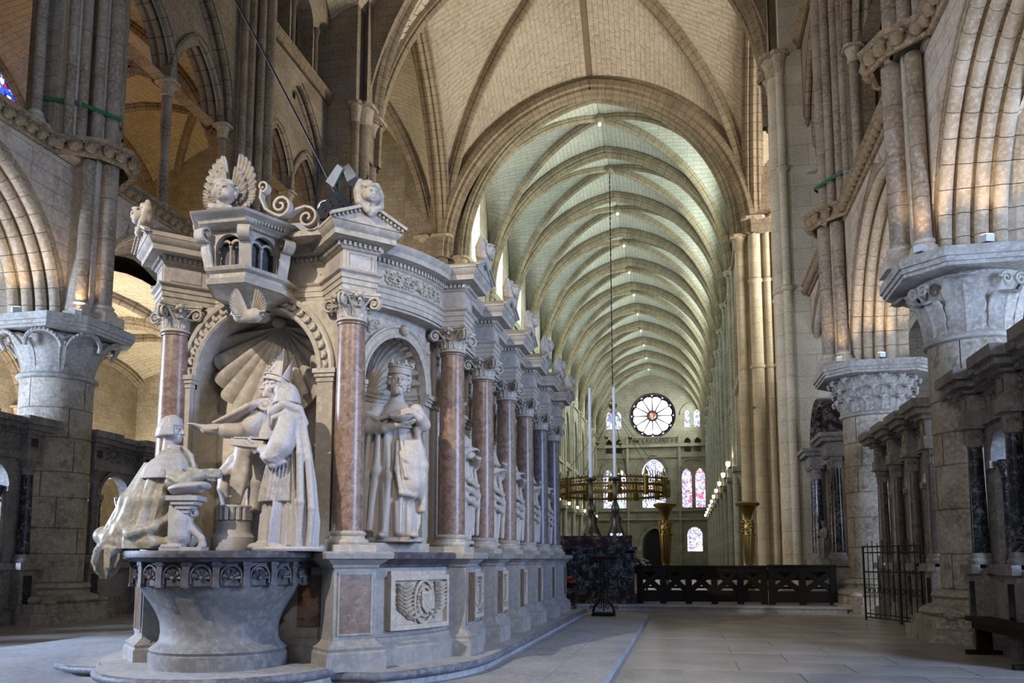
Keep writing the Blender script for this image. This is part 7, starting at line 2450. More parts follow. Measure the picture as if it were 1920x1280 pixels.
# ================================================================== SCREENS, FURNITURE, SMALL THINGS
SCREEN_PARTS = {}
def screen(name, label, T, a0, a1, ncol, shaft_mats, opening=True, door=None, ressaut=True):
    """marble choir screen along T: parapet, columns, arches, entablature"""
    p0 = T((a0 + a1) / 2, 0, 0)
    t = thing(name, label, 'screen', (p0.x, p0.y, 0), 'marble choir screens')
    def slab(z0, z1, d0, d1, b0=a0, b1=a1, mat=M_SCREEN, nm='course'):
        P = [T(b0, -d1, 0), T(b1, -d1, 0), T(b1, -d0, 0), T(b0, -d0, 0)]
        P = [(p.x, p.y) for p in P]
        ar = sum(P[i][0] * P[(i + 1) % 4][1] - P[(i + 1) % 4][0] * P[i][1] for i in range(4))
        return part(nm, MB().prism(P if ar > 0 else P[::-1], z0, z1), mat, t, False)
    slab(0, 0.28, -.25, .20, nm='plinth'); slab(0.28, 1.12, -.20, .12, nm='parapet'); slab(1.12, 1.18, -.25, .20, nm='ledge'); slab(1.18, 1.26, -.22, .16, nm='ledge')
    step = (a1 - a0) / (ncol - 1)
    for k in range(ncol):
        a = a0 + .2 + (a1 - a0 - .4) * k / (ncol - 1)
        slab(0.0, 1.20, .12, .34, a - .22, a + .22, nm='pedestal')
        slab(0.0, 0.25, .34, .40, a - .27, a + .27, nm='pedestal_foot'); slab(1.12, 1.26, .30, .42, a - .29, a + .29, nm='pedestal_cap')
        slab(0.42, 1.0, .34, .35, a - .11, a + .11, M_BLUEP, 'inlay_panel')
        c = T(a, -.18, 0)
        col = part('screen_column', MB().lathe([(.125, 1.42), (.125, 1.7), (.105, 3.12)], (c.x, c.y), 20), shaft_mats[k % len(shaft_mats)], t)
        part('column_base', MB().lathe([(.18, 1.26), (.19, 1.32), (.16, 1.36), (.165, 1.40), (.125, 1.44)], (c.x, c.y), 20), M_SCREEN, col)
        if 'cap' not in SCREEN_PARTS:
            mb = MB().lathe([(.105, 0), (.125, .02), (.11, .05), (.12, .2), (.16, .30)], (0, 0), 14)
            l1 = leaf_strip(.075, .085, .16, .04, .08, 6, .01, 2); l2 = leaf_strip(.07, .08, .27, .06, .08, 6, .01, 3)
            for q in range(8):
                mb.add(l1, Matrix.Rotation(q * PI / 4, 4, 'Z') @ Matrix.Translation((0, -.11, .04)))
                mb.add(l2, Matrix.Rotation(q * PI / 4 + PI / 8, 4, 'Z') @ Matrix.Translation((0, -.115, .05)))
            mb.prism(oct_poly(0, 0, .40, .05), .29, .34)
            SCREEN_PARTS['cap'] = mesh_of('column_capital', mb, M_SCREEN)
        link('column_capital', SCREEN_PARTS['cap'], col, M=Matrix.Translation((c.x, c.y, 3.10)))
        slab(3.44, 3.62, -.20, .34, a - .20, a + .20, nm='architrave_block'); slab(3.62, 3.95, -.20, .30, a - .18, a + .18, nm='frieze_block')
        slab(3.70, 3.88, .30, .31, a - .09, a + .09, M_BLUEP, 'inlay_panel')
        slab(3.95, 4.03, -.2, .38, a - .27, a + .27, nm='block_cornice'); slab(4.03, 4.14, -.2, .50, a - .40, a + .40, nm='block_cornice'); slab(4.14, 4.30, -.2, .58, a - .48, a + .48, nm='block_cornice')
    slab(3.62, 3.95, -.2, .10, nm='frieze'); slab(3.44, 3.62, -.2, .12, nm='architrave')
    slab(3.95, 4.05, -.2, .18, nm='cornice'); slab(4.05, 4.16, -.2, .28, nm='cornice'); slab(4.16, 4.28, -.2, .38, nm='cornice')
    dn = MB()
    q0, q1 = T(a0, -.18, 0), T(a1, -.18, 0); nr = T(a0, -1, 0) - T(a0, 0, 0)
    dent_line(dn, (q0.x, q0.y), (q1.x, q1.y), (nr.x, nr.y), 3.97, .05, .09, .07, .05)
    part('dentils', dn, M_SCREEN, t, False, kind='stuff')
    fo = MB(); rr = random.Random(int(a0 * 10))
    for k in range(int((a1 - a0) * 26)):
        fo.ball(T(rr.uniform(a0, a1), -.11, rr.uniform(3.68, 3.9)), rr.uniform(.02, .04), 6, 4)
    part('frieze_carving', fo, M_SCREEN, t, kind='stuff')
    for k in range(ncol - 1):
        b0 = a0 + .2 + (a1 - a0 - .4) * k / (ncol - 1); b1 = a0 + .2 + (a1 - a0 - .4) * (k + 1) / (ncol - 1)
        w = (b1 - b0) / 2 - .38
        mb = MB(); arch_wall(mb, T, b0, b1, 1.26, 3.44, (b0 + b1) / 2, w, 2.85 if w < .5 else 3.36 - w, w * 1.0001, -.05, .18, 10)
        part('arch_panel', mb, M_SCREEN, t, False)
        zs = 2.85 if w < .5 else 3.36 - w
        mb = MB(); arch_sweep(mb, T, (b0 + b1) / 2, w, zs, w * 1.0001, [(0, -.05), (0, -.09), (.04, -.11), (.10, -.10), (.12, -.05)], 10)
        part('archivolt', mb, M_SCREEN, t)
        for q in (-1, 1):
            slab(zs - .12, zs, .05, .13, (b0 + b1) / 2 + q * (w + .02) - .08, (b0 + b1) / 2 + q * (w + .02) + .08, nm='impost')
            c = T((b0 + b1) / 2 + q * (w - .12), .08, 0)
            part('small_column', MB().lathe([(.10, 1.26), (.10, 1.34), (.075, 1.42), (.065, zs - .34), (.09, zs - .30), (.07, zs - .26), (.12, zs - .04), (.12, zs)], (c.x, c.y), 14), shaft_mats[(k + 1) % len(shaft_mats)], t)
        slab(.45, 1.0, .12, .135, b0 + .45, b1 - .45, M_TOMBG, 'parapet_panel')
        if door is not None and k == door:
            slab(1.26, 2.75, -.02, .02, (b0 + b1) / 2 - w, (b0 + b1) / 2 + w, M_DOORB, 'door_leaf')
    return t
M_DOORB = plain('dark blue curtain', '#151d33', 0.8, 0, 0.2)
screen('choir_screen', 'grey marble screen with black column and open arch behind the bench', TY(4.72, 1), 10.9, 14.5, 3, [M_BLACK])
screen('choir_screen', 'marble screen with purple columns and stepped cornice beside the iron gate', TY(4.72, 1), 16.5, 20.9, 4, [M_PURP, M_PURP], door=1)
screen('choir_screen', 'shaded marble screen with black columns at the left picture edge', TY(-13.75, -1), 9.6, 15.1, 4, [M_BLACK])
screen('choir_screen', 'shaded marble screen with open arches behind the kneeling statue', TY(-13.75, -1), 16.7, 22.4, 4, [M_PURP, M_BLACK])

# wall monument with black columns beyond the bench
wm = thing('wall_monument', 'wall tomb with tall black columns and curved pediment beyond the bench', 'monument', (4.3, 26.2, 0))
T = TY(4.62, 1)
part('plinth', MB().box(3.95, 5.0, 24.3, 28.9, 0, 1.15), M_SCREEN, wm, False)
part('ledge', MB().box(3.85, 5.0, 24.2, 29.0, 1.15, 1.32), M_SCREEN, wm, False)
part('back_panel', MB().box(4.55, 4.9, 24.5, 28.7, 1.32, 5.0), M_SCREEN, wm, False)
for y_, q in ((24.6, 0), (25.2, 0), (28.0, 0), (28.6, 0)):
    xx = 4.2
    col = part('monument_column', MB().lathe([(.15, 1.5), (.15, 2.2), (.125, 3.9)], (xx, y_), 20), M_BLACK, wm)
    part('column_base', MB().lathe([(.21, 1.32), (.22, 1.38), (.18, 1.43), (.19, 1.47), (.15, 1.52)], (xx, y_), 20), M_SCREEN, col)
    link('column_capital', SCREEN_PARTS['cap'], col, M=Matrix.Translation((xx, y_, 3.88)) @ Matrix.Diagonal((1.15, 1.15, 1.15, 1)))
for y0_, y1_ in ((24.35, 25.45), (27.75, 28.85)):
    part('entablature', MB().box(3.95, 4.9, y0_, y1_, 4.27, 4.62), M_SCREEN, wm, False)
    part('cornice', MB().box(3.78, 4.9, y0_ - .16, y1_ + .16, 4.62, 4.74).box(3.7, 4.9, y0_ - .24, y1_ + .24, 4.74, 4.86), M_SCREEN, wm, False)
part('entablature', MB().box(4.3, 4.9, 25.4, 27.8, 4.27, 4.62), M_SCREEN, wm, False)
mb = MB(); arch_sweep(mb, TY(4.1, 1), 26.6, 1.3, 4.7, 1.3001, [(0, 0), (.18, 0), (.24, -.08), (.26, .0), (.26, .6), (0, .6)], 14)
part('curved_pediment', mb, M_DKRED, wm, angle=30)
mb = MB(); arch_sweep(mb, TY(4.5, 1), 26.6, .75, 3.1, .7501, [(0, 0), (.12, -.05), (.16, 0), (.16, .2), (0, .2)], 10)
part('inner_arch', mb, M_SCREEN, wm)
part('dark_niche', pane_arch_x(26.6, 1.4, .72, 3.1, .72, 4.53), M_WOOD, wm, False)
robed('small_statue', 'small draped stone statue on the wall tomb among black columns', (4.05, 26.1, 1.36), -1.2, M_SCREEN, 1, 'crown', None, 2.2)
for o_ in [bpy.data.objects['small_statue']]:
    o_.scale = (.62, .62, .62)

# altar platform, altar, candlesticks
ap = thing('altar_step', 'long low stone step below the altar and the wooden barrier', 'step', (-.5, 24, 0))
part('step_body', MB().box(-5.5, 3.85, 21.9, 28.8, 0, .15), M_STEP, ap, False)
part('nosing', MB().sweep([V((-5.5, 21.9, .15)), V((3.95, 21.9, .15))], [(.03, -.05), (.04, -.02), (.03, .005), (-.1, .006), (-.1, -.05)], [(V((0, -1, 0)), V((0, 0, 1)))] * 2, caps=True), M_STEP, ap)
al = thing('altar', 'black veined marble altar block beside the tomb end', 'altar', (-2.95, 23.3, .15))
AXA = -2.95
def ab(nm, w, y0_, y1_, z0, z1, mat): return part(nm, MB().box(AXA - w, AXA + w, y0_, y1_, z0, z1, .0), mat, al, False)
ab('plinth', 1.62, 22.55, 24.3, .15, .42, M_DKRED); ab('body', 1.55, 22.62, 24.2, .42, 1.62, M_BLACK)
for q in (-1, 1): part('corner_pilaster', MB().box(AXA + q * 1.46 - .11, AXA + q * 1.46 + .11, 22.57, 22.65, .42, 1.55), M_BLACK, al, False)
ab('table_moulding', 1.60, 22.57, 24.25, 1.50, 1.58, M_BLACK); ab('table_slab', 1.68, 22.48, 24.3, 1.58, 1.66, M_BLACK)
ab('gradine', 1.50, 22.95, 24.2, 1.66, 1.98, M_DKRED)
cst = None
for k, x in enumerate((-2.62, -1.93)):
    lab = ['tall candlestick with long white candle nearer the tomb', 'tall candlestick with long white candle at the altar corner'][k]
    t = thing('altar_candlestick', lab, 'candlestick', (x, 23.4, 1.98), 'candlesticks on the altar')
    y_ = 23.4; z0 = 1.98
    if cst is None:
        cst = {}
        mb = MB()
        for i in range(3):
            a = 2 * PI * i / 3 + .5
            pts = [V((.06 * math.cos(a), .06 * math.sin(a), .62)), V((.16 * math.cos(a), .16 * math.sin(a), .50)), V((.13 * math.cos(a), .13 * math.sin(a), .32)), V((.22 * math.cos(a), .22 * math.sin(a), .12)), V((.26 * math.cos(a), .26 * math.sin(a), .03))]
            mb.tube(pts, .045, 8)
            mb.ball(pts[-1], .055, 8, 6)
        mb.lathe([(.20, .08), (.17, .2), (.12, .35), (.11, .5), (.07, .62)], (0, 0), 12)
        cst['foot'] = mesh_of('tripod_foot', mb, M_PEWTER)
        cst['stem'] = mesh_of('stem', MB().lathe([(.06, .62), (.10, .68), (.12, .8), (.07, .95), (.05, 1.0), (.09, 1.03), (.06, 1.08), (.055, 1.45), (.075, 1.5), (.05, 1.54), (.17, 1.60), (.18, 1.65), (.03, 1.65)], (0, 0), 16), M_PEWTER)
        cst['candle'] = mesh_of('candle', MB().lathe([(.045, 1.65), (.04, 4.25), (.01, 4.27)], (0, 0), 14), M_WAX)
    for nm, me in (('tripod_foot', cst['foot']), ('stem', cst['stem']), ('candle', cst['candle'])):
        link(nm, me, t, M=Matrix.Translation((x, y_, z0)))

# wrought iron lectern stand
ls = thing('iron_stand', 'black wrought iron stand with scrolls in front of the altar', 'stand', (-1.82, 18.6, .1))
lx, ly = -1.82, 18.6
part('foot', MB().box(lx - .26, lx + .26, ly - .18, ly + .18, .094, .17, .02), M_IRON, ls, False)
for q in (-1, 1):
    part('leg', MB().tube([V((lx + q * .24, ly, .17)), V((lx + q * .20, ly, .30)), V((lx + q * .10, ly, .42)), V((lx + q * .06, ly, .48))], .03, 8), M_IRON, ls)
    part('upright', MB().tube([V((lx + q * .09, ly, .46)), V((lx + q * .09, ly, 1.34))], .014, 6), M_IRON, ls)
    part('foot_scroll', MB().add(spiral_tube(1.5, .07, .01, .014, 22, flip=q), Matrix.Translation((lx + q * .09, ly - .02, .30))), M_IRON, ls)
    part('top_scroll', MB().add(spiral_tube(1.5, .06, .01, .014, 22, flip=q), Matrix.Translation((lx + q * .20, ly - .02, 1.30))), M_IRON, ls)
    part('foot_curl', MB().add(spiral_tube(1.2, .045, .01, .012, 18, flip=-q), Matrix.Translation((lx + q * .28, ly - .02, .27))), M_IRON, ls)
part('upright', MB().tube([V((lx, ly, .20)), V((lx, ly, 1.36))], .016, 6), M_IRON, ls)
part('tray', MB().box(lx - .30, lx + .30, ly - .16, ly + .16, 1.36, 1.395), M_IRON, ls, False)
for k in range(9):
    part('spike', MB().tube([V((lx - .27 + .0675 * k, ly - .14, 1.39)), V((lx - .27 + .0675 * k, ly - .14, 1.46))], .007, 5), M_IRON, ls)

# wooden barrier with crossed braces
def barrier(label, x0, x1, y0, y1, n, zt):
    t = thing('wooden_barrier', label, 'barrier', ((x0 + x1) / 2, y0, .15))
    d = V((x1 - x0, y1 - y0, 0)); L_ = d.length; d.normalize(); nr = V((-d.y, d.x, 0))
    O = V((x0, y0, .15))
    M = Matrix(((d.x, nr.x, 0, O.x), (d.y, nr.y, 0, O.y), (0, 0, 1, O.z), (0, 0, 0, 1)))
    H_ = zt - .15
    def bd(nm, a, b, y0_, y1_, z0, z1): return part(nm, MB().box(a, b, y0_, y1_, z0, z1, 0, M), M_WOOD, t, False)
    bd('top_rail', -.03, L_ + .03, -.05, .12, H_ - .05, H_)
    bd('upper_rail', 0, L_, 0, .05, H_ - .17, H_ - .05)
    bd('bottom_board', 0, L_, 0, .05, .06, .36)
    bd('bench_seat', 0, L_, .45, .80, .40, .45); bd('bench_back', 0, L_, .80, .84, .62, .88)
    bd('desk_shelf', 0, L_, .05, .30, H_ - .16, H_ - .12)
    w = L_ / n
    for k in range(n + 1):
        a = min(max(k * w, .06), L_ - .06)
        bd('post', a - .085, a + .085, -.012, .062, 0, H_ - .05)
    for k in range(n):
        a0, a1 = k * w + .05, (k + 1) * w - .05
        for q in (0, 1):
            p, r = ((a0, .36), (a1, H_ - .17)) if q == 0 else ((a0, H_ - .17), (a1, .36))
            v = V((r[0] - p[0], 0, r[1] - p[1])).normalized(); nn = V((-v.z, 0, v.x)) * .075
            y_ = .004 + .02 * q
            P = [V((p[0], y_, p[1])) + nn, V((p[0], y_, p[1])) - nn, V((r[0], y_, r[1])) - nn, V((r[0], y_, r[1])) + nn]
            mb = MB()
            F = [M @ a for a in P]; B = [M @ (a + V((0, .025, 0))) for a in P]
            mb.poly(F); mb.poly(B[::-1])
            for i in range(4): mb.poly([F[i], B[i], B[(i + 1) % 4], F[(i + 1) % 4]])
            part('brace', mb, M_WOOD, t, False)
    return t
barrier('long dark oak barrier with five crossed panels below the gilt stands', -1.30, 2.06, 22.75, 22.95, 5, 1.17)
barrier('short dark oak barrier with two crossed panels before the wall tomb', 2.12, 3.78, 22.75, 22.95, 2, 1.19)

# gilt torchere stands
def torchere():
    t = thing('gilt_stand', 'tall gilt torch stand in front of the far doorway', 'stand', (-.60, 25.6, .15), 'gilt torch stands')
    M = Matrix.Translation((-.60, 25.6, .15))
    def lp_(nm, prof, n=18): return part(nm, MB().add(MB().lathe(prof, (0, 0), n), M), M_GOLD, t)
    lp_('foot', [(.28, 0), (.28, .12), (.18, .2), (.10, .4), (.08, .78)])
    lp_('knop', [(.08, .78), (.15, .84), (.17, .92), (.13, .98), (.10, 1.02)])
    lp_('fluted_stem', [(.10, 1.02), (.115, 1.35), (.16, 1.75), (.17, 1.95)], 12)
    lp_('neck', [(.16, 2.30), (.09, 2.36), (.10, 2.42), (.16, 2.6), (.24, 2.72)])
    lp_('dish', [(.24, 2.72), (.34, 2.78), (.36, 2.84), (.30, 2.88), (.1, 2.86)])
    mb = MB(); rr = random.Random(1)
    mb.lathe([(.15, 1.9), (.17, 2.1), (.15, 2.34)], (0, 0), 14)
    for k in range(40):
        a = rr.uniform(0, 2 * PI)
        mb.ball((.17 * math.cos(a), .17 * math.sin(a), rr.uniform(1.92, 2.32)), rr.uniform(.03, .055), 7, 5)
    part('carved_knot', MB().add(mb, M), M_GOLD, t)
    for k in range(12):
        a = 2 * PI * k / 12
        part('flute', MB().add(MB().tube([V((.105 * math.cos(a), .105 * math.sin(a), 1.05)), V((.165 * math.cos(a), .165 * math.sin(a), 1.9))], .02, 6), M), M_GOLD, t)
    return t
tor = torchere()
dup(tor, Matrix.Translation((2.42, 0.0, 0)), 'tall gilt torch stand beside the pale crossing pillar')

# flowers
def flowers(name, label, c, r, mat, n, pot=True, group=None, leafy=10):
    t = thing(name, label, 'flowers', c, group)
    rr = random.Random(int(c[0] * 50))
    if pot: part('pot', MB().lathe([(r * .5, c[2]), (r * .75, c[2] + r * .6), (r * .8, c[2] + r * .65), (r * .5, c[2] + r * .6)], c[:2], 14), M_WOOD, t)
    zb = c[2] + (r * .6 if pot else 0)
    for k in range(n):
        a, e = rr.uniform(0, 2 * PI), rr.uniform(.1, 1.4)
        p = V((c[0] + r * math.cos(a) * math.cos(e), c[1] + r * math.sin(a) * math.cos(e), zb + r * .9 * math.sin(e)))
        mb = MB()
        for q in range(5):
            b = 2 * PI * q / 5
            mb.ball(p + V((.13 * r * math.cos(b), .13 * r * math.sin(b), 0)), r * .15, 6, 4, .6)
        part('blossom', mb, mat, t)
    lf = MB()
    for k in range(leafy):
        a, e = rr.uniform(0, 2 * PI), rr.uniform(.0, 1.3)
        lf.add(leaf_strip(r * .2, r * .25, r * 1.15, r * .3, r * .2, 5, .002), Matrix.Translation((c[0], c[1], zb)) @ Matrix.Rotation(a, 4, 'Z') @ Matrix.Rotation(-(PI / 2 - e) * -1, 4, 'X'))
    part('foliage', lf, M_LEAF, t, kind='stuff')
    return t
flowers('cream_bouquet', 'cream flower bouquet above the end of the long barrier', (-1.28, 23.9, 1.0), .24, M_WHITEFL, 26)
bw = thing('bouquet_stand', 'slim wooden stand under the cream bouquet', 'stand', (-1.28, 23.9, .15))
part('stand_top', MB().box(-1.5, -1.06, 23.7, 24.1, .93, 1.0), M_WOOD, bw, False)
for dx in (-.17, .17):
    for dy in (-.15, .15): part('leg', MB().box(-1.28 + dx - .02, -1.28 + dx + .02, 23.9 + dy - .02, 23.9 + dy + .02, .15, .93), M_WOOD, bw, False)
flowers('red_flowers', 'small bunch of red flowers behind the last tomb pedestal', (-2.58, 18.5, .70), .17, M_REDFL, 10, True)
rs = thing('flower_box', 'dark narrow wooden box holding the red flowers', 'box', (-2.58, 18.5, .1))
part('box_body', MB().box(-2.76, -2.42, 18.34, 18.66, .094, .68), M_DKRED, rs, False)
part('box_rim', MB().box(-2.78, -2.40, 18.32, 18.68, .68, .70), M_DKRED, rs, False)

# crown of light on its chain
YCH, ZCH, RCH = Y_N0 + 1.5 * BL, 5.75, 3.25
XCH = AXN
ch = thing('crown_chandelier', 'large gilt crown chandelier ring hanging on a long chain', 'chandelier', (XCH, YCH, ZCH))
def ring_band(r, z0, z1, nm, mat):
    mb = MB().lathe([(r, z0), (r + .05, z0 + .01), (r + .05, z1 - .01), (r, z1), (r - .02, (z0 + z1) / 2), (r, z0)], (XCH, YCH), 72, caps=False)
    return part(nm, mb, mat, ch)
ring_band(RCH, ZCH - .62, ZCH - .45, 'lower_band', M_BRASS); ring_band(RCH, ZCH - .16, ZCH, 'middle_band', M_BRASS); ring_band(RCH, ZCH + .25, ZCH + .36, 'upper_band', M_BRASS)
mb = MB()
for k in range(96):
    a = 2 * PI * k / 96
    x, y_ = XCH + RCH * math.cos(a), YCH + RCH * math.sin(a)
    mb.lathe([(.03, ZCH + .36), (.05, ZCH + .42), (.02, ZCH + .44)], (x, y_), 6)
    mb.box(x - .03, x + .03, y_ - .03, y_ + .03, ZCH - .45, ZCH - .16); mb.ball((x, y_, ZCH - .68), .05, 6, 4); mb.ball((x, y_, ZCH + .12), .07, 6, 4)
part('gallery', mb, M_GOLD, ch, kind='stuff')
mb = MB()
for k in range(96):
    a = 2 * PI * k / 96
    mb.lathe([(.032, ZCH + .44), (.028, ZCH + .70), (.005, ZCH + .72)], (XCH + RCH * math.cos(a), YCH + RCH * math.sin(a)), 6)
part('candles', mb, M_WAX, ch, kind='stuff')
for k in range(12):
    a = 2 * PI * (k + .3) / 12
    x, y_ = XCH + RCH * math.cos(a), YCH + RCH * math.sin(a)
    tw = part('turret', MB().lathe([(.15, ZCH - .7), (.18, ZCH - .5), (.16, ZCH), (.20, ZCH + .38), (.13, ZCH + .46), (.08, ZCH + .62), (.09, ZCH + .66), (.02, ZCH + .92)], (x, y_), 8), M_BRASS, ch, angle=30)
HB = 10.8
for k in range(6):
    a = 2 * PI * (k + .3) / 6
    p0 = V((XCH + RCH * math.cos(a), YCH + RCH * math.sin(a), ZCH + .4)); p1 = V((XCH, YCH, HB - .2))
    part('suspension_rod', MB().tube([p0, p1], .018, 5), M_PEWTER, ch)
    m_ = p0.lerp(p1, .55)
    part('gilt_ball', MB().ball(m_, .13, 10, 7), M_BRASS, ch)
part('great_ball', MB().ball((XCH, YCH, HB), .26, 14, 10).lathe([(.04, HB + .2), (.1, HB + .3), (.03, HB + .5)], (XCH, YCH), 8), M_BRASS, ch)
mb = MB()
for k in range(85):
    z = HB + .45 + k * (ZN + HND - .4 - HB - .45) / 85
    mb.box(XCH - (.035 if k % 2 else .02), XCH + (.035 if k % 2 else .02), YCH - (.02 if k % 2 else .035), YCH + (.02 if k % 2 else .035), z, z + .17)
part('chain', mb, M_IRON, ch, False, kind='stuff')

# iron gate
gt = thing('iron_gate', 'low black iron gate with hexagon rings before the pale pier', 'gate', (4.0, 18.9, 0))
def gate_leaf(p0, p1, zt):
    d = V((p1[0] - p0[0], p1[1] - p0[1], 0)); L_ = d.length; d.normalize()
    Q = lambda a, z: V((p0[0], p0[1], 0)) + d * a + V((0, 0, z))
    for a in (0, L_): part('stile', MB().tube([Q(a, .03), Q(a, zt)], .022, 6), M_IRON, gt)
    for z in (.10, .18, zt * .66, zt - .14, zt - .01): part('rail', MB().tube([Q(0, z), Q(L_, z)], .014, 6), M_IRON, gt)
    n = max(2, int(L_ / .17))
    for k in range(1, n): part('bar', MB().tube([Q(L_ * k / n, .1), Q(L_ * k / n, zt + (.06 if k % 2 else .12))], .010, 6), M_IRON, gt)
    for k in range(n):
        c = Q(L_ * (k + .5) / n, zt * .42)
        part('ring', MB().tube([c + d * (.055 * math.cos(2 * PI * i / 6)) + V((0, 0, .07 * math.sin(2 * PI * i / 6))) for i in range(7)], .009, 5), M_IRON, gt)
gate_leaf((3.78, 19.35), (4.22, 18.2), 1.62); gate_leaf((4.22, 18.15), (4.46, 17.5), 1.62)

# dark bench at the right edge
bn = thing('dark_bench', 'dark wooden bench at the right edge below the screen', 'bench', (4.1, 12.3, 0))
part('seat', MB().box(3.95, 4.28, 11.1, 13.3, .46, .52), M_WOOD, bn, False)
part('apron', MB().box(4.0, 4.03, 11.2, 13.2, .36, .46), M_WOOD, bn, False)
for y_ in (11.35, 13.1):
    part('leg', MB().box(4.02, 4.22, y_ - .04, y_ + .04, .06, .46), M_WOOD, bn, False); part('foot', MB().box(3.88, 4.34, y_ - .05, y_ + .05, 0, .06), M_WOOD, bn, False)

# green straps round the shafts
def strap(label, pts, z0, z1):
    t = thing('green_strap', label, 'strap', pts[0] + (z0,), None)
    path = [V((p[0], p[1], z0 + (z1 - z0) * i / (len(pts) - 1))) for i, p in enumerate(pts)]
    fr = []
    for i in range(len(path)):
        d = (path[min(i + 1, len(path) - 1)] - path[max(i - 1, 0)]).normalized()
        fr.append((V((d.y, -d.x, 0)).normalized(), V((0, 0, 1))))
    part('webbing', MB().sweep(path, [(-.005, -.045), (.005, -.045), (.005, .045), (-.005, .045)], fr, caps=True), M_STRAP, t, False)
    part('buckle', MB().box(path[1].x - .03, path[1].x + .03, path[1].y - .03, path[1].y + .03, path[1].z - .06, path[1].z + .06), M_METAL, t, False)
fl = L1[0] + .60 + .46
strap('green strap around the dark shafts above the left round pier', [(XL - .25, L1[1] - 1.05), (fl - .3, L1[1] - .75), (fl + .22, L1[1]), (fl - .3, L1[1] + .75), (XL - .25, L1[1] + 1.05)], 11.55, 11.35)
fr_ = R2[0] - .60 - .46
strap('green strap around the shafts above the iron gate', [(XR + .25, R2[1] - 1.05), (fr_ + .3, R2[1] - .75), (fr_ - .22, R2[1]), (fr_ + .3, R2[1] + .75), (XR + .25, R2[1] + 1.05)], 11.55, 11.35)
strap('thin green strap round the pale far crossing pillar', [(XC1 - .32, YC1 - .4), (XC1 - .30, YC1 + .05), (XC1 + .1, YC1 + .2)], 8.6, 8.5)

# spot lamps lying on the abaci (they throw the warm light up the shafts)
SPOT = {}
def spot_lamp(label, p, aim_, energy, group='spot lamps on the capitals'):
    t = thing('spot_lamp', label, 'lamp', p, group)
    v = (V(aim_) - V(p)).normalized()
    M = Matrix.Translation(p) @ v.to_track_quat('Z', 'Y').to_matrix().to_4x4()
    if not SPOT:
        SPOT['h'] = mesh_of('housing', MB().box(-.07, .07, -.09, .09, -.06, .06), M_LAMP, False)
        SPOT['b'] = mesh_of('lit_glass', MB().box(-.055, .055, -.07, .07, .06, .068), M_BULB, False)
        SPOT['f'] = mesh_of('bracket', MB().box(-.02, .02, -.02, .02, -.12, -.05), M_IRON, False)
    link('housing', SPOT['h'], t, M=M); link('lit_glass', SPOT['b'], t, M=M); link('bracket', SPOT['f'], t, M=Matrix.Translation(p))
    q = V(p) + v * .12
    if energy: lamp('SPOT', 'spot_lamp_light', q, aim_, energy, (1.0, .74, .46), .05, spot=math.radians(105), blend=.8)
zR = Z_AB + .12
spot_lamp('lit spot lamp between the shaft bases on the near right capital', (3.98, 14.55, zR), (4.15, 14.7, 12), 80)
spot_lamp('lit spot lamp on the near right capital under the arch rolls', (4.9, 14.25, zR), (5.1, 13.6, 11), 70)
spot_lamp('lit spot lamp at the far corner of the near right capital', (4.0, 16.3, zR), (4.4, 16.6, 12), 70)
spot_lamp('lit spot lamp on the far right capital beside the arch', (4.9, 21.75, 6.42), (5.0, 21.3, 11), 80)
spot_lamp('lit spot lamp at the shaft bases of the far right capital', (3.98, 22.1, 6.42), (4.1, 22.5, 12), 70)
spot_lamp('lit spot lamp on the left pier capital at the shaft bases', (-12.9, 15.25, 6.67), (-13.2, 15.5, 12), 70)
spot_lamp('lit spot lamp at the outer corner of the left pier capital', (-12.95, 16.7, 6.67), (-14.4, 17.6, 10.5), 80)
spot_lamp('lit spot lamp at the left picture edge on the left pier capital', (-14.0, 14.75, 6.67), (-14.3, 14.2, 11), 80)
# lamps on the nave capitals
ORD = ['first', 'second', 'third', 'fourth', 'fifth', 'sixth', 'seventh', 'eighth', 'ninth', 'tenth']
LMP = mesh_of('nave_lamp', MB().lathe([(.05, 0), (.12, .1), (.13, .28), (.10, .30)], (0, 0), 8), M_NBULB)
for s, x, par in ((1, NX1, 'right'), (-1, NX0, 'left')):
    for k in range(1, NB):
        p = (x - s * .55, Y_N0 + k * BL - .1, 6.45)
        t = thing('nave_lamp', '%s lit lamp from the crossing along the %s nave arcade' % (ORD[k - 1], par), 'lamp', p, 'lamps on the %s nave arcade' % par)
        link('lit_glass', LMP, t, M=Matrix.Translation(p))
        part('lamp_arm', MB().tube([V((x - s * .02, p[1], 6.4)), V((p[0], p[1], 6.42))], .03, 6), M_IRON, t)
        if k < 9: lamp('SPOT', 'nave_lamp_light', (p[0], p[1], p[2] + .35), (x + s * .1, p[1], 13), 80, (1.0, .86, .66), .08, spot=math.radians(120), blend=.9)
# lamps at the bosses
BM_ = mesh_of('boss_lamp', MB().lathe([(.02, -.14), (.08, -.12), (.10, -.03), (.08, 0)], (0, 0), 10), M_NBULB)
for k in range(NB):
    if k == 1: continue
    p = (AXN, Y_N0 + (k + .5) * BL, ZN + HND - .42)
    t = thing('boss_lamp', '%s lit boss lamp from the crossing under the nave vault' % ORD[k if k == 0 else k - 1], 'lamp', p, 'lamps under the nave bosses')
    link('lit_glass', BM_, t, M=Matrix.Translation(p))
    part('lamp_ring', MB().lathe([(.12, p[2]), (.20, p[2] + .02), (.20, p[2] + .06), (.1, p[2] + .08)], (p[0], p[1]), 10), M_BRASS, t)

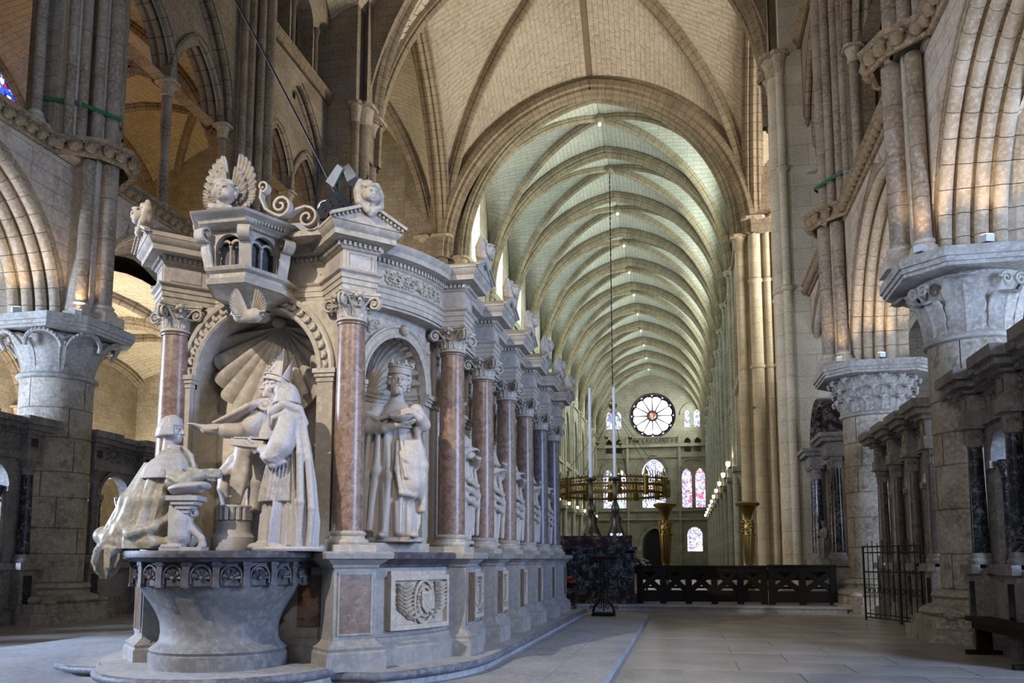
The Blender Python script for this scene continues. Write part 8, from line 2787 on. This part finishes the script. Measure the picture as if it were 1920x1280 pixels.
# fittings on the roof of the tomb
zr = 5.42
def at_roof(x, y, z): return V((x, y, z))
rm = thing('slate_cover', 'dark slate-scaled cone on the roof of the tomb', 'cover', (-4.22, 9.4, zr))
c0 = V((-4.19, 9.3, zr))
part('cone', MB().lathe([(.42, zr), (.05, zr + .50)], c0.xy, 24), M_DARK, rm)
for row in range(6):
    t_ = row / 6
    for k in range(18 - 2 * row):
        a = 2 * PI * (k + .5 * (row % 2)) / (18 - 2 * row)
        r = .44 - .40 * t_
        le = MB().box(-.07 * (1 - t_ * .5), .07 * (1 - t_ * .5), -.006, .006, -.02, .13, .01)
        part('scale', MB().add(le, Matrix.Translation(c0 + V((0, 0, .5 * t_))) @ Matrix.Rotation(a, 4, 'Z') @ Matrix.Translation((0, -r, 0)) @ Matrix.Rotation(-.66, 4, 'X')), M_DARK, rm, False)
cb_ = thing('cable_coil', 'coil of black cable on the tomb roof beside the crest', 'cable', (-4.62, 8.6, zr))
for k in range(5):
    part('cable_loop', MB().tube([V((-4.28 + (.24 + .02 * k) * math.cos(2 * PI * i / 26), 9.12 + .10 * math.sin(2 * PI * i / 26), zr + .012 + .018 * k)) for i in range(27)], .011, 6), M_IRON, cb_)
fl_ = thing('flood_lamps', 'pair of dull metal flood lamps on thin stalks above the tomb roof', 'lamp', (-4.02, 9.3, zr))
for (x, z, r1, r2) in ((-4.20, zr + .72, .3, .7), (-4.02, zr + .72, -.2, -.5)):
    M = Matrix.Translation((x, 9.28, z)) @ Matrix.Rotation(r2, 4, 'Y') @ Matrix.Rotation(r1, 4, 'X')
    part('lamp_head', MB().add(MB().box(-.07, .07, -.06, .08, -.13, .13, .02), M), M_METAL, fl_, False)
    part('stalk', MB().tube([V((x + .02, 9.3, zr + .02)), V((x, 9.29, z - .08))], .011, 5), M_IRON, fl_)
part('stalk', MB().tube([V((-3.79, 9.3, zr + .70)), V((-3.89, 9.3, zr + .5)), V((-4.09, 9.3, zr + .3))], .014, 5), M_IRON, fl_)
part('stalk', MB().tube([V((-4.49, 9.3, zr + .3)), V((-4.47, 9.3, zr + .9)), V((-4.51, 9.3, zr + 1.02))], .010, 5), M_IRON, fl_)
tb = thing('metal_tub', 'shiny crumpled metal hood lying on the tomb roof', 'hood', (-4.62, 9.0, zr))
ck = Clay((-.4, -.3, -.02), (.4, .3, .55), .014)
ck.ell((-.12, 0, .12), (.20, .15, .13), .03); ck.ell((.10, .02, .36), (.15, .13, .12), .05); ck.cap((-.05, 0, .2), (.1, .02, .32), .08, .08, .04); ck.ell((.12, -.10, .36), (.09, .08, .06), .02, cut=True); ck.ell((-.30, -.05, .06), (.06, .08, .05), .02)
part('hood', ck.mesh(Matrix.Translation((-4.40, 9.25, zr)) @ Matrix.Scale(.85, 4)), M_METAL, tb)
# long cable up into the choir vault
wr_ = thing('hanging_cable', 'thin black cable running up from the tomb roof', 'cable', (-4.05, 9.3, zr + .5))
p0, p1 = V((-4.22, 9.3, zr + .5)), V((-6.1, 8.7, 9.6))
part('cable', MB().tube([p0.lerp(p1, t) + V((.10 * math.sin(PI * t), 0, -.12 * math.sin(PI * t))) for t in [i / 14 for i in range(15)]], .014, 6), M_IRON, wr_)
part('upper_cable', MB().tube([p1, p1 + (p1 - p0) * 2.2], .014, 6), M_IRON, wr_)
